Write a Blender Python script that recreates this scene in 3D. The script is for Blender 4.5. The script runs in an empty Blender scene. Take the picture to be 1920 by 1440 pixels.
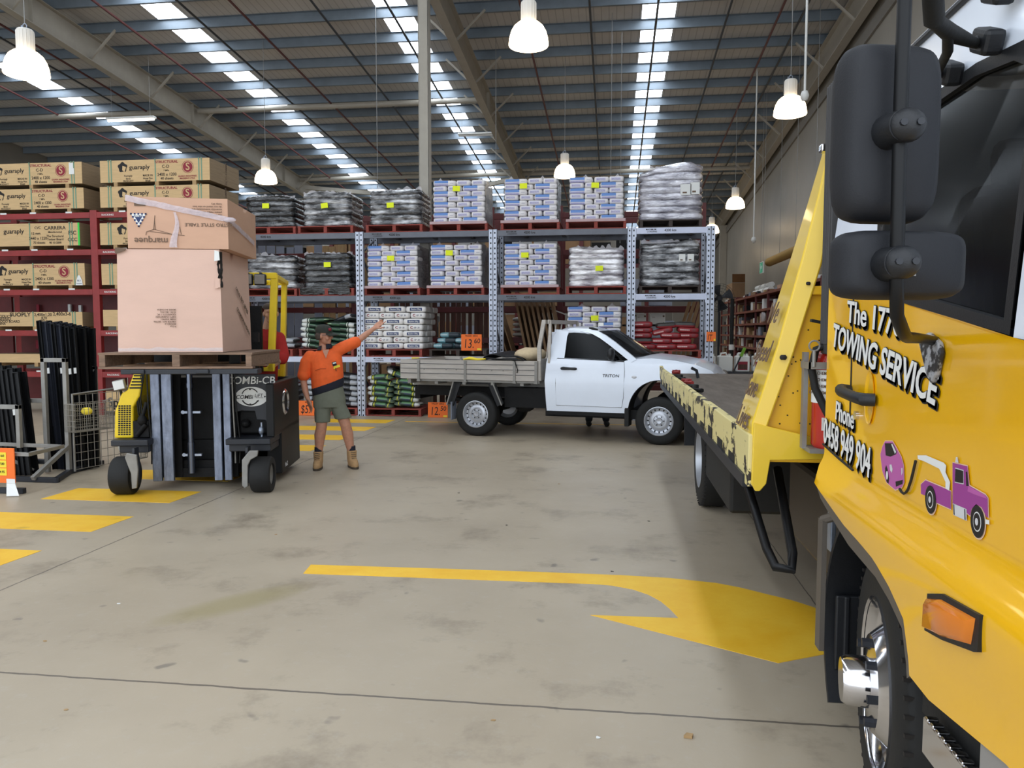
import bpy, bmesh, math, random
from mathutils import Vector, Matrix, Euler
R = math.radians
random.seed(11)
SC = bpy.context.scene
COL = SC.collection

# ---------------------------------------------------------------- camera
cam = bpy.data.objects.new('camera', bpy.data.cameras.new('camera'))
COL.objects.link(cam)
cam.data.sensor_width = 36.0
cam.data.lens = 1442 / 1920 * 36
cam.data.clip_start = 0.05
cam.data.clip_end = 300
cam.location = (0, 0, 1.72)
cam.rotation_euler = (R(90 - 3.967), 0, R(7.49))
SC.camera = cam

# ---------------------------------------------------------------- sky seen through the open front of the hall, exposure
world = bpy.data.worlds.new('sky'); SC.world = world
world.use_nodes = True
_bg = world.node_tree.nodes['Background']
_bg.inputs[0].default_value = (0.88, 0.955, 1.05, 1)
_bg.inputs[1].default_value = 2.35
SC.view_settings.view_transform = 'Standard'
SC.view_settings.look = 'None'
SC.view_settings.gamma = 1
SC.view_settings.use_curve_mapping = False
SC.view_settings.exposure = -0.04
SKYLIGHT = 9.5
LAMP = 8.0

# ---------------------------------------------------------------- materials
def lin(h):
    h = h.lstrip('#')
    v = [int(h[i:i+2], 16) / 255 for i in (0, 2, 4)]
    return tuple((c / 12.92 if c <= 0.04045 else ((c + 0.055) / 1.055) ** 2.4) for c in v) + (1.0,)

def new_mat(name):
    m = bpy.data.materials.new(name); m.use_nodes = True
    nt = m.node_tree
    return m, nt, nt.nodes['Principled BSDF']

def node(nt, t, **kw):
    n = nt.nodes.new(t)
    for k, v in kw.items():
        if k.startswith('i_'): n.inputs[k[2:]].default_value = v
        elif k.startswith('n_'): n.inputs[int(k[2:])].default_value = v
        else: setattr(n, k, v)
    return n

def mixc(nt, fac, a, b):
    n = nt.nodes.new('ShaderNodeMix'); n.data_type = 'RGBA'
    for sock, v in ((n.inputs[0], fac), (n.inputs[6], a), (n.inputs[7], b)):
        if hasattr(v, 'is_linked'): nt.links.new(v, sock)
        else: sock.default_value = v
    return n.outputs[2]

def mth(nt, op, a, b=0.0):
    n = nt.nodes.new('ShaderNodeMath'); n.operation = op
    for sock, v in ((n.inputs[0], a), (n.inputs[1], b)):
        if hasattr(v, 'is_linked'): nt.links.new(v, sock)
        else: sock.default_value = v
    return n.outputs[0]

def rect(nt, X, Z, x0, x1, z0, z1):
    a = mth(nt, 'MULTIPLY', mth(nt, 'GREATER_THAN', X, x0), mth(nt, 'LESS_THAN', X, x1))
    b = mth(nt, 'MULTIPLY', mth(nt, 'GREATER_THAN', Z, z0), mth(nt, 'LESS_THAN', Z, z1))
    return mth(nt, 'MULTIPLY', a, b)

def coords(nt):
    tc = nt.nodes.new('ShaderNodeTexCoord')
    sp = nt.nodes.new('ShaderNodeSeparateXYZ')
    nt.links.new(tc.outputs['Object'], sp.inputs[0])
    return tc.outputs['Object'], sp.outputs[0], sp.outputs[1], sp.outputs[2]

def noise(nt, vec, scale, detail=4, rough=0.6, stretch=None):
    if stretch:
        mp = nt.nodes.new('ShaderNodeMapping'); mp.inputs['Scale'].default_value = stretch
        nt.links.new(vec, mp.inputs[0]); vec = mp.outputs[0]
    n = node(nt, 'ShaderNodeTexNoise', i_Scale=scale, i_Detail=detail, i_Roughness=rough)
    nt.links.new(vec, n.inputs['Vector'])
    return n.outputs[0]

def ramp(nt, fac, lo, hi):
    n = node(nt, 'ShaderNodeMapRange', n_1=lo, n_2=hi)
    nt.links.new(fac, n.inputs[0])
    return n.outputs[0]

def M(name, col, rough=0.6, metal=0.0, var=0.0, vs=6.0, stretch=None, bump=0.0, bs=40.0, col2=None, thr=None, coat=0.0, alpha=None, spec=None):
    m, nt, p = new_mat(name)
    c = lin(col) if isinstance(col, str) else col
    p.inputs['Base Color'].default_value = c
    p.inputs['Roughness'].default_value = rough
    p.inputs['Metallic'].default_value = metal
    if spec is not None: p.inputs['Specular IOR Level'].default_value = spec
    if coat: p.inputs['Coat Weight'].default_value = coat; p.inputs['Coat Roughness'].default_value = 0.05
    if var or col2 or bump:
        o, X, Y, Z = coords(nt)
    if col2:
        f = noise(nt, o, vs, 5, 0.65, stretch)
        t = thr or (0.35, 0.65)
        nt.links.new(mixc(nt, ramp(nt, f, *t), c, lin(col2)), p.inputs['Base Color'])
    elif var:
        f = noise(nt, o, vs, 4, 0.6, stretch)
        a = tuple(x * (1 - var) for x in c[:3]) + (1,); b = tuple(min(1, x * (1 + var)) for x in c[:3]) + (1,)
        nt.links.new(mixc(nt, ramp(nt, f, 0.3, 0.7), a, b), p.inputs['Base Color'])
    if bump:
        b = node(nt, 'ShaderNodeBump', i_Strength=bump, i_Distance=0.01)
        nt.links.new(noise(nt, o, bs, 4, 0.6, stretch), b.inputs['Height'])
        nt.links.new(b.outputs[0], p.inputs['Normal'])
    if alpha is not None: p.inputs['Alpha'].default_value = alpha
    return m

def emit(name, col, k):
    m, nt, p = new_mat(name)
    p.inputs['Base Color'].default_value = lin(col)
    p.inputs['Emission Color'].default_value = lin(col)
    p.inputs['Emission Strength'].default_value = k
    return m

MT = {}
def mat(k): return MT[k]
MT['galv'] = M('galvanised_steel', '#9aa3b2', 0.38, 0.75, 0.15, 9, bump=0.1)
MT['steel_grey'] = M('grey_and_shaded_beam_steel', '#5d6068', 0.45, 0.3, 0.12, 5)
MT['beam_white'] = M('pale_beam_steel', '#c3c9dc', 0.45, 0.1, 0.06, 5)
MT['rack_red'] = M('red_rack_paint', '#8c2b2a', 0.5, 0, 0.16, 5)
MT['rack_dark_red'] = M('dark_red_rack_paint', '#5e1f20', 0.5, 0, 0.16, 5)
MT['pallet_red'] = M('red_pallet_timber', '#8a3d33', 0.75, 0, 0.25, 7, (1, 6, 6), 0.3, 30)
MT['pallet_wood'] = M('weathered_pallet_timber', '#7d6553', 0.8, 0, 0.28, 6, (1, 6, 6), 0.35, 30)
MT['pallet_dark'] = M('dark_pallet_timber', '#3c332e', 0.8, 0, 0.3, 6, (1, 6, 6), 0.3, 30)
MT['pallet_pink'] = M('pale_board_slip', '#b59a9c', 0.6, 0, 0.1, 6)
MT['ply'] = M('plywood_edge', '#c9aa7c', 0.7, 0, 0.09, 3, (1, 1, 8))
MT['ply_side'] = M('plywood_stack_side', '#8f7a5e', 0.75, 0, 0.15, 3, (1, 1, 30), 0.4, 60)
MT['strap_green'] = M('green_strap', '#6f8f74', 0.45)
MT['black'] = M('black_rubber', '#131312', 0.75, 0, 0.2, 20, bump=0.15)
MT['black_plastic'] = M('black_plastic', '#131519', 0.5, 0, 0.12, 15, bump=0.12, bs=200)
MT['black_paint'] = M('black_paint', '#0b0c0e', 0.45, 0, 0.2, 8, spec=0.3)
MT['dark'] = M('dark_machinery', '#0b0b0c', 0.65, 0, 0.4, 9, bump=0.3, spec=0.3)
MT['charcoal'] = M('charcoal_paint', '#1d2027', 0.5, 0.0, 0.15, 6)
MT['white'] = M('white_paint', '#e4ecf8', 0.22, 0, 0.02, 3, coat=0.5)
MT['white_matt'] = M('white_plastic', '#dcdcd8', 0.5)
MT['paper'] = M('white_paper', '#dfe0dd', 0.8)
MT['yellow'] = M('yellow_truck_paint', '#f3b80e', 0.2, 0, 0.02, 2, coat=0.6)
MT['yellow_bed'] = M('yellow_steel_paint', '#e6c236', 0.33, 0, 0.05, 3, coat=0.3)
MT['yellow_fork'] = M('yellow_machine_paint', '#e9c81f', 0.45, 0, 0.08, 5)
MT['note_yellow'] = M('fluorescent_yellow_paper', '#e4ef28', 0.8)
MT['tag_yellow'] = M('yellow_label', '#ecd43a', 0.7)
MT['orange_card'] = M('orange_price_card', '#f1732c', 0.75)
MT['ink'] = M('black_ink', '#1b1715', 0.7)
MT['ink_blue'] = M('navy_ink', '#27355f', 0.7)
MT['ink_red'] = M('dark_red_ink', '#8a2333', 0.7)
MT['ink_brown'] = M('faded_ink', '#6a5646', 0.8)
MT['card'] = M('cardboard', '#c59d83', 0.8, 0, 0.05, 2, (1, 1, 3), 0.08, 30)
MT['card_light'] = M('pale_cardboard', '#d3b1a0', 0.8, 0, 0.04, 2, (1, 1, 3), 0.08, 30)
MT['card_brown'] = M('brown_cardboard', '#8d6f50', 0.8, 0, 0.1, 3)
MT['alu'] = M('dull_aluminium', '#b4aea6', 0.45, 0.45, 0.1, 4, (1, 1, 6))
MT['chrome'] = M('chrome', '#d8d8dc', 0.12, 1.0)
MT['wheel_silver'] = M('silver_wheel_paint', '#b9bcc2', 0.35, 0.6)
MT['skin'] = M('skin', '#c08a70', 0.55, 0, 0.1, 30)
MT['skin2'] = M('fair_skin', '#b98d72', 0.55, 0, 0.1, 30)
MT['hivis'] = M('orange_shirt_cloth', '#f0662a', 0.8, 0, 0.1, 9, bump=0.3, bs=14)
MT['navy'] = M('navy_cloth', '#191b29', 0.85, 0, 0.1, 9, bump=0.3, bs=14)
MT['shorts'] = M('grey_green_cloth', '#6f7365', 0.85, 0, 0.1, 9, bump=0.35, bs=12)
MT['boot'] = M('tan_suede', '#b08d63', 0.85, 0, 0.15, 20, bump=0.3)
MT['boot_sole'] = M('boot_sole', '#4b4136', 0.8)
MT['red_cloth'] = M('red_cloth', '#a3201c', 0.85, 0, 0.12, 9, bump=0.3, bs=14)
MT['cap_cloth'] = M('dark_green_cap_cloth', '#2f322c', 0.85, 0, 0.1, 20)
MT['hair'] = M('grey_hair', '#4a3f38', 0.8)
MT['jeans'] = M('dark_trouser_cloth', '#1c2128', 0.85)
MT['beige_steel'] = M('cream_structural_paint', '#a09a8e', 0.55, 0, 0.06, 3)
MT['purlin'] = M('blue_grey_purlin_steel', '#707b85', 0.45, 0.2, 0.1, 3)
MT['red_pipe'] = M('red_sprinkler_pipe', '#5a2f2e', 0.5)
MT['dark_pipe'] = M('dark_bridging_steel', '#33363a', 0.5)
MT['wire'] = M('hanging_wire', '#8d8d8b', 0.5)
MT['wall'] = M('pale_panel_wall', '#c9c5b7', 0.55, 0, 0.04, 0.7)
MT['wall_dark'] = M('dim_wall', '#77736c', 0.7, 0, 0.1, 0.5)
MT['lamp_metal'] = M('lamp_housing', '#d9d6cf', 0.5)
MT['lamp_bowl'] = emit('lit_lamp_bowl', '#ffe2b8', LAMP)
MT['tube_glow'] = emit('lit_tube', '#fff6ea', 9)
MT['skylight'] = emit('translucent_roof_sheet', '#eaf4ff', SKYLIGHT)
MT['glass_dark'] = M('dark_glass', '#06080a', 0.04, 0, spec=0.5)
MT['amber'] = M('amber_lens', '#dd7a12', 0.18, 0, coat=0.5)
MT['red_ext'] = M('red_extinguisher', '#b3271d', 0.25, 0, coat=0.4)
MT['silver_rail'] = M('worn_bare_steel', '#7d8596', 0.42, 0.65, 0.35, 14, (1, 1, 0.4), 0.3, 60)
MT['galv_tube'] = M('dull_square_tube', '#8d8b86', 0.5, 0.4, 0.15, 6)
MT['basket'] = M('wire_basket_zinc', '#9b978f', 0.45, 0.4)
MT['timber'] = M('pine_board', '#a98a60', 0.7, 0, 0.15, 4, (6, 6, 0.6))
MT['timber_brown'] = M('merbau_board', '#4c2c20', 0.65, 0, 0.25, 5, (6, 6, 0.6))
MT['board_grey'] = M('grey_primed_board', '#8c92a0', 0.7, 0, 0.06, 4)
MT['dull_green'] = M('green_plastic', '#6fa02c', 0.5)
MT['purple'] = M('magenta_print', '#9a3a8f', 0.35)
MT['purple_light'] = M('pink_print', '#b85aa6', 0.35)
MT['silver_print'] = M('silver_print', '#cfd0d4', 0.35)
MT['film'] = M('clear_plastic_film', '#d9d6da', 0.14, 0, bump=0.6, bs=18, alpha=0.42)
MT['film_grey'] = M('crinkled_stretch_film', '#84858a', 0.2, 0.0, 0.3, 6, (1, 1, 5), 0.9, 14, alpha=0.82)

# ---------------------------------------------------------------- geometry
class MB:
    def __init__(s): s.bm = bmesh.new(); s.mi = 0
    def _f(s, vs):
        try:
            f = s.bm.faces.new(vs); f.material_index = s.mi; return f
        except ValueError: return None
    def box(s, c, d, m=None):
        c = Vector(c); hx, hy, hz = d[0] / 2, d[1] / 2, d[2] / 2
        P = [Vector((x, y, z)) for z in (-hz, hz) for y in (-hy, hy) for x in (-hx, hx)]
        if m is not None: P = [m @ p for p in P]
        v = [s.bm.verts.new(p + c) for p in P]
        for q in ((0, 2, 3, 1), (4, 5, 7, 6), (0, 1, 5, 4), (2, 6, 7, 3), (0, 4, 6, 2), (1, 3, 7, 5)): s._f([v[i] for i in q])
        return s
    def b2(s, lo, hi):
        return s.box([(a + b) / 2 for a, b in zip(lo, hi)], [abs(b - a) for a, b in zip(lo, hi)])
    def bar(s, p, q, w, h, up=(0, 0, 1)):
        p, q = Vector(p), Vector(q); d = (q - p); L = d.length; x = d.normalized()
        y = Vector(up).cross(x)
        if y.length < 1e-4: y = Vector((0, 1, 0)).cross(x)
        y.normalize(); z = x.cross(y)
        m = Matrix((x, y, z)).transposed()
        return s.box((p + q) / 2, (L, w, h), m)
    def ring(s, pts): return [s.bm.verts.new(p) for p in pts]
    def skin(s, rings, closed=True, cap=True, loop=False):
        n = len(rings[0])
        R2 = list(zip(rings, rings[1:])) + ([(rings[-1], rings[0])] if loop else [])
        for a, b in R2:
            for i in range(n if closed else n - 1):
                j = (i + 1) % n
                s._f([a[i], a[j], b[j], b[i]])
        if cap and not loop:
            s._f(rings[0][::-1]); s._f(rings[-1])
        return s
    def tube(s, pts, r, n=8, loop=False, cap=True):
        pts = [Vector(p) for p in pts]; rr = r if isinstance(r, (list, tuple)) else [r] * len(pts)
        rings = []; ref = None; N = len(pts)
        for i, p in enumerate(pts):
            a = pts[i - 1] if (i > 0 or loop) else p; b = pts[(i + 1) % N] if (i < N - 1 or loop) else p
            t = (b - a).normalized()
            if ref is None: ref = Vector((0, 0, 1)) if abs(t.z) < 0.9 else Vector((1, 0, 0))
            u = (ref - t * ref.dot(t)).normalized(); w = t.cross(u); ref = u
            rings.append(s.ring([p + (u * math.cos(2 * math.pi * k / n) + w * math.sin(2 * math.pi * k / n)) * rr[i] for k in range(n)]))
        return s.skin(rings, True, cap, loop)
    def cyl(s, p, q, r, r2=None, n=16): return s.tube([p, q], [r, r if r2 is None else r2], n)
    def lathe(s, prof, n=24, m=None, cap=False):
        rings = []
        for r, z in prof:
            ps = [Vector((r * math.cos(2 * math.pi * k / n), r * math.sin(2 * math.pi * k / n), z)) for k in range(n)]
            rings.append(s.ring([m @ p for p in ps] if m is not None else ps))
        return s.skin(rings, True, cap)
    def prism(s, poly, h, m=None):
        a = [Vector((x, y, 0)) for x, y in poly]; b = [Vector((x, y, h)) for x, y in poly]
        if m is not None: a = [m @ p for p in a]; b = [m @ p for p in b]
        va, vb = s.ring(a), s.ring(b)
        return s.skin([va, vb])
    def loft(s, rings, cap=True): return s.skin([s.ring(r) for r in rings], True, cap)
    def ell(s, c, r, n=14, k=8, m=None):
        c = Vector(c); rings = []
        for i in range(1, k):
            a = math.pi * i / k
            ps = [Vector((r[0] * math.sin(a) * math.cos(2 * math.pi * j / n), r[1] * math.sin(a) * math.sin(2 * math.pi * j / n), -r[2] * math.cos(a))) for j in range(n)]
            rings.append(s.ring([c + (m @ p if m is not None else p) for p in ps]))
        return s.skin(rings)
    def grid(s, fn, nu, nv):
        g = [[s.bm.verts.new(fn(i / nu, j / nv)) for j in range(nv + 1)] for i in range(nu + 1)]
        for i in range(nu):
            for j in range(nv): s._f([g[i][j], g[i + 1][j], g[i + 1][j + 1], g[i][j + 1]])
        return s
    def poly(s, pts): s._f(s.ring(pts)); return s
    def merge(s, me, m, mi=None):
        b = bmesh.new(); b.from_mesh(me); b.transform(m)
        vm = {v.index: s.bm.verts.new(v.co) for v in b.verts}
        for f in b.faces:
            nf = s._f([vm[v.index] for v in f.verts])
        b.free(); return s
    def text(s, txt, size, m, wide=1.0, bold=0.0, shear=0.0, ext=0.001, align='CENTER', spacing=1.0):
        return s.merge(text_mesh(txt, size, wide, bold, shear, ext, align, spacing), m)
    def build(s, name, mats, parent=None, smooth=None, bev=0.0, seg=2, tri=False):
        bmesh.ops.recalc_face_normals(s.bm, faces=s.bm.faces[:])
        me = bpy.data.meshes.new(name); s.bm.to_mesh(me); s.bm.free()
        if not isinstance(mats, (list, tuple)): mats = [mats]
        for k in mats: me.materials.append(MT[k] if isinstance(k, str) else k)
        o = bpy.data.objects.new(name, me); COL.objects.link(o)
        if smooth is not None:
            me.polygons.foreach_set('use_smooth', [True] * len(me.polygons))
            me.set_sharp_from_angle(angle=R(smooth))
        if bev:
            b = o.modifiers.new('bevel', 'BEVEL'); b.width = bev; b.segments = seg; b.limit_method = 'ANGLE'; b.angle_limit = R(40)
        if parent is not None: o.parent = parent
        return o

_TXT = {}
def text_mesh(txt, size, wide, bold, shear, ext, align, spacing):
    key = (txt, wide, bold, shear, align, spacing, round(ext / size, 5), size)
    if key in _TXT: return _TXT[key]
    cu = bpy.data.curves.new('lettering', 'FONT')
    cu.body = txt; cu.size = size; cu.offset = bold * size; cu.shear = shear; cu.extrude = ext
    cu.align_x = align; cu.align_y = 'CENTER'; cu.resolution_u = 3; cu.space_character = spacing
    ob = bpy.data.objects.new('lettering', cu); COL.objects.link(ob)
    dg = bpy.context.evaluated_depsgraph_get(); dg.update()
    me = bpy.data.meshes.new_from_object(ob.evaluated_get(dg))
    bpy.data.objects.remove(ob)
    me.transform(Matrix.Diagonal((wide, 1, 1, 1)))
    _TXT[key] = me
    return me

def frame(o, x, y, z=None):
    """matrix with origin o and axes x, y (text right, text up)"""
    x, y = Vector(x).normalized(), Vector(y).normalized(); z = x.cross(y).normalized()
    m = Matrix((x, y, z)).transposed().to_4x4(); m.translation = Vector(o); return m

def thing(name, label, cat, loc=(0, 0, 0), rz=0, group=None):
    o = bpy.data.objects.new(name, None); COL.objects.link(o)
    o.empty_display_size = 0.1
    o.location = loc; o.rotation_euler = (0, 0, rz)
    return tag(o, label, cat, group)
def tag(o, label, cat, group=None):
    o['label'] = label; o['category'] = cat
    if group: o['group'] = group
    return o
def struct(o):
    o['kind'] = 'structure'; return o
def kids(o): return [c for c in list(bpy.data.objects) if c.parent is o]
def dup(o, ch, loc, rz=0, label=None, group=None):
    """copy of thing o with its parts ch = [(part, [sub-parts])]"""
    r = o.copy(); COL.objects.link(r); r.location = loc; r.rotation_euler = (0, 0, rz)
    if label: r['label'] = label
    if group: r['group'] = group
    for c, subs in ch:
        d = c.copy(); COL.objects.link(d); d.parent = r
        for g in subs:
            e = g.copy(); COL.objects.link(e); e.parent = d
    return r
def remesh(o, vox, smooth=4, mats=None):
    m = o.modifiers.new('remesh', 'REMESH'); m.mode = 'VOXEL'; m.voxel_size = vox; m.use_smooth_shade = True
    if smooth:
        k = o.modifiers.new('smooth', 'SMOOTH'); k.iterations = smooth; k.factor = 0.5
    return o
def rot(ax, deg): return Matrix.Rotation(R(deg), 3, ax)
ORD = ['bottom', 'second', 'third', 'fourth', 'fifth', 'sixth', 'seventh', 'eighth', 'ninth', 'tenth']
def clear_mat(name, col, a, rough=0.14):
    m, nt, p = new_mat(name)
    p.inputs['Base Color'].default_value = lin(col); p.inputs['Roughness'].default_value = rough; p.inputs['Alpha'].default_value = a; p.inputs['Specular IOR Level'].default_value = 0.12
    return m
MT['tint'] = clear_mat('tinted_glass', '#040506', 0.9)
MT['seat_blue'] = M('blue_seat_cloth', '#2b3442', .9)
MT['seat_grey'] = M('grey_seat_cloth', '#2a2b2e', .9)
MT['lip'] = M('grey_brown_plastic', '#5c554d', .6)
MT['chipped'] = M('chipped_paint_casting', '#26272a', .5, 0, vs=28, col2='#9a9ca0', thr=(.46, .54))
MT['mirror_shell'] = M('mirror_shell_plastic', '#111319', .68, 0, .2, 4, bump=.15, bs=300)
MT['bumper_grey'] = M('grey_bumper_plastic', '#8f8c88', .5)
MT['deck'] = M('worn_tray_deck', '#4a4038', .7, .1, vs=2.2, stretch=(4, .6, 1), col2='#6e655b', thr=(.3, .7), bump=.3, bs=20)
MT['chip_yellow'] = M('chipped_yellow_rail', '#d9cb8c', .5, 0, vs=7, stretch=(1, .8, 1), col2='#2a241d', thr=(.565, .585))
MT['yellow_panel'] = M('orange_yellow_panel', '#e3b022', .38, 0, .03, 2, coat=.2)
MT['stack_grey'] = M('grey_intake_plastic', '#3d3c3c', .6)
MT['tank_brown'] = M('dull_tank_paint', '#3f372e', .6)
MT['hessian'] = M('beige_cloth', '#c9b593', .9, 0, .1, 12, bump=.3)
MT['decal_edge'] = M('decal_edge_print', '#e8c7a8', .4)
MT['strapfilm'] = M('bunched_clear_film', '#d3c6cb', .18, 0, .1, 20, bump=.8, bs=30, alpha=.62)
MT['ink_lilac'] = M('lilac_ink', '#8b8bb5', .7)
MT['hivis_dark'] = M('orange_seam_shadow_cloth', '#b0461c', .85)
MT['exit_green'] = emit('lit_exit_green', '#2f7f62', .6)
MT['ram_steel'] = M('dark_ram_steel', '#6b717e', .22, .9)
MT['duct'] = M('yellow_brown_duct_cloth', '#a07d35', .7)
MT['shelf_brown'] = M('brown_shelf_paint', '#7a3d26', .6, 0, .2, 4)
# ================================================================ the hall
XL, XR, Y0, YB = -23.4, 5.75, -0.5, 46.0
SL = 0.0756
def zp(y): return 10.92 - SL * y          # underside of the purlins
def zr(y): return zp(y) + 0.24            # roof sheets

def floor_mat():
    m, nt, p = new_mat('sealed_concrete')
    o, X, Y, Z = coords(nt)
    a = mixc(nt, ramp(nt, noise(nt, o, 0.35, 6, 0.6), 0.3, 0.7), lin('#a0937f'), lin('#b9ac97'))
    a = mixc(nt, ramp(nt, noise(nt, o, 1.3, 6, 0.7), 0.53, 0.72), a, lin('#877b6a'))
    a = mixc(nt, mth(nt, 'MULTIPLY', ramp(nt, noise(nt, o, 14, 5, 0.7), 0.55, 0.8), 0.35), a, lin('#b5b1a8'))
    a = mixc(nt, mth(nt, 'MULTIPLY', ramp(nt, noise(nt, o, 5.5, 2, 0.5), 0.7, 0.76), 0.6), a, lin('#5e5a55'))
    wob = mth(nt, 'MULTIPLY', mth(nt, 'SUBTRACT', noise(nt, o, 6, 3), 0.5), 0.02)
    j = None
    for ax, v, w in ((Y, 3.4, 0.008), (X, -4.02, 0.007), (X, 1.28, 0.004), (Y, 16.5, 0.006), (X, -9.4, 0.006)):
        d = mth(nt, 'LESS_THAN', mth(nt, 'ABSOLUTE', mth(nt, 'SUBTRACT', mth(nt, 'ADD', ax, wob), v)), w)
        j = d if j is None else mth(nt, 'MAXIMUM', j, d)
    a = mixc(nt, mth(nt, 'MULTIPLY', j, 0.8), a, lin('#4d4741'))
    # a worn yellow smear
    sx = mth(nt, 'SUBTRACT', X, -2.35); sy = mth(nt, 'SUBTRACT', Y, 4.5)
    u = mth(nt, 'ADD', mth(nt, 'MULTIPLY', sx, 0.62), mth(nt, 'MULTIPLY', sy, 0.78)); v = mth(nt, 'SUBTRACT', mth(nt, 'MULTIPLY', sx, 0.78), mth(nt, 'MULTIPLY', sy, 0.62))
    e = mth(nt, 'ADD', mth(nt, 'POWER', mth(nt, 'DIVIDE', u, 0.5), 2.0), mth(nt, 'POWER', mth(nt, 'DIVIDE', v, 0.16), 2.0))
    a = mixc(nt, mth(nt, 'MULTIPLY', ramp(nt, e, 1.3, 0.2), 0.5), a, lin('#8f8452'))
    nt.links.new(a, p.inputs['Base Color'])
    nt.links.new(ramp(nt, noise(nt, o, 2.2, 4), 0.2, 0.8), node(nt, 'ShaderNodeMapRange').inputs[0])
    rr = node(nt, 'ShaderNodeMapRange', n_3=0.32, n_4=0.55); nt.links.new(noise(nt, o, 2.2, 4), rr.inputs[0]); nt.links.new(rr.outputs[0], p.inputs['Roughness'])
    b = node(nt, 'ShaderNodeBump', i_Strength=0.12, i_Distance=0.004); nt.links.new(noise(nt, o, 60, 4), b.inputs['Height']); nt.links.new(b.outputs[0], p.inputs['Normal'])
    return m
MT['floor'] = floor_mat()
def paint_mat():
    m, nt, p = new_mat('yellow_floor_paint')
    o, X, Y, Z = coords(nt)
    a = mixc(nt, ramp(nt, noise(nt, o, 3, 5, 0.7), 0.35, 0.7), lin('#eeb624'), lin('#f6c83c'))
    a = mixc(nt, mth(nt, 'MULTIPLY', ramp(nt, noise(nt, o, 2.4, 2), 0.66, 0.75), 0.5), a, lin('#8f7f2e'))
    nt.links.new(a, p.inputs['Base Color']); p.inputs['Roughness'].default_value = 0.5
    return m
MT['paint'] = paint_mat()
def sheet_mat():
    m, nt, p = new_mat('ribbed_roof_sheet')
    o, X, Y, Z = coords(nt)
    fr = mth(nt, 'FRACT', mth(nt, 'DIVIDE', X, 0.19))
    line = mth(nt, 'LESS_THAN', fr, 0.13)
    c = mixc(nt, ramp(nt, noise(nt, o, 0.8, 4), 0.3, 0.7), lin('#b3b0ac'), lin('#c2bfba'))
    nt.links.new(mixc(nt, mth(nt, 'MULTIPLY', line, 0.5), c, lin('#86817c')), p.inputs['Base Color'])
    p.inputs['Roughness'].default_value = 0.55
    return m
MT['sheet'] = sheet_mat()
def wall_mat():
    m, nt, p = new_mat('tilt_panel_wall')
    o, X, Y, Z = coords(nt)
    fr = mth(nt, 'ABSOLUTE', mth(nt, 'SUBTRACT', mth(nt, 'FRACT', mth(nt, 'DIVIDE', Y, 4.7)), 0.5))
    seam = mth(nt, 'LESS_THAN', fr, 0.004)
    c = mixc(nt, ramp(nt, noise(nt, o, 0.6, 4), 0.3, 0.7), lin('#878278'), lin('#969187'))
    nt.links.new(mixc(nt, mth(nt, 'MULTIPLY', seam, 0.7), c, lin('#5b5750')), p.inputs['Base Color'])
    p.inputs['Roughness'].default_value = 0.38
    return m
MT['wall'] = wall_mat()

b = MB(); b.b2((XL, Y0 - 6, -0.2), (XR, YB, 0)); struct(b.build('floor', 'floor'))
b = MB(); b.b2((XR, Y0, 0), (XR + 0.2, YB, zr(0))); struct(b.build('wall_right', 'wall'))
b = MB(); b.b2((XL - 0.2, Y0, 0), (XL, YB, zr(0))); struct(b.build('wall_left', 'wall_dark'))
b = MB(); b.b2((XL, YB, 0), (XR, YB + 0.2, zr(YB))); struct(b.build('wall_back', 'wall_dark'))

# roof sheets with four rows of translucent skylight sheets
STRIPS = [(-17.8, 0.8), (-11.29, 0.8), (-5.5, 0.8), (1.05, 0.82)]
xs = [XL]
for x, w in STRIPS: xs += [x - w / 2, x + w / 2]
xs.append(XR)
b = MB()
for i in range(0, len(xs), 2):
    x0, x1 = xs[i], xs[i + 1]
    b.poly([Vector((x0, Y0, zr(Y0))), Vector((x1, Y0, zr(Y0))), Vector((x1, YB, zr(YB))), Vector((x0, YB, zr(YB)))])
    b.poly([Vector((x0, Y0, zr(Y0) + .05)), Vector((x0, YB, zr(YB) + .05)), Vector((x1, YB, zr(YB) + .05)), Vector((x1, Y0, zr(Y0) + .05))])
struct(b.build('ceiling', 'sheet'))
for i, (x, w) in enumerate(STRIPS):
    b = MB(); x0, x1 = x - w / 2, x + w / 2
    b.poly([Vector((x0, Y0, zr(Y0))), Vector((x1, Y0, zr(Y0))), Vector((x1, YB, zr(YB))), Vector((x0, YB, zr(YB)))])
    struct(b.build('window_%d' % (i + 1), 'skylight'))

n = 0
y = 19.1 - 1.332 * 15
while y < YB - 0.3:
    z = zp(y); b = MB()
    b.b2((XL, y - 0.006, z), (XR, y + 0.006, z + 0.24))
    b.b2((XL, y, z), (XR, y + 0.07, z + 0.01))
    b.b2((XL, y - 0.07, z + 0.228), (XR, y, z + 0.238))
    b.b2((XL, y + 0.06, z), (XR, y + 0.07, z + 0.03))
    struct(b.build('purlin', 'purlin')); y += 1.332

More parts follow.
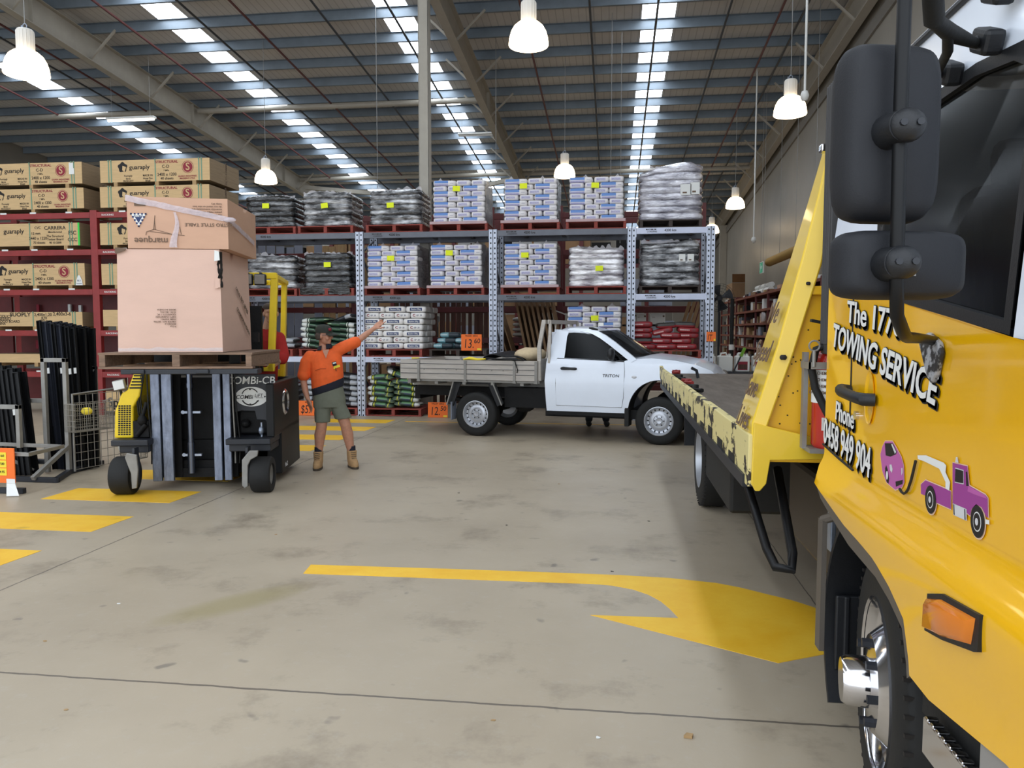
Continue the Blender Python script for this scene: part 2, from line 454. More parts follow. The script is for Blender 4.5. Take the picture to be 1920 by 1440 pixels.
# rafters: tapered I beams with knee braces up to the purlins
def zb(y): return zp(y) - 0.02
for X in (-13.7, -3.95, 5.5):
    D = 0.68
    b = MB()
    for (o1, o2, hw) in ((0, 0.02, 0.006), ):
        pass
    ya, yb_ = Y0, YB - 0.1
    b.bar((X, ya, zb(ya) - 0.01), (X, yb_, zb(yb_) - 0.01), 0.22, 0.02)
    b.bar((X, ya, zb(ya) - D), (X, yb_, zb(yb_) - D), 0.22, 0.02)
    b.bar((X, ya, zb(ya) - D / 2), (X, yb_, zb(yb_) - D / 2), 0.012, D)
    for yy in range(3, 45, 7): b.b2((X - 0.1, yy, zb(yy) - D), (X + 0.1, yy + 0.015, zb(yy)))
    rf = struct(b.build('rafter', 'beige_steel'))
    y = 19.1 - 1.332 * 12
    k = 0
    while y < YB - 2:
        if k % 2 == 0:
            b = MB()
            for s in ((-1,) if X > 5 else (-1, 1)):
                b.bar((X + s * 0.02, y, zb(y) - D + 0.03), (X + s * 0.78, y - 0.01, zp(y) + 0.05), 0.05, 0.05)
            struct(b.build('knee_brace', 'beige_steel'))
        k += 1; y += 1.332
# struts between the rafters, with their end braces
for Y, xa, xb in ((24.3, -13.6, -4.05), (32.6, -13.6, -4.05), (24.3, XL, -13.8), (32.6, XL, -13.8), (32.6, -3.85, 5.4)):
    b = MB(); z = zp(Y) - 0.16
    b.cyl((xa, Y, z), (xb, Y, z), 0.085, n=12)
    struct(b.build('roof_strut', 'beige_steel'))
b = MB(); b.bar((-13.4, 32.6, zp(32.6) - 0.5), (-8.5, 33.8, zp(33.8) - 0.75), 0.16, 0.16); struct(b.build('roof_strut', 'beige_steel'))
b = MB(); b.bar((-4.1, 32.6, zp(32.6) - 0.35), (-8.5, 33.4, zp(33.4) - 0.95), 0.16, 0.16); struct(b.build('roof_strut', 'beige_steel'))
# roof bridging and sprinkler pipes run down the slope
for X, dz, r, k in ((-12.22, 0.14, 0.03, 'red_pipe'), (-9.04, 0.10, 0.03, 'red_pipe'), (-2.25, 0.10, 0.03, 'red_pipe'), (-15.4, 0.12, 0.03, 'red_pipe'), (3.9, 0.1, 0.03, 'red_pipe'), (-18.6, 0.12, 0.03, 'red_pipe'),
                    (-10.4, 0, 0.028, 'dark_pipe'), (-7.2, 0, 0.028, 'dark_pipe'), (-0.63, 0, 0.028, 'dark_pipe'), (2.7, 0, 0.028, 'dark_pipe'), (4.5, 0, 0.028, 'dark_pipe'), (-16.2, 0, 0.028, 'dark_pipe'), (-5.42, 0.05, 0.03, 'dark_pipe'), (0.98, 0.06, 0.03, 'dark_pipe')):
    b = MB(); b.cyl((X, Y0 + 2, zp(Y0 + 2) - dz), (X, YB - 0.3, zp(YB - 0.3) - dz), r, n=8)
    struct(b.build('roof_pipe', k))

# column behind the grey racking and columns against the right wall
b = MB(); zc = zb(16.1) - 0.68
b.b2((-4.07, 16.0, 0), (-4.055, 16.22, zc)); b.b2((-3.87, 16.0, 0), (-3.855, 16.22, zc)); b.b2((-4.06, 16.0, 0), (-3.86, 16.02, zc))
struct(b.build('column', 'beige_steel'))
for y in (41.0,):
    b = MB(); b.b2((5.4, y, 0), (5.74, y + 0.3, zb(y) - 0.68)); struct(b.build('column', 'beige_steel'))
# wall capping strips along the right wall
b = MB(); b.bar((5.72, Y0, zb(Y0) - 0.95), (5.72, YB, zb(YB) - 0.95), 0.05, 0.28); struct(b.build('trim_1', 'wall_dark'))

# ---------------------------------------------------------------- painted marks on the floor
FM = lambda pts: MB().prism(pts, 0.002).build('floor_marking', 'paint')
yy = 3.72
k = 0
while yy < 14.0:
    o = 0.03 * (yy - 7)
    struct(FM([(-5.8 + o, yy), (-4.39 + o, yy), (-4.36 + o, yy + 0.55), (-5.79 + o, yy + 0.55)]))
    yy += 1.12
struct(FM([(-3.9, 14.1), (1.6, 14.1), (1.6, 14.16), (-3.9, 14.16)]))
# ================================================================ pallets, bags and racking
from mathutils import noise as MN

def make_pallet(label, mk, loc, rz=0, group=None, w=1.165, d=1.165, slip=None):
    t = thing('pallet', label, 'pallet', loc, rz, group)
    b = MB(); n = 7; bw = w / n * 0.88
    for i in range(n):
        x = -w / 2 + bw / 2 + i * (w - bw) / (n - 1)
        b.box((0, -d / 2 + bw / 2 + i * (d - bw) / (n - 1), 0.14), (w, bw, 0.02))
    b.build('top_deck', mk, t)
    for x in (-w / 2 + 0.035, 0, w / 2 - 0.035):
        b = MB(); b.box((x, 0, 0.075), (0.07 if x == 0 else 0.055, d, 0.11)); b.build('bearer', mk, t, bev=0.004)
    b = MB()
    for y in (-d / 2 + 0.05, 0, d / 2 - 0.05): b.box((0, y, 0.01), (w, 0.1, 0.02))
    b.build('bottom_deck', mk, t)
    return t

# ---- bags
def pillow_bm(sx, sy, sz, pinch=0.3, sag=0.0, e=4, nu=7):
    bm = bmesh.new(); bmesh.ops.create_cube(bm, size=2)
    bmesh.ops.subdivide_edges(bm, edges=bm.edges[:], cuts=nu, use_grid_fill=True)
    for v in bm.verts:
        x, y, z = v.co
        m = max(abs(x), abs(y)); k = 1 - pinch * m ** 5
        # squircle the plan
        r = (abs(x) ** 8 + abs(y) ** 8) ** 0.125 or 1
        f = (m / r) if m > 0 else 1
        f = 1 - (1 - f) * 0.9
        zz = z * k
        side = 1 - 0.06 * abs(z) ** 2
        v.co = (x * f * side * sx / 2, y * f * side * sy / 2, zz * sz / 2 - sag * (x * x) * sz)
    return bm
def bag_mesh(name, sx, sy, sz, mats, pinch=0.3, sag=0.0, extra=None):
    b = MB(); b.bm.free(); b.bm = pillow_bm(sx, sy, sz, pinch, sag)
    o = b.build(name, mats[0], smooth=180)
    for m in mats[1:]: o.data.materials.append(MT[m])
    if extra:
        bm = bmesh.new(); bm.from_mesh(o.data)
        b = MB(); b.bm.free(); b.bm = bm
        for mi, fn in extra:
            b.mi = mi; fn(b)
        b.bm.to_mesh(o.data); b.bm.free()
    return o

def bag_mat(name, base, blocks, var=0.05, rough=0.55):
    """paper or plastic sack; blocks = (x0,x1,z0,z1,colour,letters) printed on the sack"""
    m, nt, p = new_mat(name)
    o, X, Y, Z = coords(nt)
    c = mixc(nt, ramp(nt, noise(nt, o, 9, 3), 0.3, 0.7), tuple(v * (1 - var) for v in lin(base)[:3]) + (1,), lin(base))
    for x0, x1, z0, z1, col, letters in blocks:
        mask = rect(nt, X, Z, x0, x1, z0, z1)
        if letters:
            fr = mth(nt, 'FRACT', mth(nt, 'MULTIPLY', X, letters))
            mask = mth(nt, 'MULTIPLY', mask, mth(nt, 'GREATER_THAN', fr, 0.38))
        c = mixc(nt, mask, c, lin(col))
    nt.links.new(c, p.inputs['Base Color']); p.inputs['Roughness'].default_value = rough
    b = node(nt, 'ShaderNodeBump', i_Strength=0.35, i_Distance=0.01)
    nt.links.new(noise(nt, o, 16, 3), b.inputs['Height']); nt.links.new(b.outputs[0], p.inputs['Normal'])
    return m
MT['bag_blue_long'] = bag_mat('blue_band_sack_side', '#dcd9da', [(-.2, .075, -.004, .055, '#5f86c4', 0), (-.2, .075, -.055, -.012, '#bdb9d3', 0), (-.185, .065, -.046, -.02, '#8e8fbb', 62), (.11, .18, -.012, .004, '#9a9bab', 90)])
MT['bag_blue_end'] = bag_mat('blue_band_sack_end', '#dcd9da', [(-.1, .075, -.03, .03, '#c4c2d6', 0)])
MT['bag_white_long'] = bag_mat('white_sack_side', '#e4e2e0', [(-.12, .13, -.03, .03, '#39466f', 0)])
MT['bag_white_end'] = bag_mat('white_sack_end', '#e4e2e0', [])
MT['bag_green'] = bag_mat('green_potting_sack', '#26382d', [(-.27, -.16, -.05, .05, '#d3d6d2', 0), (-.135, -.115, -.05, .05, '#c9d2c4', 0), (-.1, .02, .012, .03, '#5d7f62', 0), (.03, .2, -.03, .01, '#3f6a4a', 40), (.2, .3, -.005, .01, '#97b58a', 0)], rough=0.35)
MT['bag_green2'] = bag_mat('green_mix_sack', '#33463a', [(-.27, -.17, -.05, .05, '#d8dad6', 0), (-.15, -.12, -.05, .05, '#b9b93d', 0), (-.1, .1, .016, .06, '#6f9a70', 0), (-.1, .05, -.025, .01, '#2a3f5e', 30), (.12, .3, -.05, -.01, '#8fa98c', 0), (.15, .17, -.05, .05, '#b9b93d', 0)], rough=0.35)
MT['bag_grey'] = bag_mat('charcoal_sack', '#35373a', [(-.27, -.12, -.04, .05, '#a9adb2', 0), (-.1, .1, -.01, .01, '#6c6f74', 30)], rough=0.35)
MT['bag_red'] = bag_mat('red_sack', '#8e2329', [(-.17, .02, -.012, .012, '#e3c6c2', 70), (.06, .13, -.03, .03, '#6d3a3e', 45)], rough=0.45)
MT['bag_red_dark'] = bag_mat('red_sack_dark_top', '#3b3734', [(-.2, .2, -.05, -.005, '#86242a', 0)], rough=0.45)
MT['bag_teal'] = bag_mat('teal_sack', '#6f9aa3', [(-.03, .2, -.05, .05, '#253138', 0), (-.2, -.06, -.008, .02, '#c6d6d8', 50)], rough=0.45)
MT['bag_offwhite'] = bag_mat('off_white_sack', '#b9b4ac', [], rough=0.5)

def txt_front(s, txt, size, x, z, y, wide=0.9, bold=0.01):
    s.text(txt, size, frame((x, y, z), (1, 0, 0), (0, 0, 1)), wide, bold)
BAG = {}
BAG['blue_long'] = bag_mesh('cement_bag', 0.455, 0.29, 0.105, ['bag_blue_long'], 0.1)
BAG['blue_end'] = bag_mesh('cement_bag', 0.285, 0.45, 0.105, ['bag_blue_end', 'ink_lilac' if 'ink_lilac' in MT else 'ink_blue'], 0.1,
                           extra=[(1, lambda s: txt_front(s, 'BASTION', 0.04, -0.012, 0.0, -0.2255, 1.0))])
BAG['white_long'] = bag_mesh('cement_bag', 0.42, 0.29, 0.12, ['bag_white_long', 'paper'], 0.14,
                             extra=[(1, lambda s: txt_front(s, 'Bastion 20kg', 0.042, 0.005, 0.0, -0.1455, 0.9))])
def _gp(s): txt_front(s, 'GP  20', 0.045, 0.03, 0.0, -0.2105)
def _sw(s): s.text('C', 0.07, frame((-0.075, -0.2105, 0.0), (1, 0, 0), (0, 0, 1)), 1.1, 0.03)
BAG['white_end'] = bag_mesh('cement_bag', 0.315, 0.42, 0.12, ['bag_white_end', 'ink_blue', 'ink_red'], 0.14, extra=[(1, _gp), (2, _sw)])
BAG['green'] = bag_mesh('potting_mix_bag', 0.6, 0.42, 0.12, ['bag_green'], 0.5)
BAG['green2'] = bag_mesh('potting_mix_bag', 0.55, 0.42, 0.12, ['bag_green2'], 0.5)
BAG['grey'] = bag_mesh('soil_bag', 0.58, 0.42, 0.13, ['bag_grey'], 0.5)
BAG['red'] = bag_mesh('red_concrete_bag', 0.4, 0.3, 0.115, ['bag_red'], 0.3)
BAG['red_dark'] = bag_mesh('red_concrete_bag', 0.4, 0.3, 0.115, ['bag_red_dark'], 0.3)
BAG['teal'] = bag_mesh('grout_bag', 0.42, 0.3, 0.11, ['bag_teal'], 0.3)
BAG['offwhite'] = bag_mesh('insulation_pack', 0.62, 0.45, 0.115, ['bag_offwhite'], 0.5)
_first = set()
def place_bag(kind, loc, rot, label, cat, group):
    src = BAG[kind]
    if kind not in _first: o = src; _first.add(kind)
    else: o = src.copy(); COL.objects.link(o)
    o.location = loc; o.rotation_euler = rot
    return tag(o, label, cat, group)

# ---- shelves of the grey racking
YF = 14.92
PX = [-7.71, -5.03, -2.34, 0.33, 1.80]
LV = [(3.665, 3.55), (2.42, 2.305), (1.195, 1.085)]
rk = thing('pallet_rack', 'grey perforated steel pallet racking across the back of the drive-through', 'racking', (-2.9, YF, 0))
def post_mat():
    m, nt, p = new_mat('perforated_galvanised_post')
    o, X, Y, Z = coords(nt)
    fz = mth(nt, 'FRACT', mth(nt, 'DIVIDE', Z, 0.1))
    fx = mth(nt, 'ABSOLUTE', X)
    hx = mth(nt, 'LESS_THAN', mth(nt, 'ABSOLUTE', mth(nt, 'SUBTRACT', fx, 0.04)), 0.013)
    hz = mth(nt, 'LESS_THAN', fz, 0.34)
    f = mth(nt, 'MULTIPLY', hx, hz)
    f = mth(nt, 'MAXIMUM', f, mth(nt, 'LESS_THAN', fx, 0.007))
    c = mixc(nt, ramp(nt, noise(nt, o, 7, 4), 0.3, 0.7), lin('#a9b0bf'), lin('#c2c8d6'))
    nt.links.new(mixc(nt, f, c, lin('#1d1e22')), p.inputs['Base Color'])
    p.inputs['Metallic'].default_value = 0.35; p.inputs['Roughness'].default_value = 0.45
    return m
MT['post'] = post_mat()
for i, X in enumerate(PX):
    for Y in (YF + 0.06, YF + 0.98):
        b = MB(); b.b2((-0.075, -0.05, 0), (0.075, 0.05, 3.68)); b.b2((-0.1, -0.07, 0), (0.1, 0.07, 0.008))
        o = b.build('upright', 'post', rk); o.location = (X + 2.9, Y - YF, 0)
    b = MB(); zs = [0.25, 0.85, 1.45, 2.05, 2.65, 3.25, 3.6]
    for a, z in enumerate(zs[:-1]): b.bar((X + 2.9, 0.1 if a % 2 else 0.95, z), (X + 2.9, 0.95 if a % 2 else 0.1, zs[a + 1]), 0.03, 0.03)
    b.build('upright_brace', 'steel_grey', rk)
for i in range(4):
    for li, (zt, zb_) in enumerate(LV):
        for Y, k in ((0.045, None), (0.99, 'steel_grey')):
            b = MB(); x0, x1 = PX[i] + 2.9 + 0.06, PX[i + 1] + 2.9 - 0.06
            b.b2((x0, Y - 0.025, zb_), (x1, Y + 0.025, zt))
            b.b2((x0 - 0.012, Y - 0.032, zb_ - 0.06), (x0 + 0.03, Y - 0.02, zt + 0.02)); b.b2((x1 - 0.03, Y - 0.032, zb_ - 0.06), (x1 + 0.012, Y - 0.02, zt + 0.02))
            km = k or ('beam_white' if i == 3 or li == 2 else 'steel_grey')  # shaded upper front beams get the darker steel: shade put into their colour
            bm_ = b.build('beam', km, rk, bev=0.006)
            if k is None:
                b = MB(); zc = (zt + zb_) / 2
                fr = lambda x, dz: frame((x, Y - 0.0265, zc + dz), (1, 0, 0), (0, 0, 1))
                b.text('MAXIMUM', 0.038, fr(x0 + 0.3, 0.022), 1.1, 0.015, align='CENTER'); b.text('LOADING', 0.038, fr(x0 + 0.32, -0.018), 1.1, 0.015)
                b.text('4200 kgs', 0.062, fr(x0 + 0.66, 0.004), 1.0, 0.02)
                lt = b.build('lettering', 'ink', bm_)
        for q in range(3):
            b = MB(); x = PX[i] + 2.9 + (q + 0.7) * (PX[i + 1] - PX[i]) / 3.4
            b.b2((x - 0.04, 0.06, zt - 0.045), (x + 0.04, 0.98, zt - 0.012)); b.build('cross_bar', 'steel_grey', rk)
def yellow_note(loc, rz, parent=None):
    b = MB(); b.grid(lambda u, v: Vector(((u - .5) * .145, -0.004 * math.sin(u * 3.1), (v - .5) * .1)), 6, 2)
    o = b.build('price_note', 'note_yellow'); sd = o.modifiers.new('thick', 'SOLIDIFY'); sd.thickness = 0.002
    o.location = loc; o.rotation_euler = (0, rz, 0)
    return o

# ---- stacks of blue banded cement bags
def side_film(x0, x1, y0, y1, z0, z1, label, seed):
    def shell(s, u, v):
        # u runs along the right side, across the back and along the left side
        per = [(x1, y0), (x1, y1), (x0, y1), (x0, y0)]
        L = [y1 - y0, x1 - x0, y1 - y0]; T = sum(L); d = u * T; k = 0
        while k < 2 and d > L[k]: d -= L[k]; k += 1
        a, c = Vector(per[k]), Vector(per[k + 1]); p = a.lerp(c, min(1, d / L[k]))
        w = 0.02 + 0.03 * MN.noise(Vector((u * 9 + seed, v * 5, seed))) + 0.03 * max(0, 1 - v * 6)
        cx, cy = (x0 + x1) / 2, (y0 + y1) / 2
        q = Vector((p.x - cx, p.y - cy)); q = q * (1 + w / q.length)
        return Vector((cx + q.x, max(cy + q.y, y0 - 0.012 * (1 if v > .1 else 3)), z0 + (z1 - z0) * v + 0.02 * MN.noise(Vector((u * 14, seed * 3, 1))) * (v > .9)))
    b = MB(); b.grid(lambda u, v: shell(b, u, v), 44, 16)
    tag(b.build('stretch_film', 'film_grey', smooth=60), label, 'plastic film', 'stretch film around the bag stacks')

def blue_stack(xc, zs, nm, sid, note, rows=8, y=YF + 0.1, slip=True):
    make_pallet('red pallet carrying the ' + nm, 'pallet_red', (xc, y + 0.56, zs), 0, 'red pallets under bag stacks')
    z0 = zs + 0.155
    if slip:
        b = MB(); b.b2((xc - 0.575, y - 0.035, z0), (xc + 0.56, y + 0.9, z0 + 0.008)); b.b2((xc - 0.575, y - 0.04, z0 - 0.015), (xc + 0.56, y - 0.03, z0 + 0.035))
        tag(b.build('slip_sheet', 'pallet_pink'), 'pale folded slip sheet under the ' + nm, 'sheet', 'slip sheets under bag stacks')
        z0 += 0.01
    h = 0.103
    for r in range(rows):
        z = z0 + h * (r + 0.5)
        j = lambda: random.uniform(-0.006, 0.006)
        odd = (rows - 1 - r) % 2 == 0
        lay = [('long', -0.29), ('end', 0.095), ('end', 0.385)] if odd else [('end', -0.375), ('end', -0.08), ('long', 0.3)]
        for q, (k, dx) in enumerate(lay):
            yy = y + (0.145 if k == 'long' else 0.225)
            place_bag('blue_' + k, (xc + dx + j(), yy + j(), z), (random.uniform(-.02, .02), random.uniform(-.015, .015), random.uniform(-.02, .02)),
                      '%s cement bag, %s layer up at %s of the %s' % ('blue-banded' if k == 'long' else 'white end-on', ORD[r] if r else 'lowest', ('left', 'middle', 'right')[q], sid), 'bag', 'cement bags of the ' + nm)
    zt = z0 + h * rows
    # loose film tufts on the top layer
    b = MB()
    for q in range(2):
        x = xc - 0.3 + 0.62 * q + random.uniform(-.1, .1)
        b.grid(lambda u, v: Vector((x + (u - .5) * 0.2 * (1 - .7 * v), y + 0.1 + 0.05 * v, zt - 0.01 + 0.09 * v * (1 - abs(u - .5)))), 4, 3)
    tag(b.build('stretch_film', 'film', smooth=60), 'clear film tufts atop the ' + nm, 'plastic film', 'film tufts on the bag stacks')
    side_film(xc - 0.5, xc + 0.515, y + 0.015, y + 0.9, zs + 0.1, zt + 0.012, 'crinkled film around sides of the ' + nm, xc + zs)
    if note:
        o = yellow_note((xc + note[0], y - 0.022, z0 + note[1]), note[2])
        tag(o, 'fluorescent yellow note on the front of the ' + nm, 'note', 'yellow notes on the stacks')
Z1, Z2, Z3 = LV[0][0] + .003, LV[1][0] + .003, LV[2][0] + .003
blue_stack(-3.03, Z1, 'first blue bag stack on the top shelf', 'first blue top-shelf stack', (-0.04, 0.66, 0.05))
blue_stack(-1.62, Z1, 'second blue bag stack on the top shelf', 'second blue top-shelf stack', (-0.13, 0.68, -0.02))
blue_stack(-0.35, Z1, 'third blue bag stack on the top shelf', 'third blue top-shelf stack', (-0.02, 0.66, 0.04))
blue_stack(-4.39, Z2, 'first blue bag stack on the middle shelf', 'first blue middle-shelf stack', (-0.02, 0.57, 0))
blue_stack(-3.1, Z2, 'second blue bag stack on the middle shelf', 'second blue middle-shelf stack', (-0.12, 0.66, 0.03))
blue_stack(-1.62, Z2, 'third blue bag stack on the middle shelf', 'third blue middle-shelf stack', (-0.1, 0.6, 0))
blue_stack(-0.38, Z3, 'blue bag stack behind the white cab roof', 'blue stack behind the ute', (0.02, 0.6, 0))

# ---- grey loads wound in stretch film
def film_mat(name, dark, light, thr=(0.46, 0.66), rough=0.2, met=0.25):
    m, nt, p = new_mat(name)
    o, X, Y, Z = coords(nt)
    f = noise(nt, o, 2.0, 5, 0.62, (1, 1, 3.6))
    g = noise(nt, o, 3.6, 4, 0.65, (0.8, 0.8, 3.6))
    c = mixc(nt, ramp(nt, f, *thr), lin(dark), lin(light))  # pale streaks imitate glints on the film pleats, put into the base colour
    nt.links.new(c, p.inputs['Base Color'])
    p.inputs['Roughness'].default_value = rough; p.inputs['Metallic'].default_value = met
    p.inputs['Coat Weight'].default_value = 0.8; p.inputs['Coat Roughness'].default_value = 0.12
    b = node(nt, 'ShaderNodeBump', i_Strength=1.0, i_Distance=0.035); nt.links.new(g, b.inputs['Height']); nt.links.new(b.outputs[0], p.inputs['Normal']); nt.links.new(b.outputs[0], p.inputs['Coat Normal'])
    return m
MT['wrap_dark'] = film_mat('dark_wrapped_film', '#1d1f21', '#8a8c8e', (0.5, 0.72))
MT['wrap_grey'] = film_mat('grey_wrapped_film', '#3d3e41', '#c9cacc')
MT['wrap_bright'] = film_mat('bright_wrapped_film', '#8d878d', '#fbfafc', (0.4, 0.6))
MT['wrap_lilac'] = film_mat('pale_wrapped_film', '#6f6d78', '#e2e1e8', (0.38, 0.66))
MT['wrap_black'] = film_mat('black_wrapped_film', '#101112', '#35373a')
def wrapped(label, xc, zs, w, h, layers, mk, pk, pal_label, note=None, d=0.92, y=YF + 0.12, top=0.05, seed=0.0, tags=(), skew=0.0):
    make_pallet(pal_label, pk, (xc, y + 0.53, zs), 0, 'pallets under film-wrapped loads')
    t = thing('wrapped_load', label, 'wrapped pallet load', (xc, y + d / 2, zs + 0.155))
    n, m = 72, layers * 7
    rings = []
    for i in range(m + 1):
        v = i / m; z = h * v
        lay = abs(math.sin(math.pi * v * layers)) ** 0.6
        ring = []
        for k in range(n):
            a = 2 * math.pi * (k + 0.5) / n
            c, s_ = math.cos(a), math.sin(a); e = 0.22
            x = math.copysign(abs(c) ** e, c) * w / 2; yy = math.copysign(abs(s_) ** e, s_) * d / 2
            nz = MN.noise(Vector((x * 5 + seed, yy * 5, z * 9))) * 0.022 + MN.noise(Vector((x * 14, yy * 14 + seed, z * 22))) * 0.01
            f = 1 - 0.05 * (1 - lay) + nz - 0.04 * max(0, (v - 0.9) / 0.1) ** 2 + 0.03 * max(0, 1 - v * 8)
            zt = z + (top * MN.noise(Vector((x * 2.2 + seed * 3, yy * 2.2, 3))) * 1.4 if v > .8 else 0) * (v - .8) * 5
            ring.append(Vector((x * f + skew * v, yy * f, zt)))
        rings.append(ring)
    # crown
    last = rings[-1]
    for q in (0.75, 0.35, 0.05):
        rings.append([Vector((p.x * q, p.y * q, p.z + 0.012 + 0.03 * (1 - q) + 0.03 * MN.noise(Vector((p.x * q * 6, p.y * q * 6, seed))))) for p in last])
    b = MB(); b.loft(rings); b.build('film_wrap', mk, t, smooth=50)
    b = MB(); b.grid(lambda u, v: Vector(((u - .5) * w * 0.98, -d / 2 * 0.8 + d * 0.0 * v, h + 0.0 + 0.07 * v * (0.4 + abs(MN.noise(Vector((u * 9, seed, v)))) * 2) - 0.03)), 30, 3)
    b.build('film_ruffle', 'film', t, smooth=60)
    if note:
        o = yellow_note((note[0], -d / 2 - 0.03, note[1]), note[2], t); o.parent = t
    for (x, z, ww, hh) in tags:
        b = MB(); b.b2((x - ww / 2, -d / 2 - 0.03, z - hh / 2), (x + ww / 2, -d / 2 - 0.026, z + hh / 2)); tg = b.build('paper_label', 'paper', t)
        b = MB(); b.b2((x - ww * .3, -d / 2 - 0.032, z - hh * .35), (x + ww * .1, -d / 2 - 0.03, z - hh * .2)); b.build('label_print', 'ink_brown', tg)
    return t
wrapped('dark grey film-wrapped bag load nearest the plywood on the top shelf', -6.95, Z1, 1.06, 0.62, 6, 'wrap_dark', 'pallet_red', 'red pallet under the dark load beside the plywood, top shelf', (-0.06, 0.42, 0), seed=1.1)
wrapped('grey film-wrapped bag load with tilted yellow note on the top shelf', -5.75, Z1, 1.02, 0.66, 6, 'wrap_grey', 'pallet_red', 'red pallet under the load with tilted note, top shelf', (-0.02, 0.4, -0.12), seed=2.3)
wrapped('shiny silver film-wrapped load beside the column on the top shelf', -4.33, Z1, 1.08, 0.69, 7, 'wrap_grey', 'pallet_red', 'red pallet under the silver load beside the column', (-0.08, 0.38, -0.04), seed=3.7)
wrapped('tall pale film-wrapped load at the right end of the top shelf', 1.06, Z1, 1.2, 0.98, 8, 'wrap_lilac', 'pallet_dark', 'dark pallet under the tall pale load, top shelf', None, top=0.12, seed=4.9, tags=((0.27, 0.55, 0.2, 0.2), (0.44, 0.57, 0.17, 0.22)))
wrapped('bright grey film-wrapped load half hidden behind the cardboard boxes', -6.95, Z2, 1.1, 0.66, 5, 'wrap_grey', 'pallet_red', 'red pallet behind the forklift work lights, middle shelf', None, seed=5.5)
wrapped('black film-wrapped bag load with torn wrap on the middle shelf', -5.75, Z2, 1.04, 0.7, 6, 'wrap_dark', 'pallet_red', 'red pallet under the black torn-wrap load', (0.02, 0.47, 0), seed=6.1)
b = MB(); b.grid(lambda u, v: Vector((-6.3 + u * 1.05, YF + 0.06 - 0.03 * math.sin(u * 9) - .03 * v, Z2 + 0.03 + v * (0.12 + 0.12 * u) + 0.03 * MN.noise(Vector((u * 8, v * 4, 2))))), 30, 6)
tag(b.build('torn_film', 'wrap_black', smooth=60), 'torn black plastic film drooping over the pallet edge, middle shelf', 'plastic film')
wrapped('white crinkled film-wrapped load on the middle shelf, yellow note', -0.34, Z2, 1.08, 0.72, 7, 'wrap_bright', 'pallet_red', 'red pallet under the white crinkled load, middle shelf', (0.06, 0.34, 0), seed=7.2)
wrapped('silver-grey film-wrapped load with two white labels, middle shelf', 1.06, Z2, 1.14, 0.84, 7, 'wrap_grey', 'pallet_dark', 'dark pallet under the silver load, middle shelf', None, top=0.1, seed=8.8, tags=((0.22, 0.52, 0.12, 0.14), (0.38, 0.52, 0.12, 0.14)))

# ---- white cement bags on the lower shelf
make_pallet('red pallet under the white cement bags on the lower shelf', 'pallet_red', (-4.35, YF + 0.62, Z3), 0, 'red pallets under bag stacks')
for r in range(7):
    z = Z3 + 0.155 + 0.122 * (r + 0.5)
    if r % 2 == 0:
        lay = [('long', x, 0.145) for x in (-0.42, 0.01, 0.43)]; side = [('end', 0.48, 0.52), ('end', 0.48, 0.95)]
    else:
        lay = [('end', x, 0.21) for x in (-0.48, -0.16, 0.16, 0.48)]; side = [('end', 0.48, 0.65)]
    for q, (k, dx, dy) in enumerate(lay):
        pos = ('left', 'middle', 'right')[q] if len(lay) == 3 else ('left end', 'left of centre', 'right of centre', 'right end')[q]
        place_bag('white_' + k, (-4.35 + dx + random.uniform(-.01, .01) - (0.05 if r < 5 else 0), YF + 0.09 + dy + random.uniform(-.012, .012), z), (0, random.uniform(-.015, .015), random.uniform(-.025, .025)),
                  'white cement bag, %s layer up at %s, stack behind the pointing hand' % (ORD[r] if r else 'lowest', pos), 'bag', 'white cement bags on the lower shelf')
    for q, (k, dx, dy) in enumerate(side):
        place_bag('white_end', (-4.35 + dx - (0.05 if r < 5 else 0), YF + 0.09 + dy, z), (0, 0, random.uniform(-.03, .03)),
                  'white cement bag behind the front row, right side, %s layer up%s' % (ORD[r] if r else 'lowest', ', rear' if q else ''), 'bag', 'white cement bags on the lower shelf')

def heap(kind, name, items, cat, group, labels):
    for i, (x, y, z, rx, ry, rz) in enumerate(items):
        place_bag(kind, (x, y, z), (rx, ry, rz), labels[i], cat, group)
def two_column(kind, xc, z0, n, h, cat, sid, group, y=YF + 0.32, w=0.5, left=True, right=True):
    for r in range(n):
        z = z0 + h * (r + 0.5)
        for s in (-1, 1):
            if (s < 0 and not left) or (s > 0 and not right): continue
            place_bag(kind, (xc + s * w / 2 + random.uniform(-.02, .02), y + random.uniform(-.02, .02), z + (0.02 if s > 0 else 0)), (random.uniform(-.05, .05), s * -0.09 + random.uniform(-.04, .04), (math.pi if s > 0 else 0) + random.uniform(-.05, .05)),
                      '%s, %s up, %s column, %s' % (kind_name[kind], ORD[r] if r else 'lowest', 'left' if s < 0 else 'right', sid), cat, group)
kind_name = {'green': 'dark green potting bag', 'green2': 'green and white potting bag', 'grey': 'charcoal soil bag', 'red': 'red bag', 'teal': 'teal bag'}
make_pallet('red pallet behind the pointing man, lower shelf', 'pallet_red', (-5.76, YF + 0.62, Z3), 0, 'red pallets under bag stacks')
two_column('green', -5.76, Z3 + 0.155, 5, 0.105, 'bag', 'behind the man, lower shelf', 'green bags behind the pointing man', w=0.58)
place_bag('green', (-6.02, YF + .3, Z3 + .155 + .58), (0, -.06, 0), 'dark green potting bag topmost on the stack behind the cap', 'bag', 'green bags behind the pointing man')
place_bag('grey', (-5.4, YF + .4, Z3 + .155 + .6), (.1, .22, 2.6), 'black slumped soil bag on top behind the man, against the post', 'bag', 'green bags behind the pointing man')
make_pallet('red pallet behind the yellow forklift posts, lower shelf', 'pallet_red', (-7.05, YF + 0.62, Z3), 0, 'red pallets under bag stacks')
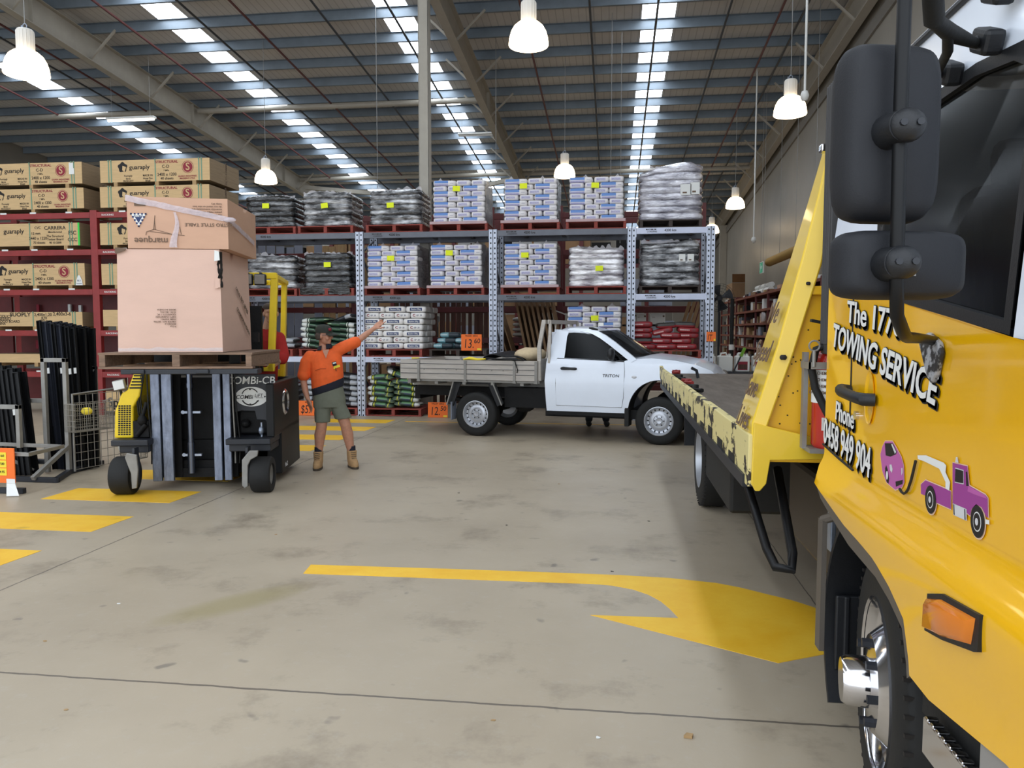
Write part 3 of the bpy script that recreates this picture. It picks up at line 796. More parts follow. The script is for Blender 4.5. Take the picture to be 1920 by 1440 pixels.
two_column('grey', -7.05, Z3 + 0.155, 2, 0.11, 'bag', 'behind the yellow forklift post', 'charcoal bags behind the forklift', w=0.56)
# floor level
make_pallet('red floor pallet under the green and white potting bags', 'pallet_red', (-4.38, YF + 0.62, 0.003), 0, 'red pallets under bag stacks')
two_column('green2', -4.4, 0.155, 5, 0.112, 'bag', 'floor stack by the post', 'green and white bags by the post', w=0.5)
place_bag('green2', (-4.68, YF + .32, .155 + .62), (0, -.05, 0), 'green and white potting bag topmost at left of the floor stack', 'bag', 'green and white bags by the post')
place_bag('green2', (-4.3, YF + .36, .155 + .66), (.1, .42, .2), 'green and white potting bag sliding down across the floor stack', 'bag', 'green and white bags by the post')
place_bag('grey', (-4.42, YF + .75, .155 + .74), (.1, .15, .3), 'dark green bag lying highest at the back of the floor stack', 'bag', 'green and white bags by the post')
make_pallet('red floor pallet behind the pointing man', 'pallet_red', (-5.7, YF + 0.62, 0.003), 0, 'red pallets under bag stacks')
two_column('grey', -5.7, 0.155, 6, 0.112, 'bag', 'floor stack behind the shorts', 'charcoal bags on the floor', w=0.56)
make_pallet('red floor pallet behind the forklift rear panel', 'pallet_red', (-7.0, YF + 0.62, 0.003), 0, 'red pallets under bag stacks')
two_column('grey', -7.0, 0.155, 4, 0.115, 'bag', 'floor stack behind the forklift', 'charcoal bags behind the forklift on the floor', w=0.56)
# teal bags
make_pallet('dark pallet under the teal bags beside the 13.60 price card', 'pallet_dark', (-3.05, YF + 0.62, Z3), 0)
for i, (x, z, rz, lb) in enumerate([(-3.4, .06, .1, 'teal bag lowest at left on the dark pallet'), (-3.14, .06, -.1, 'teal bag lowest beside the 13.60 card, half tucked under'), (-2.85, .06, 0, 'teal bag lowest, hidden behind the 13.60 card'), (-3.33, .17, -.08, 'teal bag second up at left of the low pile'), (-2.95, .17, .1, 'teal bag second up behind the 13.60 card'), (-3.28, .28, .05, 'dark and teal bag on top of the low pile')]):
    place_bag('teal', (x, YF + 0.4 + 0.1 * (i % 2), Z3 + 0.155 + z), (0, 0, rz), lb, 'bag', 'teal bags on the lower shelf')
# red bags
make_pallet('brown timber pallet under the red bags', 'pallet_red', (1.08, YF + 0.62, Z3), 0)
RB = [(.62, 0, 0, 'red'), (1.02, 0, 0, 'red'), (1.4, 0, 0, 'red'), (.56, 1, 0, 'red_dark'), (.93, 1, 0, 'red'), (1.3, 1, 0, 'red'), (.55, 2, 0, 'red'), (1.1, 2, .03, 'red'), (1.42, 2, 0, 'red'), (.56, 3, 0, 'red'), (.94, 2.75, -.22, 'red'), (1.42, 3, .05, 'red'), (.55, 4, 0, 'red'), (1.02, 3.8, -.06, 'red_dark'), (1.36, 3.9, .03, 'red_dark')]
for i, (x, r, ry, k) in enumerate(RB):
    rr = int(round(r))
    place_bag(k, (x, YF + .3 + random.uniform(-.03, .03), Z3 + .155 + .06 + r * .108), (0.05 if r > 2 else 0, ry, random.uniform(-.08, .08)),
              '%s bag, %s layer up at %s, pile behind the ute bonnet' % ('red' if k == 'red' else 'dark-topped red', ORD[rr] if rr else 'lowest', 'left' if x < .7 else ('middle' if x < 1.2 else 'right')), 'bag', 'red bags behind the ute bonnet')

# ---- orange price cards
def price_card(name_label, loc, w, h, big, small, head, rz=0.0, tilt=0.0, ink='ink'):
    t = thing('price_card', name_label, 'price sign', loc, rz, 'orange price cards')
    b = MB(); b.b2((-w / 2, -0.003, 0), (w / 2, 0.003, h)); c = b.build('card', 'orange_card', t); 
    y = -0.0045
    b = MB(); b.text(big, h * 0.78, frame((-w * 0.14, y, h * 0.4), (1, 0, 0), (0, 0, 1)), 0.72, 0.0, 0.1)
    if small: b.text(small, h * 0.42, frame((w * 0.27, y, h * 0.58), (1, 0, 0), (0, 0, 1)), 0.95, 0.006, 0.1)
    b.text(head, h * 0.12, frame((0, y, h * 0.9), (1, 0, 0), (0, 0, 1)), 1.1, 0.02)
    b.build('lettering', ink, t)
    b = MB(); b.b2((w * 0.28, -0.006, 0.01), (w * 0.47, -0.0045, 0.045)); b.build('sticker', 'tag_yellow', t)
    t.rotation_euler = (tilt, 0, rz)
    return t
price_card('orange price card reading 13.60 in front of the teal bags', (-2.77, YF + 0.02, Z3 + 0.13), 0.41, 0.32, '13.', '60', 'TRADE  20KG')
price_card('orange price card reading 12.50 on the floor by the ute mudguard', (-3.43, YF - 0.1, 0.005), 0.40, 0.30, '12.', '50', 'PALLET  20KG', tilt=-0.05)
price_card('orange price card reading 5 behind the dangling hand', (-6.1, YF - 0.1, 0.005), 0.52, 0.30, '$5.', '', 'MIX 25LT', tilt=-0.05, rz=-0.1)
price_card('small orange price card on the end post of the racking', (1.83, YF - 0.02, 1.52), 0.17, 0.18, 'IT', '', 'NEW')
b = MB(); b.b2((-3.98, YF + .012, 1.1), (-3.82, YF + .016, 1.19)); tag(b.build('shelf_ticket', 'tag_yellow'), 'yellow shelf ticket above the ute tray corner', 'label')
b = MB(); b.b2((-3.99, YF + .008, 1.0), (-3.82, YF + .012, 1.09)); tag(b.build('shelf_ticket', 'paper'), 'white shelf ticket hanging under the yellow one', 'label')

# ================================================================ dark red racking behind
b0 = 17.4
rr = thing('pallet_rack', 'dark red timber racking standing behind the grey racking', 'racking', (-3.2, b0, 0))
for X in (-11.0, -8.9, -6.0, -2.75, -1.2, 1.92):
    for Y in (0, 0.9):
        b = MB(); b.b2((X + 3.2 - 0.06, Y - 0.04, 0), (X + 3.2 + 0.06, Y + 0.04, 4.5)); b.build('upright', 'rack_dark_red', rr)
for z in (4.28, 3.46, 2.2, 1.5, 0.45):
    for xa, xb in ((-11, -8.9), (-8.9, -6), (-6, -2.75), (-2.75, -1.2), (-1.2, 1.92)):
        b = MB(); b.b2((xa + 3.26, -0.06, z - 0.06), (xb + 3.14, -0.01, z + 0.06)); b.build('beam', 'rack_dark_red', rr, bev=0.006)
        b = MB(); b.b2((xa + 3.26, 0.9, z - 0.06), (xb + 3.14, 0.95, z + 0.06)); b.build('beam', 'rack_dark_red', rr, bev=0.006)
def board(X, Y, z0, z1, w, k, label, group, lean=0.0, leanx=0.0, cat='board', th=0.03, nm='board'):
    b = MB(); b.box((0, 0, 0.5 * (z1 - z0)), (w, th, z1 - z0)); o = b.build(nm, k)
    o.location = (X, Y, z0); o.rotation_euler = (lean, leanx, 0)
    return tag(o, label, cat, group)
NTH = ['first'] + ORD[1:] + ['eleventh', 'twelfth', 'thirteenth', 'fourteenth', 'fifteenth', 'sixteenth', 'seventeenth', 'eighteenth']
i = 0
for X, w, k in [(-8.45, .2, 'board_grey'), (-8.2, .2, 'board_grey'), (-7.95, .19, 'board_grey'), (-7.72, .17, 'board_grey'), (-7.5, .2, 'board_grey'), (-7.0, .19, 'board_grey'), (-6.82, .12, 'timber'), (-6.66, .14, 'timber'), (-6.42, .18, 'timber'), (-6.2, .11, 'timber'), (-5.85, .14, 'timber'), (-5.64, .16, 'timber')]:
    board(X, b0 + 0.3 - 0.02 * (i % 3), 0.01, 3.78 - .02 * (i % 4), w, k, '%s upright in the red racking behind the man, %s from left' % ('grey primed board' if k == 'board_grey' else 'tan pine board', NTH[i]), ('grey boards' if k == 'board_grey' else 'pine boards') + ' behind the pointing man', lean=-0.03); i += 1
for q in range(17):
    X = -4.95 + q * 0.135
    board(X + random.uniform(-.02, .02), b0 + 0.3 + random.uniform(-.05, .1), 0.01, random.uniform(2.9, 3.3), random.choice((.08, .1, .12)), 'timber_brown', 'dark brown timber length upright above the ute tray, %s from left' % NTH[q], 'brown timber lengths behind the ute tray', lean=-0.04, nm='timber_length')
for q in range(8):
    board(-1.75 + q * 0.11, b0 - 0.43, 0.6, 2.4, 0.05, 'card_brown', 'thin brown panel leaning behind the ute headboard, %s from left' % NTH[q], 'leaning panels behind the ute', leanx=-0.2, th=0.6, nm='panel')
for q in range(3):
    board(-2.2 + q * 0.12, b0 - 0.48, 0.55, 2.2, 0.02, 'card_brown', 'thin brown sheet leaning beside the second grey post, %s from left' % NTH[q], 'leaning sheets beside the post', leanx=-0.3, th=0.7, nm='panel')
for q in range(4):
    board(1.25 + q * 0.1, b0 - 0.3, 1.0, 2.55, 0.07, 'card_brown', 'brown timber length leaning behind the red bags, %s from left' % NTH[q], 'leaning lengths behind the red bags', leanx=0.28, nm='timber_length')
b = MB(); b.bar((-1.65, b0 - .3, 2.3), (-.7, b0 - .3, 1.95), .03, .03); tag(b.build('steel_rod', 'white_matt'), 'pale thin rod slanting down behind the white cab', 'rod')
for q in range(4):
    place_bag('offwhite', (-1.98, b0 + .25, 1.63 + q * .115), (0, 0, random.uniform(-.04, .04)), 'pale plump pack, %s up, on the red shelf behind the headboard' % (ORD[q] if q else 'lowest'), 'pack', 'pale packs on the red shelf')
b = MB(); b.b2((-2.6, b0 + .05, 1.51), (-0.4, b0 + .85, 1.57)); tag(b.build('shelf_board', 'rack_dark_red'), 'dark red shelf under the pale packs', 'shelf')
def carton(x0, x1, y, z0, z1, label, k='white_matt', d=0.3, group=None, spot=True):
    t = thing('carton', label, 'box', ((x0 + x1) / 2, y + d / 2, z0), 0, group)
    w = x1 - x0; h = z1 - z0
    b = MB(); b.b2((-w / 2, -d / 2, 0), (w / 2, d / 2, h)); b.build('box_body', k, t, bev=0.004)
    if spot:
        b = MB(); b.cyl((w * .38, -d / 2 - .002, h * .75), (w * .38, -d / 2, h * .75), .022, n=12); b.cyl((w * .38, -d / 2 - .002, h * .12), (w * .38, -d / 2, h * .12), .022, n=12)
        b.b2((-w * .4, -d / 2 - .002, h * .64), (-w * .2, -d / 2, h * .68)); b.build('print', 'ink_brown', t)
carton(.36, .5, b0, 1.86, 2.12, 'white carton half hidden by the third grey post')
carton(.51, .72, b0, 1.86, 2.1, 'narrow white carton beside the third grey post')
carton(.82, 1.14, b0, 1.86, 2.1, 'wide white carton standing alone above the red bags')
b = MB(); b.b2((.2, b0 - .02, 1.82), (1.85, b0 + .8, 1.86)); tag(b.build('shelf_board', 'dark'), 'dark shelf carrying the white cartons', 'shelf')
for q, (x0, x1, z0, z1, lb) in enumerate([(-3.55, -3.2, 3.55, 3.75, 'first'), (-2.3, -1.9, 3.53, 3.95, 'second'), (-1.8, -1.2, 3.53, 3.9, 'third')]):
    carton(x0, x1, b0 + .1, z0, z1, 'pale carton on the red racking seen between the shelves, %s from the column' % lb, 'paper', 0.5)
# a further row of racking, deep in the shop
r3 = thing('pallet_rack', 'distant red racking of cartons seen through the gaps', 'racking', (-4, 24, 0))
for X in range(-9, 6, 2):
    b = MB(); b.b2((X - .06, -.05, 0), (X + .06, .05, 5.2)); b.build('upright', 'rack_dark_red', r3)
for z in (5.1, 3.7, 2.4, 1.2):
    b = MB(); b.b2((-9, -.05, z - .06), (5.6, 0, z + .06)); b.build('beam', 'rack_dark_red', r3)
    b = MB(); b.b2((-9, .0, z + .06), (5.6, 1.0, z + .08)); b.build('shelf', 'dark', r3)
k = 0
for z in (.0, 1.28, 2.48, 3.78):
    x = -12.8
    while x < 1.2:
        w = random.uniform(.5, 1.1); h = random.uniform(.5, .95)
        if random.random() < .85:
            carton(x, x + w, 24.05, z + .005, z + h, 'large carton on the distant red racking', random.choice(('card_brown', 'board_grey', 'dark', 'card_brown')), .8, 'cartons on the distant racking', False)
        x += w + random.uniform(.03, .2)
# ================================================================ red plywood racking at left
YL = 14.45
rp = thing('pallet_rack', 'red racking full of plywood packs at the left', 'racking', (-10.4, YL, 0))
for X in (-15.7, -13.06, -10.41, -7.86):
    for Y in (0.05, 1.1):
        b = MB(); b.b2((X + 10.4 - .075, Y - .05, 0), (X + 10.4 + .075, Y + .05, 4.14)); b.build('upright', 'rack_red', rp, bev=.005)
for z in (4.1, 3.36, 2.56, 1.725, 0.88):
    for xa, xb in ((-15.7, -13.06), (-13.06, -10.41), (-10.41, -7.86)):
        if z < 1 and xa < -15: continue
        for Y in (0.0, 1.1):
            b = MB(); b.b2((xa + 10.4 + .075, Y, z - .115), (xb + 10.4 - .075, Y + .05, z)); bb = b.build('beam', 'rack_red', rp, bev=.006)
            if Y == 0:
                b = MB()
                for q in (.25, .5, .8):
                    x = xa + 10.4 + q * (xb - xa); b.b2((x - .07, -.003, z - .012), (x + .07, .0, z + .02))
                b.build('shelf_ticket', 'paper', bb)
                b = MB(); b.text('RACKING', .05, frame((xa + 10.4 + .32, -.003, z - .06), (1, 0, 0), (0, 0, 1)), 1.2, .01); b.build('lettering', 'paper', bb)
        b = MB(); b.b2((xa + 10.4 + .1, 1.0, z - .7), (xb + 10.4 - .1, 1.06, z - .1)); b.build('back_panel', 'rack_dark_red', rp)
b = MB(); b.b2((-11.08, YL - .012, 1.63), (-10.92, YL - .006, 1.70)); tag(b.build('shelf_ticket', 'tag_yellow'), 'bright yellow ticket on the red beam behind the black posts', 'label')

def s_logo(b, x, y, z, r):
    """round emblem: a disc cut by an S, with a thin ring"""
    m = frame((x, y, z), (1, 0, 0), (0, 0, 1))
    n = 40
    for a in range(n):
        a0, a1 = 2 * math.pi * a / n, 2 * math.pi * (a + 1) / n
        b.poly([m @ Vector((r * 1.22 * math.cos(a0), r * 1.22 * math.sin(a0), 0)), m @ Vector((r * 1.22 * math.cos(a1), r * 1.22 * math.sin(a1), 0)), m @ Vector((r * 1.14 * math.cos(a1), r * 1.14 * math.sin(a1), 0)), m @ Vector((r * 1.14 * math.cos(a0), r * 1.14 * math.sin(a0), 0))])
    b.poly([m @ Vector((r * math.cos(2 * math.pi * a / n), r * math.sin(2 * math.pi * a / n), 0)) for a in range(n)])
def plate(loc, w, h, label, style, d=1.2, group='plywood packs', bearers=True, straps=True, cut=None):
    """a strapped pack of sheets; loc = front left bottom corner of the bearers"""
    t = thing('plywood_pack', label, 'plywood pack', (loc[0] + w / 2, loc[1], loc[2]), 0, group)
    z0 = 0.08 if bearers else 0.0
    b = MB(); b.mi = 0; b.b2((-w / 2, 0.012, z0), (w / 2, d, z0 + h)); b.build('sheet_stack', 'ply_side', t)
    b = MB(); b.b2((-w / 2, 0, z0), (w / 2, .012, z0 + h)); fb = b.build('front_board', 'ply', t)
    if bearers:
        for x in (-w * .36, w * .02, w * .36):
            b = MB(); b.b2((x - .04, .0, 0), (x + .04, d, z0)); b.build('bearer', 'timber', t)
    if straps:
        for x in (-w * .42, w * .01, w * .405):
            b = MB()
            for dx in ((0, .055) if abs(x) > w * .2 else (0,)):
                b.b2((x + dx - .012, -.004, z0 - .004), (x + dx + .012, 0, z0 + h + .004)); b.b2((x + dx - .012, -.004, z0 + h), (x + dx + .012, d, z0 + h + .004)); b.b2((x + dx - .012, -.012, z0 + h - .02), (x + dx + .012, 0, z0 + h + .012))
            b.build('strap', 'strap_green', t)
    y = -.0035
    T = lambda s, size, x, z, wd=1.0, bo=.01: b.text(s, size, frame((x, y, z0 + z), (1, 0, 0), (0, 0, 1)), wd, bo, ext=.0006)
    if style == 'guara':
        b = MB(); s = h / .45
        T('guaraply', .13 * s, -w * .135, h * .66, 1.05, .012)
        m = frame((-w * .135 - .36, y, z0 + h * .68), (1, 0, 0), (0, 0, 1))
        # leafy head emblem left of the name
        b.poly([m @ Vector((.1 * s * math.cos(a) * (1 + .12 * math.sin(5 * a)), .1 * s * math.sin(a) * (1 + .12 * math.sin(5 * a)), 0)) for a in [2 * math.pi * k / 30 for k in range(30)]])
        T('Formply', .055 * s, -w * .24, h * .28); T('Birch', .05 * s, -w * .24, h * .15); T('MADE IN', .055 * s, -w * .06, h * .28); T('Hoop Pine', .05 * s, -w * .06, h * .15); T('Brazil', .05 * s, -w * .06, h * .04); T('PRODUCT', .05 * s, -w * .24, h * .04)
        T('C-D', .085 * s, w * .105, h * .66, 1.1); T('7 MPa', .05 * s, w * .11, h * .48); T('2400 x 1200', .085 * s, w * .115, h * .3); T('40 sheets', .075 * s, w * .115, h * .12)
        b.build('lettering', 'ink', t)
        b = MB(); m2 = frame((-w * .135 - .34, y - .001, z0 + h * .64), (1, 0, 0), (0, 0, 1)); b.poly([m2 @ Vector(p) for p in ((-.02 * s, .05 * s, 0), (.06 * s, .02 * s, 0), (.02 * s, -.09 * s, 0), (-.03 * s, -.04 * s, 0))]); b.build('emblem_gap', 'ply', t)
        b = MB(); T('STRUCTURAL', .075 * s, w * .115, h * .87, 1.1, .02); s_logo(b, w * .305, y, z0 + h * .62, .105 * s); T('GUARA INDUSTRIES', .045 * s, w * .3, h * .2, 1.0, .02); T('MADEIRAS LTDA', .045 * s, w * .3, h * .1, 1.0, .02)
        lr = b.build('emblem', 'ink_red', t)
        b = MB(); b.text('S', 0.21 * s, frame((w * .305, y - .0015, z0 + h * .62), (1, 0, 0), (0, 0, 1)), 1.0, .012); b.build('emblem_letter', 'ply', t)
    elif style == 'carrera':
        b = MB(); T('guaraply', .13, -w * .15, h * .66, 1.05, .012); T('CVC', .07, w * .09, h * .8); T('12 mm', .075, w * .07, h * .55); T('2440 x 1220', .08, w * .09, h * .33); T('70 sheets', .07, w * .1, h * .14)
        T('CARRERA', .1, w * .26, h * .78, 1.1); T('Manufactured', .055, w * .26, h * .6); T('The Structural', .065, w * .26, h * .42); T('Timber Board', .065, w * .26, h * .28); T('90 10 2000', .06, w * .26, h * .13); T('FSC', .11, w * .43, h * .55); T('CCC', .1, w * .43, h * .25)
        b.build('lettering', 'ink', t)
        b = MB(); b.b2((w / 2 - .035, -.004, z0), (w / 2 + .004, .0, z0 + h)); b.build('green_edge', MT['neon'], t)
    elif style == 'suoply':
        b = MB(); T('SUOPLY', .11, -w * .12, h * .82, 1.2, .02); T('2,400x1,20', .09, w * .11, h * .82); T('2,400x3-6', .1, w * .3, h * .86); T('R70', .08, w * .12, h * .58); T('600 mm', .08, w * .13, h * .38); T('MILL PRODUCT', .08, -w * .33, h * .7); T('ENGINEERED', .08, -w * .32, h * .52); T('HARDWOOD BOARD', .075, -w * .29, h * .34); T('CHINA', .07, -w * .32, h * .18)
        b.build('lettering', 'ink', t)
    elif style == 'spec':
        b = MB(); T('Spec', .26, -w / 2 + .28, h * .42, 1.0, .02); b.b2((-w / 2 + .24 - .006, y, z0), (-w / 2 + .24 + .006, 0, z0 + h)); b.build('lettering', 'ink', t)
    elif style == 'side':
        b = MB(); T('S', .2, -w / 2 + .4, h * .82, 1.1, .02); T('52', .17, -w / 2 + .42, h * .5, .9, .02); T('EE', .15, -w / 2 + .42, h * .22, .9, .02); b.build('lettering', 'ink', t)
    if style in ('guara', 'carrera'):
        b = MB(); b.text('PLY-12MM', .1, frame((w / 2 + .0015, d * .55, z0 + h * .55), (0, 0, 1), (0, -1, 0)), 1.0, .01, ext=.0005); b.build('side_marking', 'ink_brown', t)
    return t
MT['neon'] = M('neon_green_paint', '#35c94a', .6)
plate((-10.24, YL, 4.104), 2.33, .41, 'lower plywood pack on the top of the right-hand red bay', 'guara')
plate((-10.22, YL, 4.596), 2.33, .43, 'topmost plywood pack, highest at the right of the red racking', 'guara')
plate((-12.95, YL, 4.104), 2.35, .41, 'lower plywood pack on the top of the left-hand red bay', 'guara')
plate((-12.97, YL, 4.596), 2.35, .43, 'highest plywood pack at the far left of the red racking', 'guara')
plate((-12.97, YL, 3.364), 2.25, .455, 'plywood pack with a bright green edge, second red shelf down', 'carrera')
plate((-10.27, YL, 3.364), 2.3, .43, 'plywood pack mostly hidden behind the upper cardboard box', 'guara')
plate((-12.97, YL, 2.564), 2.33, .44, 'plywood pack with a white tag, third red shelf down', 'guara')
plate((-10.27, YL, 2.564), 2.3, .42, 'plywood pack with large black letters beside the cardboard box', 'side')
plate((-12.97, YL, 1.729), 2.24, .29, 'thin plywood pack behind the tall black posts', 'suoply')
plate((-10.27, YL, 1.729), 2.3, .33, 'plain brown pack beside the lower cardboard box', 'none', straps=False)
plate((-12.97, YL, 0.98), 2.24, .18, 'low pale plywood pack behind the short black posts', 'none', straps=False)
plate((-10.27, YL, 0.004), 2.3, .4, 'pale floor pack lettered Spec behind the yellow forklift hood', 'spec', straps=False)
b = MB(); b.prism([(-.08, 0), (.08, 0), (.065, .1), (.02, .2), (-.02, .2), (-.06, .1)], .003, frame((-10.76, YL - .012, 2.64), (1, 0, 0), (0, 0, 1)))
tg = b.build('hang_tag', 'paper'); tag(tg, 'white hanging tag on the plywood pack, third red shelf down', 'tag')
b = MB(); b.text('PLY', .05, frame((-10.76, YL - .016, 2.73), (1, 0, 0), (0, 0, 1)), 1, .01); b.b2((-10.82, YL - .016, 2.67), (-10.70, YL - .0155, 2.68)); b.build('lettering', 'ink_blue', tg)
b = MB(); b.b2((-10.89, YL + .0, 4.98), (-10.80, YL - .01, 5.09)); b.b2((-10.89, YL - .012, 4.86), (-10.78, YL - .006, 4.98)); tag(b.build('hang_tag', 'paper'), 'white paper tag on the highest left plywood pack', 'tag')
# small tags, tins and hanging goods deep in the shelves
for q, (x, z, k, lb) in enumerate([(-11.7, 2.2, 'paper', 'small white ticket hanging deep in the fourth red shelf, middle'), (-11.45, 2.18, 'paper', 'bright white ticket hanging deep in the fourth red shelf'), (-11.05, 2.17, 'paper', 'small white ticket hanging near the red post, fourth shelf'), (-12.45, 2.2, 'ink_red', 'small red hanging packet deep in the fourth red shelf'), (-12.5, 1.42, 'ink_red', 'small red packet hanging behind the short black posts'), (-11.9, 1.45, 'paper', 'slim pale packet hanging beside the tall black posts')]):
    b = MB(); b.b2((x - .03, YL + .9, z - .09), (x + .03, YL + .94, z + .09)); tag(b.build('hanging_ticket', k), lb, 'ticket', 'tickets in the red racking')
# ================================================================ stand of black posts at the left
st = thing('display_stand', 'grey square-tube display stand holding black posts', 'stand', (-6.7, 8.0, 0))
def stub(name, pts, r=0.02, k='galv_tube', parent=st, off=(6.7, -8.0, 0)):
    b = MB()
    for p, q in zip(pts, pts[1:]):
        P, Q = Vector(p) + Vector(off), Vector(q) + Vector(off); d = (Q - P).normalized() * r
        b.bar(P - d, Q + d, r * 2, r * 2)
    return b.build(name, k, parent, bev=0.004)
stub('hoop_frame', [(-6.75, 8.38, 0.04), (-6.75, 8.38, 1.37), (-6.47, 8.38, 1.37), (-6.47, 8.38, 0.04)], .025)
stub('hoop_frame', [(-6.93, 8.95, 0.04), (-6.93, 8.95, 1.25), (-6.5, 8.95, 1.25), (-6.5, 8.95, 0.04)], .022)
stub('side_rail', [(-8.0, 8.4, .88), (-6.78, 8.4, .88)], .025)
stub('base_frame', [(-6.19, 7.3, .03), (-7.4, 7.25, .03), (-7.4, 9.0, .03), (-6.5, 9.0, .03), (-6.47, 8.38, .03), (-6.25, 7.88, .03), (-7.3, 7.9, .03)], .028, 'charcoal')
stub('brace', [(-6.47, 8.36, .33), (-6.5, 7.85, .06)], .024)
stub('brace', [(-7.2, 7.95, .38), (-6.9, 8.3, .06)], .02)
stub('low_frame', [(-7.25, 7.33, .42), (-6.1, 7.3, .42), (-6.14, 7.85, .42), (-7.2, 7.95, .42), (-7.25, 7.33, .42)], .02)
stub('front_hoop', [(-7.8, 7.85, .04), (-7.8, 7.85, .86), (-6.66, 7.85, .86), (-6.66, 7.85, .42)], .024)
pc = thing('price_board', 'orange price board with yellow labels at the left edge', 'price sign', (-6.34, 7.25, .12))
b = MB(); b.b2((-.38, -.006, 0), (.12, .006, .37)); b.build('card', 'orange_card', pc)
for i in range(3):
    b = MB(); b.b2((-.3, -.011, .08 + i * .085), (.03, -.006, .155 + i * .085)); lb = b.build('label', 'tag_yellow', pc)
    b = MB(); b.b2((-.29, -.013, .09 + i * .085), (-.16, -.011, .145 + i * .085)); b.build('label_patch', 'paper', lb)
    b = MB(); b.text(('$4.95', '$7.80', '$9.60')[i], .035, frame((-.03, -.012, .118 + i * .085), (1, 0, 0), (0, 0, 1)), 1, .01); b.build('lettering', 'ink', lb)
b = MB(); b.poly([Vector(p) for p in ((-6.3, 7.22, .12), (-6.2, 7.22, .12), (-6.1, 7.15, .008), (-6.22, 7.12, .008))]); b.poly([Vector(p) for p in ((-6.3, 7.221, .121), (-6.2, 7.221, .121), (-6.2, 7.221, .17), (-6.3, 7.221, .17))])
tag(b.build('paper_tag', 'paper'), 'white paper tag drooping onto the floor below the orange board', 'tag')
def picket(L):
    b = MB()
    for a in (90, 210, 330):
        c, s_ = math.cos(R(a)), math.sin(R(a))
        b.bar((c * .012, s_ * .012, 0), (c * .012, s_ * .012, L), .032 if a != 90 else .006, .006 if a != 90 else .032)
    return b
def spost(loc, L, w, lean, label, grp, tagz=None, blue=False):
    t = thing('steel_post', label, 'post', loc, 0, grp)
    b = MB(); b.bar((-w / 2, 0, 0), (-w / 2, 0, L), .005, .03); b.bar((w / 2, 0, 0), (w / 2, 0, L), .005, .03); b.box((0, 0.012, L / 2), (w, .005, L)); b.box((0, 0.0, L - .004), (w, .028, .008))
    b.build('post_body', MT['post_blue'] if blue else 'black_paint', t)
    if tagz:
        b = MB(); b.b2((-.02, -.02, tagz), (.02, -.016, tagz + .07)); b.build('paper_label', 'paper', t)
    t.rotation_euler = lean
MT['post_blue'] = M('blue_black_paint', '#23262f', .35, 0, .1, 8)
for i in range(24):
    f, rw = i % 8, i // 8
    spost((-6.83 + f * .054 + .02 * rw, 8.60 + rw * .09 + .012 * (f % 3), .01 + .0), 1.85 - .014 * f, .054, (-.03 * (rw + 1), R(-7 + f * .35), R(-10)),
          'tall black steel post, %s from left, %s row of the tall bundle' % ('first' if f == 0 else ORD[f], ('front', 'middle', 'rear')[rw]), 'tall black posts', 1.18 + .01 * (f % 3) if rw == 0 and f in (0, 1, 4, 6, 7) else None, f in (1, 2, 4))
for i in range(18):
    f, rw = i % 9, i // 9
    spost((-7.36 + f * .064, 8.18 + rw * .12, .01), 1.35 - .015 * f + .03 * (f % 2), .066, (-.04, R(-6), R(8)),
          'short black steel post, %s from left, %s row of the short bundle' % ('leftmost' if f == 0 else ORD[f], 'front' if rw == 0 else 'rear'), 'short black posts', .72 if (rw == 0 and f == 7) else None)
# wire mesh end panel with baskets
def wires(b, o, u, v, nu, nv, r=.003):
    o, u, v = Vector(o), Vector(u), Vector(v)
    for i in range(nu + 1): b.bar(o + u * i / nu, o + u * i / nu + v, r * 2, r * 2)
    for j in range(nv + 1): b.bar(o + v * j / nv, o + v * j / nv + u, r * 2, r * 2)
wp = thing('mesh_panel', 'zinc wire mesh panel at the end of the post stand', 'mesh panel', (-6.43, 8.4, 0))
b = MB(); b.tube([(0.02, 0, .03), (.02, 0, .96), (.22, .75, 1.0), (.24, .85, .9), (.24, .85, .03)], .014, 8); b.build('panel_frame', 'galv_tube', wp)
b = MB(); wires(b, (.02, 0, .05), (.22, .8, 0), (0, 0, .9), 9, 9); b.build('mesh', 'basket', wp)
def basket(loc, rz, w, d, h, n, label, fill=True):
    t = thing('wire_basket', label, 'basket', loc, rz, 'wire baskets')
    b = MB()
    for (o, u) in (((-w / 2, -d / 2, 0), (w, 0, 0)), ((w / 2, -d / 2, 0), (0, d, 0)), ((w / 2, d / 2, 0), (-w, 0, 0)), ((-w / 2, d / 2, 0), (0, -d, 0))): wires(b, o, u, (0, 0, h), n, 5, .0022)
    wires(b, (-w / 2, -d / 2, 0), (w, 0, 0), (0, d, 0), n, n, .0022)
    b.build('mesh', 'basket', t)
    b = MB(); b.tube([(-w / 2, -d / 2, h), (w / 2, -d / 2, h), (w / 2 + .05, 0, h + .03), (w / 2, d / 2, h), (-w / 2, d / 2, h)], .004, 6, loop=True); b.build('rim', 'basket', t)
    return t
basket((-6.28, 8.52, .52), R(72), .5, .2, .33, 9, 'large wire basket at the top of the mesh panel')
basket((-6.1, 9.1, .42), R(0), .2, .2, .22, 6, 'middle wire basket on the end of the mesh panel')
basket((-6.1, 9.1, .08), R(0), .22, .22, .24, 7, 'lowest wire basket, with a white tag, on the mesh panel')
basket((-6.08, 9.1, .72), R(0), .2, .2, .2, 6, 'small upper wire basket on the end of the mesh panel')
for (loc, k, lb) in (((-6.13, 9.08, .45), 'paper', 'crumpled clear packet in the middle wire basket'), ((-6.1, 9.1, .75), 'silver_print', 'shiny packet in the small upper wire basket'), ((-6.3, 8.5, .75), 'tag_yellow', 'yellow label in the large wire basket')):
    b = MB(); b.ell(loc, (.07, .05, .05), 10, 6); o = b.build('packet', k, smooth=60); tag(o, lb, 'packet')
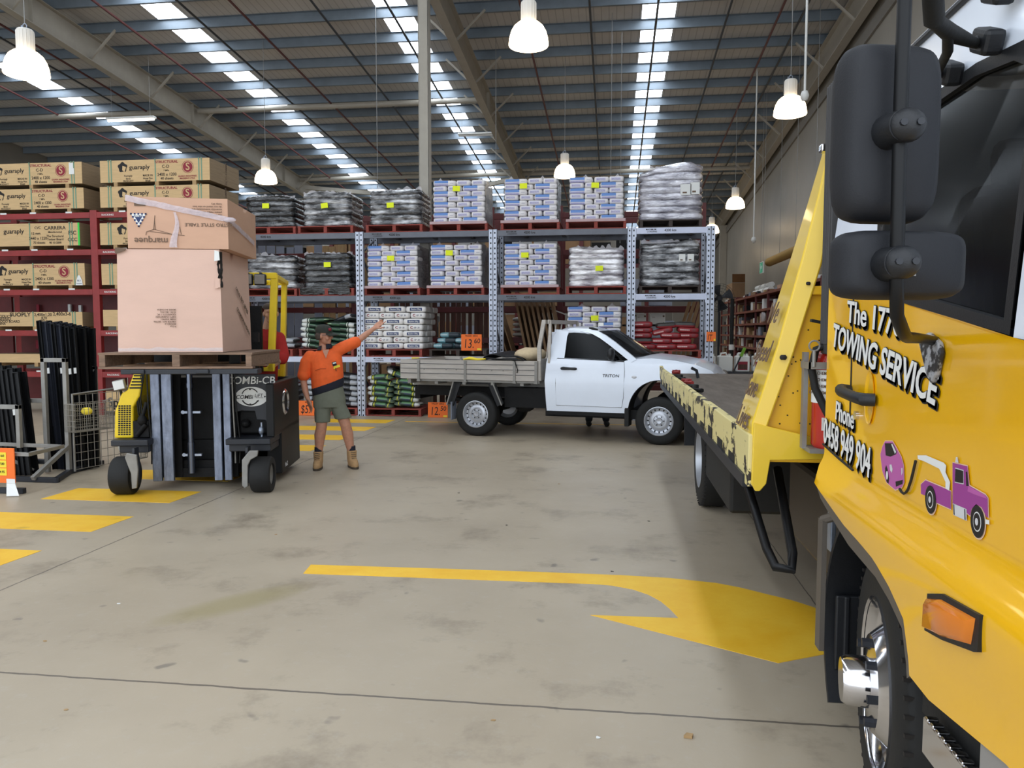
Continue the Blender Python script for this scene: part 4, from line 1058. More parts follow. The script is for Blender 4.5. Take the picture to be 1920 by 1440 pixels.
b = MB(); b.prism([(-.03, 0), (.03, 0), (.035, .13), (-.025, .14)], .003, frame((-6.19, 8.97, .2), (1, 0, 0), (-.1, -.2, 1))); tag(b.build('hang_tag', 'paper'), 'white tag clipped to the lowest wire basket', 'tag')

# ================================================================ three-wheel side loader forklift
FK, FR = Vector((-4.52, 7.75, 0)), R(12)
fk = thing('forklift', 'yellow and black multi-directional forklift carrying boxed goods on a pallet', 'forklift', FK, FR)
def fp(name, b, k, parent=fk, **kw): return b.build(name, k, parent, **kw)
# mast
for x0, x1 in ((-.42, -.325), (-.305, -.2), (.231, .315), (.34, .415)):
    b = MB(); b.b2((x0, 0, .09), (x1, .05, 1.34)); b.b2((x0, .05, .09), (x0 + .02, .16, 1.34)); fp('mast_rail', b, 'silver_rail', bev=.006)
b = MB()
for x0, x1 in ((-.44, -.16), (.2, .44)): b.b2((x0, .16, .1), (x1, .2, 2.1))
b.b2((-.44, .17, .1), (.44, .2, .2)); b.b2((-.44, .17, 2.0), (.44, .2, 2.1)); fp('mast_frame', b, 'dark')
b = MB(); b.cyl((-.04, .1, .16), (-.04, .1, .5), .04); b.cyl((-.04, .1, .5), (-.04, .1, 1.1), .032); b.cyl((-.04, .1, 1.1), (-.04, .1, 1.15), .04); b.cyl((-.04, .1, 1.15), (-.04, .1, 1.34), .034); c = fp('lift_ram', b, MT['ram_steel'], smooth=40)
b = MB()
for z in (.36, .83): b.b2((-.12, .09, z - .012), (.07, .14, z + .012)); b.cyl((-.12, .115, z), (-.12, .1, z), .02)
b.build('ram_clamp', 'galv', c)
b = MB(); b.b2((-.2, .22, .1), (.23, .5, .28)); b.b2((-.2, .4, .28), (.23, .42, 1.2)); fp('rear_bulkhead', b, 'dark')
for x, bow in ((-.445, .03), (.445, .02), (.47, .05)):
    b = MB(); b.tube([(x, -.01, 1.3), (x + bow * .3, -.02, .9), (x + bow, -.02, .5), (x + bow * .6, 0, .28)], .008, 6); fp('hose', b, 'galv_tube' if bow < .03 else 'black', smooth=60)
b = MB()
for q in range(3): b.tube([(-.47 - q * .012, -.0, 1.3), (-.53 - q * .018, .02, 1.0), (-.52 - q * .02, .03, .82), (-.47, .06, .66)], .008, 6)
fp('hose_bundle', b, 'black', smooth=60)
# carriage and forks
b = MB(); b.b2((-.5, -.08, 1.29), (.75, -.02, 1.38)); b.b2((-.5, -.08, 1.6), (.75, -.02, 1.7)); fp('carriage', b, 'dark')
for x in (-.08, .5):
    b = MB(); b.b2((x - .06, -1.18, 1.318), (x + .06, -.05, 1.362)); b.b2((x - .06, -.1, 1.318), (x + .06, -.05, 1.95)); fp('fork', b, 'charcoal', bev=.01)
# chassis
b = MB(); b.b2((-.78, -.16, .5), (-.4, 1.1, .565)); b.b2((-.72, -.1, .42), (-.42, .4, .501)); fp('deck_plate', b, 'charcoal', bev=.01)
b = MB(); b.b2((.4, -.16, .5), (.87, .3, .565)); b.b2((.42, -.1, .42), (.86, .3, .501)); fp('deck_plate', b, 'charcoal', bev=.01)
b = MB(); b.b2((-.24, -1.16, 1.315), (1.0, -1.0, 1.362)); fp('load_bar', b, 'charcoal', bev=.006)
b = MB(); b.b2((-.5, .3, .12), (.6, 1.6, .5)); b.b2((-.5, .3, .5), (.5, .7, 1.2)); b.b2((-.5, 1.1, .5), (.3, 1.7, 1.2)); fp('chassis', b, 'dark', bev=.01)
b = MB(); b.b2((.80, -.02, .56), (.885, 1.35, 1.15)); b.b2((.72, .32, .10), (.885, 1.35, .62)); b.b2((.5, 1.2, .1), (.86, 1.4, 1.15)); flank = fp('side_panel', b, 'black_paint', bev=.012)
b = MB(); b.text('No.2', .07, frame((.8865, .55, .17), (0, 1, 0), (0, 0, 1)), 1, .01); b.build('lettering', 'silver_print', flank)
b = MB(); b.lathe([(.105, 0), (.13, .015), (.15, .0), (.155, -.02), (.1, -.02)], 24, Matrix.Translation((.888, .55, .9)) @ Matrix.Rotation(R(90), 4, 'Y')); b.build('round_vent', 'chrome', flank, smooth=40)
# charcoal front panel with the lettering
b = MB(); b.prism([(.45, 1.245), (.885, 1.245), (.87, .56), (.80, .56), (.80, .69), (.77, .74), (.68, .745), (.66, .84), (.52, .845), (.45, .83)], .03, frame((0, .09, 0), (1, 0, 0), (0, 0, 1))); pn = fp('front_panel', b, 'charcoal', bev=.006)
yq = .056
b = MB(); b.text('COMBi-CB', .115, frame((.62, yq, 1.175), (1, 0, 0), (0, 0, 1)), .98, .012, .12); b.build('lettering', 'paper', pn)
b = MB(); b.poly([Vector((.63 + .175 * math.cos(a), yq + .001, 1.0 + .108 * math.sin(a))) for a in [2 * math.pi * k / 40 for k in range(40)]]); lg = b.build('badge', 'paper', pn)
b = MB(); b.text('COMBi', .062, frame((.552, yq - .002, .995), (1, 0, 0), (0, 0, 1)), .95, .004, .2); b.text('LiFT', .052, frame((.705, yq - .002, 1.012), (1, 0, 0), (0, 0, 1)), .95, .002, .2); b.b2((.675, yq - .002, .985), (.755, yq - .001, .989))
def arc(b, cx, cz, r0, r1, a0, a1, y, n=14):
    for k in range(n):
        t0, t1 = R(a0 + (a1 - a0) * k / n), R(a0 + (a1 - a0) * (k + 1) / n)
        b.poly([Vector((cx + r0 * math.cos(t0), y, cz + r0 * math.sin(t0))), Vector((cx + r1 * math.cos(t0), y, cz + r1 * math.sin(t0))), Vector((cx + r1 * math.cos(t1), y, cz + r1 * math.sin(t1))), Vector((cx + r0 * math.cos(t1), y, cz + r0 * math.sin(t1)))])
arc(b, .615, 1.0, .086, .096, 30, 160, yq - .001); arc(b, .615, 1.0, .084, .098, 205, 330, yq - .001)
for (x, z, a) in ((.615, 1.083, 90), (.615, .915, 270), (.775, 1.0, 0), (.7, .955, 40)):
    m = frame((x, yq - .0015, z), (math.cos(R(a)), 0, math.sin(R(a))), (-math.sin(R(a)), 0, math.cos(R(a)))); b.poly([m @ Vector(p) for p in ((.014, 0, 0), (-.01, .011, 0), (-.01, -.011, 0))])
b.build('badge_print', 'ink', lg)
b = MB(); b.ell((.735, .02, .63), (.03, .03, .05)); b.cyl((.74, .02, .56), (.74, .02, .72), .012); fp('valve', b, 'galv')
b = MB(); b.b2((.47, .14, .58), (.8, .3, .84)); b.ell((.55, .1, .7), (.05, .05, .05)); fp('pump_block', b, 'dark', bev=.02)
# yellow hood with grille
b = MB()
prof = [(-.81, .565), (-.795, .85), (-.72, 1.05), (-.66, 1.08), (-.585, 1.27), (-.475, 1.27), (-.53, 1.02), (-.60, .9), (-.61, .565)]
b.prism([(x, z) for x, z in prof], -.9, frame((0, -.0, 0), (1, 0, 0), (0, 0, 1))); hd = fp('hood', b, 'yellow_fork', bev=.02, seg=3)
b = MB()
for r in range(14):
    for c_ in range(5):
        x = -.765 + c_ * .027 + r * .001; z = .60 + r * .0235
        b.b2((x, -.004, z), (x + .02, 0.0, z + .016))
b.build('grille', 'black', hd)
b = MB()
for q in range(5): b.b2((-.63 + q * .012, -.006, 1.1 + q * .033), (-.5, 0, 1.115 + q * .033))
b.build('louvre', 'black', hd)
b = MB(); b.box((-.735, .0, 1.14), (.13, .05, .11), rot('Y', -12)); wl = fp('work_light', b, 'galv_tube', bev=.015)
b = MB(); b.box((-.735, -.028, 1.14), (.11, .006, .09), rot('Y', -12)); b.build('lens', 'paper', wl); b = MB(); b.cyl((-.73, .01, 1.08), (-.72, .03, 1.0), .014); b.build('bracket', 'black', wl)
b = MB(); b.b2((-.6, -.02, .58), (-.44, .12, .75)); b.ell((-.5, -.03, .76), (.05, .04, .06)); b.cyl((-.56, -.02, .6), (-.46, -.03, .72), .03); b.cyl((-.5, -.02, .8), (-.46, .0, .95), .02); fp('engine_parts', b, 'dark', smooth=30)
# wheels
def fwheel(x, y, r, w, brk):
    m = Matrix.Translation((x, y, r)) @ Matrix.Rotation(R(90), 4, 'Y')
    b = MB(); b.lathe([(r * .62, -w / 2), (r * .94, -w / 2), (r, -w / 2 + .02), (r, w / 2 - .02), (r * .94, w / 2), (r * .62, w / 2), (r * .62, -w / 2)], 32, m); wh = fp('wheel', b, 'black', smooth=40)
    b = MB(); b.lathe([(.02, w * .2), (r * .3, w * .25), (r * .4, w * .35), (r * .62, w * .4), (r * .62, -w * .4), (r * .4, -w * .35), (.02, -w * .2)], 24, m); b.build('hub', 'galv_tube', wh, smooth=40)
    b = MB(); s = brk; xx = x + s * (w / 2 + .035)
    b.prism([(-.03, .1), (.03, .1), (.05, .32), (.02, .42), (.02, .5), (-.09, .5), (-.1, .44), (-.05, .36)], .03, frame((xx - .015, y - .02, 0), (0, 1, 0), (0, 0, 1))); b.build('fork_bracket', 'charcoal', wh, bev=.008)
    return wh
for P in ([(-.54, .46), (-.44, .44), (-.43, .28), (-.45, .09), (-.50, .08), (-.505, .24), (-.56, .41)], [(.79, .47), (.70, .47), (.62, .37), (.615, .10), (.64, .07), (.675, .09), (.68, .31), (.71, .37), (.78, .41)]):
    b = MB(); b.prism(P, .03, frame((0, -.33, 0), (1, 0, 0), (0, 0, 1))); fp('wheel_bracket', b, 'galv_tube', bev=.008)
fwheel(-.625, -.2, .2, .2, 1); fwheel(.795, -.2, .19, .2, -1); fwheel(.1, 1.6, .24, .2, 1)
# operator guard
b = MB(); b.bar((.72, .6, 1.25), (.785, .6, 2.36), .08, .06, (0, 1, 0)); b.prism([(.55, 1.25), (.76, 1.25), (.74, 1.42), (.69, 1.3), (.55, 1.285)], .06, frame((0, .63, 0), (1, 0, 0), (0, 0, 1))); fp('guard_post', b, 'yellow_fork', bev=.008)
b = MB(); b.bar((.71, 1.25, 1.15), (.755, 1.25, 2.3), .06, .08, (0, 1, 0)); b.prism([(.56, 1.15), (.74, 1.15), (.74, 1.26), (.66, 1.24)], .06, frame((0, 1.28, 0), (1, 0, 0), (0, 0, 1))); fp('guard_post', b, 'yellow_fork', bev=.008)
for y in (.6, 1.25):
    b = MB(); b.bar((-.42, y, 1.15), (-.42, y, 2.33), .08, .06, (0, 1, 0)); fp('guard_post', b, 'yellow_fork', bev=.008)
b = MB(); b.bar((-.45, .6, 2.35), (.81, .6, 2.35), .07, .07); b.bar((-.45, 1.25, 2.31), (.79, 1.25, 2.31), .07, .06); b.bar((.78, .57, 2.35), (.76, 1.3, 2.31), .07, .05); b.bar((-.42, .57, 2.35), (-.42, 1.3, 2.31), .07, .05)
for q in range(4): b.bar((-.2 + q * .25, .6, 2.35), (-.2 + q * .25, 1.25, 2.31), .03, .03)
fp('roof_guard', b, 'yellow_fork', bev=.006)
for x in (.5, .645):
    b = MB(); b.box((x, .5, 2.3), (.135, .07, .13)); wl = fp('work_light', b, 'black_plastic', bev=.02); b = MB(); b.box((x, .463, 2.3), (.11, .006, .105)); b.build('lens', 'galv_tube', wl, bev=.015); b = MB(); b.b2((x - .01, .5, 2.36), (x + .01, .6, 2.38)); b.build('bracket', 'black', wl)
b = MB(); b.b2((.1, .85, .75), (.55, 1.2, .92)); b.b2((.1, 1.15, .85), (.55, 1.28, 1.5)); fp('seat', b, 'black_plastic', bev=.04)
b = MB(); b.cyl((.3, .7, 1.1), (.3, .62, 1.35), .02); b.tube([(.3 + .15 * math.cos(a), .65 + .05 * math.sin(a), 1.37 + .13 * math.sin(a)) for a in [2 * math.pi * k / 20 for k in range(20)]], .014, 6, loop=True); fp('steering_wheel', b, 'black_plastic', smooth=60)
b = MB(); b.b2((.2, .45, 1.25), (.66, .5, 2.0)); fp('dash', b, 'dark')

# ---- pallet and cardboard boxes on the forks
def fworld(x, y, z):
    c, s_ = math.cos(FR), math.sin(FR)
    return (FK.x + c * x - s_ * y, FK.y + s_ * x + c * y, z)
pl = make_pallet('weathered timber pallet raised on the forklift forks', 'pallet_wood', fworld(.26, -.57, 1.366), FR, w=1.39, d=1.18)
bx = thing('carton', 'large plain cardboard box with torn corner, lower on the forklift pallet', 'box', fworld(.21, -.62, 1.52), FR)
W, D_, H_ = .93, 1.02, .95
def bulge(w, d, h, k=.012, taper=.015, top_skew=0.0, top_drop=0.0):
    b = MB(); n = 10
    def side(o, u, v, nrm):
        o, u, v, nrm = Vector(o), Vector(u), Vector(v), Vector(nrm)
        def f(a, c):
            p = o + u * a + v * c + nrm * (k * math.sin(math.pi * a) * math.sin(math.pi * c) + .004 * MN.noise(Vector((a * 4, c * 4, o.x * 5))) * math.sin(math.pi * a))
            t = 1 + taper * (0.5 - p.z / h)
            return Vector((p.x * t + top_skew * p.z / h, p.y * t, p.z - top_drop * (p.x / w + .5) * (p.z / h)))
        b.grid(f, n, n)
    side((-w / 2, -d / 2, 0), (w, 0, 0), (0, 0, h), (0, -1, 0)); side((w / 2, -d / 2, 0), (0, d, 0), (0, 0, h), (1, 0, 0)); side((w / 2, d / 2, 0), (-w, 0, 0), (0, 0, h), (0, 1, 0)); side((-w / 2, d / 2, 0), (0, -d, 0), (0, 0, h), (-1, 0, 0)); side((-w / 2, -d / 2, h), (w, 0, 0), (0, d, 0), (0, 0, 1)); side((-w / 2, d / 2, 0), (w, 0, 0), (0, -d, 0), (0, 0, -1))
    bmesh.ops.remove_doubles(b.bm, verts=b.bm.verts[:], dist=.0005)
    return b
bulge(W, D_, H_, .014, .03).build('box_body', 'card_light', bx, smooth=40)
b = MB()
for i, s in enumerate(['P.O.#', 'BRAND: #', 'ORDER NO.: 387786', 'ITEM: 3107411', 'DEPT: FURNITURE', 'QUANTITY: 1 PC', 'N.W.: 38.5 KG', 'MADE IN CHINA']):
    b.text(s, .0205, frame((.06, -D_ / 2 - .026, .24 + i * .022), (-1, 0, 0), (0, 0, -1)), 1.1, .004, align='LEFT')
b.build('lettering', 'ink_brown', bx)
b = MB()
for i, s in enumerate(['ORDER NO.: 387786', 'QUANTITY: 1 PC']): b.text(s, .05, frame((W / 2 + .028, .1, .5 - i * .18), (0, .85, -.5), (0, .5, .85)), 1.1, .004)
for i, s in enumerate(['N.W.: 38 KG', 'MADE IN CHINA']): b.text(s, .05, frame((W / 2 + .028, .2, .46 - i * .2), (0, .85, -.5), (0, .5, .85)), 1.1, .004)
b.build('lettering', 'ink_brown', bx)
b = MB(); b.grid(lambda u, v: Vector((W / 2 - .018 + u * .03 + .018 * MN.noise(Vector((v * 7, 2, u))), -D_ / 2 - .02 + .05 * u, H_ - .02 - v * .33 + .0 * u)), 3, 14); b.build('torn_edge', 'ink', bx)
for z, w_, k in ((H_ - .05, .05, 'paper'), (H_ - .3, .05, 'card_light')):
    b = MB(); b.prism([(0, 0), (w_, .01), (w_ * .9, .09), (.005, .1)], .008, frame((W / 2 - .045, -D_ / 2 - .022, z - .06), (1, 0, 0), (0, 0, 1))); b.build('torn_flap', k, bx)
b = MB(); b.prism([(0, 0), (.09, .035), (.1, .055), (0, .06)], .006, frame((-W / 2 + .0, -D_ / 2 - .012, H_ - .05), (1, 0, 0), (0, 0, 1))); b.build('torn_flap', 'ink_brown', bx)
b = MB(); b.grid(lambda u, v: Vector((-W / 2 + u * W * 1.01, -D_ / 2 - .022 - .004 * math.sin(u * 60), .01 + v * (.03 + .02 * MN.noise(Vector((u * 9, 1, 1)))))), 40, 3); b.build('film_edge', 'film', bx, smooth=60)

b2 = thing('carton', 'printed cardboard box strapped with clear film, on top of the plain box', 'box', fworld(.305, -.62, 2.475), FR)
W2, D2, H2 = .9, 1.02, .47
bulge(W2, D2, H2, .008, 0.0, 0.0, .012).build('box_body', 'card', b2, smooth=40)
yq = -D2 / 2 - .0095
b = MB(); b.text('marquee', .085, frame((-.24, yq, .07), (-1, 0, 0), (0, 0, -1)), 1.0, .004)
b.text('BISTRO STYLE TABLE', .042, frame((.28, yq, .22), (-1, 0, 0), (0, 0, -1)), 1.1, .006)
for i, s in enumerate(['the 3 seat set includes', 'please retain this carton for', 'assembly instructions are', 'do not stand on the box', 'keep dry']): b.text(s, .022, frame((.4, yq, .31 + i * .025), (-1, 0, 0), (0, 0, -1)), 1.2, .002, align='LEFT')
b.b2((-.38, yq, .385), (-.28, yq + .001, .42))
b.build('lettering', 'ink_brown', b2)
b = MB()
for p, q in (((-.2, .3), (-.215, .17)), ((-.205, .25), (-.2, .17)), ((-.21, .175), (-.28, .15)), ((-.28, .15), (-.285, .12)), ((-.21, .175), (-.05, .13)), ((-.05, .13), (.06, .12)), ((-.25, .155), (-.05, .13)), ((.02, .2), (.03, .13))): b.bar((p[0], yq - .001, p[1]), (q[0], yq - .001, q[1]), .003, .004)
b.build('line_drawing', 'ink_brown', b2)
tri = lambda s, y, k: [Vector((-.345 + s * .075 * math.cos(R(a)), y, .275 + s * .075 * math.sin(R(a)))) for a in k]
b = MB(); b.poly(tri(1.05, yq - .001, (30, 150, 270))); st_ = b.build('triangle_sticker', 'paper', b2)
b = MB(); b.poly(tri(.62, yq - .002, (30, 150, 270)))
for i in range(3):
    A, B_ = tri(1.0, yq - .002, (30 + 120 * i, 150 + 120 * i))
    for q in range(5): b.box(A.lerp(B_, q / 4) * 1.0, (.016, .001, .016))
b.build('sticker_print', 'ink_blue', st_)
b = MB(); b.text('MIN. 3', .02, frame((-.345, yq - .003, .29), (1, 0, 0), (0, 0, 1)), 1, .01); b.build('sticker_lettering', 'paper', st_)
def strip(u, v):
    x = -.455 + u * .93; z = .455 - .19 * u + (v - .5) * (.058 - .01 * u) + .006 * MN.noise(Vector((u * 12, v * 3, 0)))
    return Vector((x, -D2 / 2 - .018 - .008 * abs(MN.noise(Vector((u * 20, v * 8, 4)))) , z))
b = MB(); b.grid(strip, 60, 5)
b.grid(lambda u, v: Vector((W2 / 2 + .016 + .006 * MN.noise(Vector((u * 9, v * 4, 7))), -D2 / 2 - .015 + u * .9, .27 - .12 * u + (v - .5) * .05)), 30, 4)
b.grid(lambda u, v: Vector((-.02 + .02 * math.sin(u * 5) + (v - .5) * (.02 + .05 * u), -D2 / 2 - .02 - .01 * abs(MN.noise(Vector((u * 9, v * 9, 2)))), .33 - u * .32)), 24, 5)
b.ell((W2 / 2 + .02, -D2 / 2 - .02, .265), (.06, .02, .025), 10, 6)
b.build('film_strap', MT['strapfilm'] if 'strapfilm' in MT else 'film', b2, smooth=60)
# ================================================================ white flat-tray ute
UR = R(-12.243)
ut = thing('ute', 'white single-cab flat-tray ute parked across the bay', 'ute', (-2.04, 13.14, 0), UR)
def up(name, b, k, parent=ut, **kw): return b.build(name, k, parent, **kw)
def yhalf(x, z):
    h = .85
    if z > 1.22: h -= (z - 1.22) * .42
    if z < .62: h -= (.62 - z) * .15
    h += .018 * math.exp(-((z - .9) / .22) ** 2)
    if x > 3.2: h -= ((x - 3.2) / .7) ** 2 * .22
    return h
def xz_body(poly, zs, xs_, crown=0.0):
    b = MB(); b.prism(poly, -2.0, frame((0, -1, 0), (1, 0, 0), (0, 0, 1)))
    for z in zs:
        g = b.bm.verts[:] + b.bm.edges[:] + b.bm.faces[:]
        bmesh.ops.bisect_plane(b.bm, geom=g, plane_co=(0, 0, z), plane_no=(0, 0, 1))
    for x in xs_:
        g = b.bm.verts[:] + b.bm.edges[:] + b.bm.faces[:]
        bmesh.ops.bisect_plane(b.bm, geom=g, plane_co=(x, 0, 0), plane_no=(1, 0, 0))
    for y in (-.8, -.55, -.25, .25, .55, .8):
        g = b.bm.verts[:] + b.bm.edges[:] + b.bm.faces[:]
        bmesh.ops.bisect_plane(b.bm, geom=g, plane_co=(0, y, 0), plane_no=(0, 1, 0))
    for v in b.bm.verts:
        u = v.co.y
        v.co.y = u * yhalf(v.co.x, v.co.z)
        if crown and v.co.z > 1.02 and v.co.x > 2.5: v.co.z += crown * (1 - abs(u) ** 2.2) - crown * .6
    return b
arch = [(2.975 + .475 * math.cos(R(a)), .46 + .52 * math.sin(R(a))) for a in range(-6, 187, 8)]
low = [(1.21, .45), (1.185, .94), (1.215, 1.29), (1.5, 1.295), (2.0, 1.275), (2.44, 1.26), (2.56, 1.315), (2.85, 1.335), (3.2, 1.305), (3.5, 1.245), (3.72, 1.16), (3.84, 1.04), (3.9, .8), (3.93, .52), (3.86, .38), (3.48, .38)] + arch + [(2.47, .44)]
b = xz_body(low, (.5, .6, .7, .8, .9, 1.0, 1.1, 1.2, 1.26), (1.3, 1.6, 1.9, 2.2, 2.7, 3.2, 3.4, 3.6, 3.75), .05); up('body', b, 'white', smooth=38)
# roof, back of the cab and pillars
def greenh(pts_top, name):
    pass
b = MB()
ST = [(1.28, 1.70), (1.33, 1.755), (1.42, 1.785), (1.6, 1.795), (1.78, 1.785), (1.93, 1.745), (2.0, 1.715)]
def rows(dz):
    return [[Vector((x, u * (yhalf(x, 1.72) - .0 ) * (1 if abs(u) < 1 else 1), z + dz - .055 * abs(u) ** 3)) for u in (-1, -.8, -.5, 0, .5, .8, 1)] for x, z in ST]
t_, d_ = rows(0), rows(-.05)
rt = [b.ring(r) for r in t_]; rd = [b.ring(r) for r in d_]
b.skin(rt, False, False); b.skin(rd, False, False)
for A, B_ in ((rt[0], rd[0]), (rt[-1], rd[-1])): b.skin([A, B_], False, False)
b.skin([[r[0] for r in rt], [r[0] for r in rd]], False, False); b.skin([[r[-1] for r in rt], [r[-1] for r in rd]], False, False)
up('roof', b, 'white', smooth=50)
for s in (-1, 1):
    f = lambda x, z, o=0: Vector((x, s * (yhalf(x, z) - o), z))
    b = MB(); rings = []
    prof = [((1.215, 1.27), (1.49, 1.27)), ((1.245, 1.45), (1.495, 1.45)), ((1.275, 1.62), (1.495, 1.62)), ((1.32, 1.735), (1.52, 1.72))]
    for (x0, z0), (x1, z1) in prof: rings.append([f(x0, z0), f(x1, z1), f(x1, z1, .06), f(x0, z0, .06)])
    b.loft(rings); up('rear_pillar', b, 'white', smooth=40)
    b = MB(); rings = []
    for x, z in ((2.60, 1.27), (2.42, 1.40), (2.24, 1.53), (2.08, 1.635), (1.95, 1.70), (1.8, 1.735), (1.5, 1.745)): rings.append([f(x - .055, z - .03), f(x + .03, z + .015), f(x + .03, z + .015, .07), f(x - .055, z - .03, .07)])
    b.loft(rings); up('windscreen_pillar', b, 'white', smooth=40)
    b = MB(); rings = [[f(1.49, 1.29, .02), f(1.49, 1.71, .02), f(1.75, 1.715, .02), f(1.95, 1.66, .02), f(2.15, 1.53, .02), f(2.46, 1.26, .02)]]
    b.prism([(0, 0)] * 0 or [(1.48, 1.28), (1.48, 1.715), (1.62, 1.72), (1.78, 1.71), (1.93, 1.665), (2.1, 1.565), (2.28, 1.42), (2.47, 1.25)], .004, frame((0, 0, 0), (1, 0, 0), (0, 0, 1)))
    for v in b.bm.verts: v.co.y = s * (yhalf(v.co.x, v.co.z) - .022 + v.co.y)
    up('side_window', b, MT['tint'] if 'tint' in MT else 'glass_dark')
    # black window seal
    b = MB(); pts = [(1.495, 1.285), (1.495, 1.71), (1.62, 1.717), (1.78, 1.705), (1.93, 1.66), (2.1, 1.56), (2.28, 1.415), (2.45, 1.255)]
    b.tube([Vector((x, s * (yhalf(x, z) - .012), z)) for x, z in pts], .011, 6, loop=True); up('window_seal', b, 'black', smooth=50)
    # door skin, shut lines and trim
    b = MB(); dp = [(1.372, .555), (1.368, .9), (1.375, 1.285), (1.9, 1.272), (2.44, 1.245), (2.45, 1.1), (2.435, .7), (2.41, .55)]
    b.prism(dp, .012, frame((0, 0, 0), (1, 0, 0), (0, 0, 1)))
    for z in (.7, .8, .9, 1.0, 1.1, 1.2): bmesh.ops.bisect_plane(b.bm, geom=b.bm.verts[:] + b.bm.edges[:] + b.bm.faces[:], plane_co=(0, 0, z), plane_no=(0, 0, 1))
    for v in b.bm.verts: v.co.y = s * (yhalf(v.co.x, v.co.z) - .004 - v.co.y)
    dr = up('door', b, 'white', smooth=38)
    b = MB(); full = dp + []
    b.tube([Vector((x, s * (yhalf(x, z) + .004), z)) for x, z in full], .005, 5, loop=True); b.build('shut_line', 'ink', dr)
    b = MB(); b.bar((1.38, s * (yhalf(1.4, 1.285) + .004), 1.287), (2.44, s * (yhalf(2.4, 1.25) + .004), 1.25), .008, .018); b.build('belt_strip', 'black', dr)
    b = MB(); y0 = s * (yhalf(1.6, 1.13) + .025); b.tube([(1.455, y0 - s * .02, 1.132), (1.49, y0, 1.135), (1.6, y0, 1.132), (1.68, y0 - s * .0, 1.13), (1.7, y0 - s * .02, 1.13)], [.02, .026, .02, .022, .016], 8); b.build('door_handle', 'black_plastic', dr, smooth=60)
    b = MB(); b.lathe([(.0, -.006), (.05, -.004), (.055, 0)], 20, Matrix.Translation((1.59, s * (yhalf(1.6, 1.13) + .004), 1.13)) @ Matrix.Rotation(R(90 * s), 4, 'X') @ Matrix.Diagonal((1.2, 1, 1, 1))); b.build('handle_cup', 'white', dr, smooth=60)
    b = MB(); ym = s * (yhalf(2.2, 1.3) + .12); b.ell((2.26, ym, 1.36), (.06, .1, .1), 14, 10); b.bar((2.3, s * (yhalf(2.3, 1.28) - .02), 1.27), (2.26, ym, 1.3), .05, .05); up('door_mirror', b, 'black_plastic', smooth=60)
    if s < 0:
        b = MB(); b.text('TRITON', .062, frame((2.24, -yhalf(2.24, 1.03) - .010, 1.03), (1, 0, 0), (0, 0, 1)), 1.15, .012, .15); b.text('4x4', .05, frame((2.28, -yhalf(2.24, .98) - .004, .975), (1, 0, 0), (0, 0, 1)), 1.4, .014); b.build('lettering', 'ink', dr)
        b = MB(); b.ell((2.6, -yhalf(2.6, 1.02) - .003, 1.02), (.04, .012, .022)); up('side_indicator', b, 'silver_print', smooth=60)
b = MB(); ys = [-1, -.5, 0, .5, 1]; lo_ = [Vector((2.56 + .26 * (1 - u * u), u * (yhalf(2.5, 1.3) - .04), 1.31 + .012)) for u in ys]; hi_ = [Vector((1.97 + .2 * (1 - u * u), u * (yhalf(1.95, 1.7) - .05), 1.715 + .02 * (1 - u * u))) for u in ys]
b.skin([b.ring(lo_), b.ring(hi_)], False, False); up('windscreen', b, MT['tint'] if 'tint' in MT else 'glass_dark', smooth=60)
b = MB(); b.bar((2.62, -.55, 1.35), (2.78, .1, 1.362), .015, .015); b.bar((2.66, .05, 1.355), (2.74, .6, 1.35), .015, .015); up('wiper', b, 'black')
b = MB(); b.b2((1.25, -.62, 1.28), (1.29, .62, 1.33)); b.b2((1.27, -.6, 1.66), (1.32, .6, 1.74)); b.b2((1.24, -.66, 1.28), (1.3, -.56, 1.7)); b.b2((1.24, .56, 1.28), (1.3, .66, 1.7)); up('cab_back', b, 'white')
b = MB(); b.b2((1.265, -.58, 1.32), (1.27, .58, 1.67)); up('rear_window', b, MT['tint'] if 'tint' in MT else 'glass_dark')
b = MB(); b.b2((1.2, -.7, 1.2), (2.5, .7, 1.22)); up('cab_floor', b, 'black')
for y in (-.37, .37):
    b = MB(); b.b2((1.45, y - .24, 1.2), (1.95, y + .24, 1.26)); b.box((1.47, y, 1.4), (.14, .46, .36), rot('Y', -10)); b.box((1.44, y, 1.62), (.09, .26, .16), rot('Y', -8)); up('seat', b, MT['seat_grey'] if 'seat_grey' in MT else 'charcoal', bev=.03)
b = MB(); b.tube([(2.18 + .06 * math.cos(a), -.37 + .18 * math.sin(a), 1.33 + .15 * math.cos(a)) for a in [2 * math.pi * k / 18 for k in range(18)]], .014, 6, loop=True); b.b2((2.3, -.65, 1.2), (2.55, .65, 1.32)); up('dashboard', b, 'black_plastic')
b = MB(); b.tube([(1.84, -.63, 1.762), (1.9, -.635, 1.752), (1.98, -.63, 1.735)], [.012, .02, .012], 8); up('roof_clip', b, 'black', smooth=60)
b = MB(); b.b2((1.9, -.25, 1.795), (1.98, -.22, 1.85)); up('aerial_stub', b, 'white_matt')
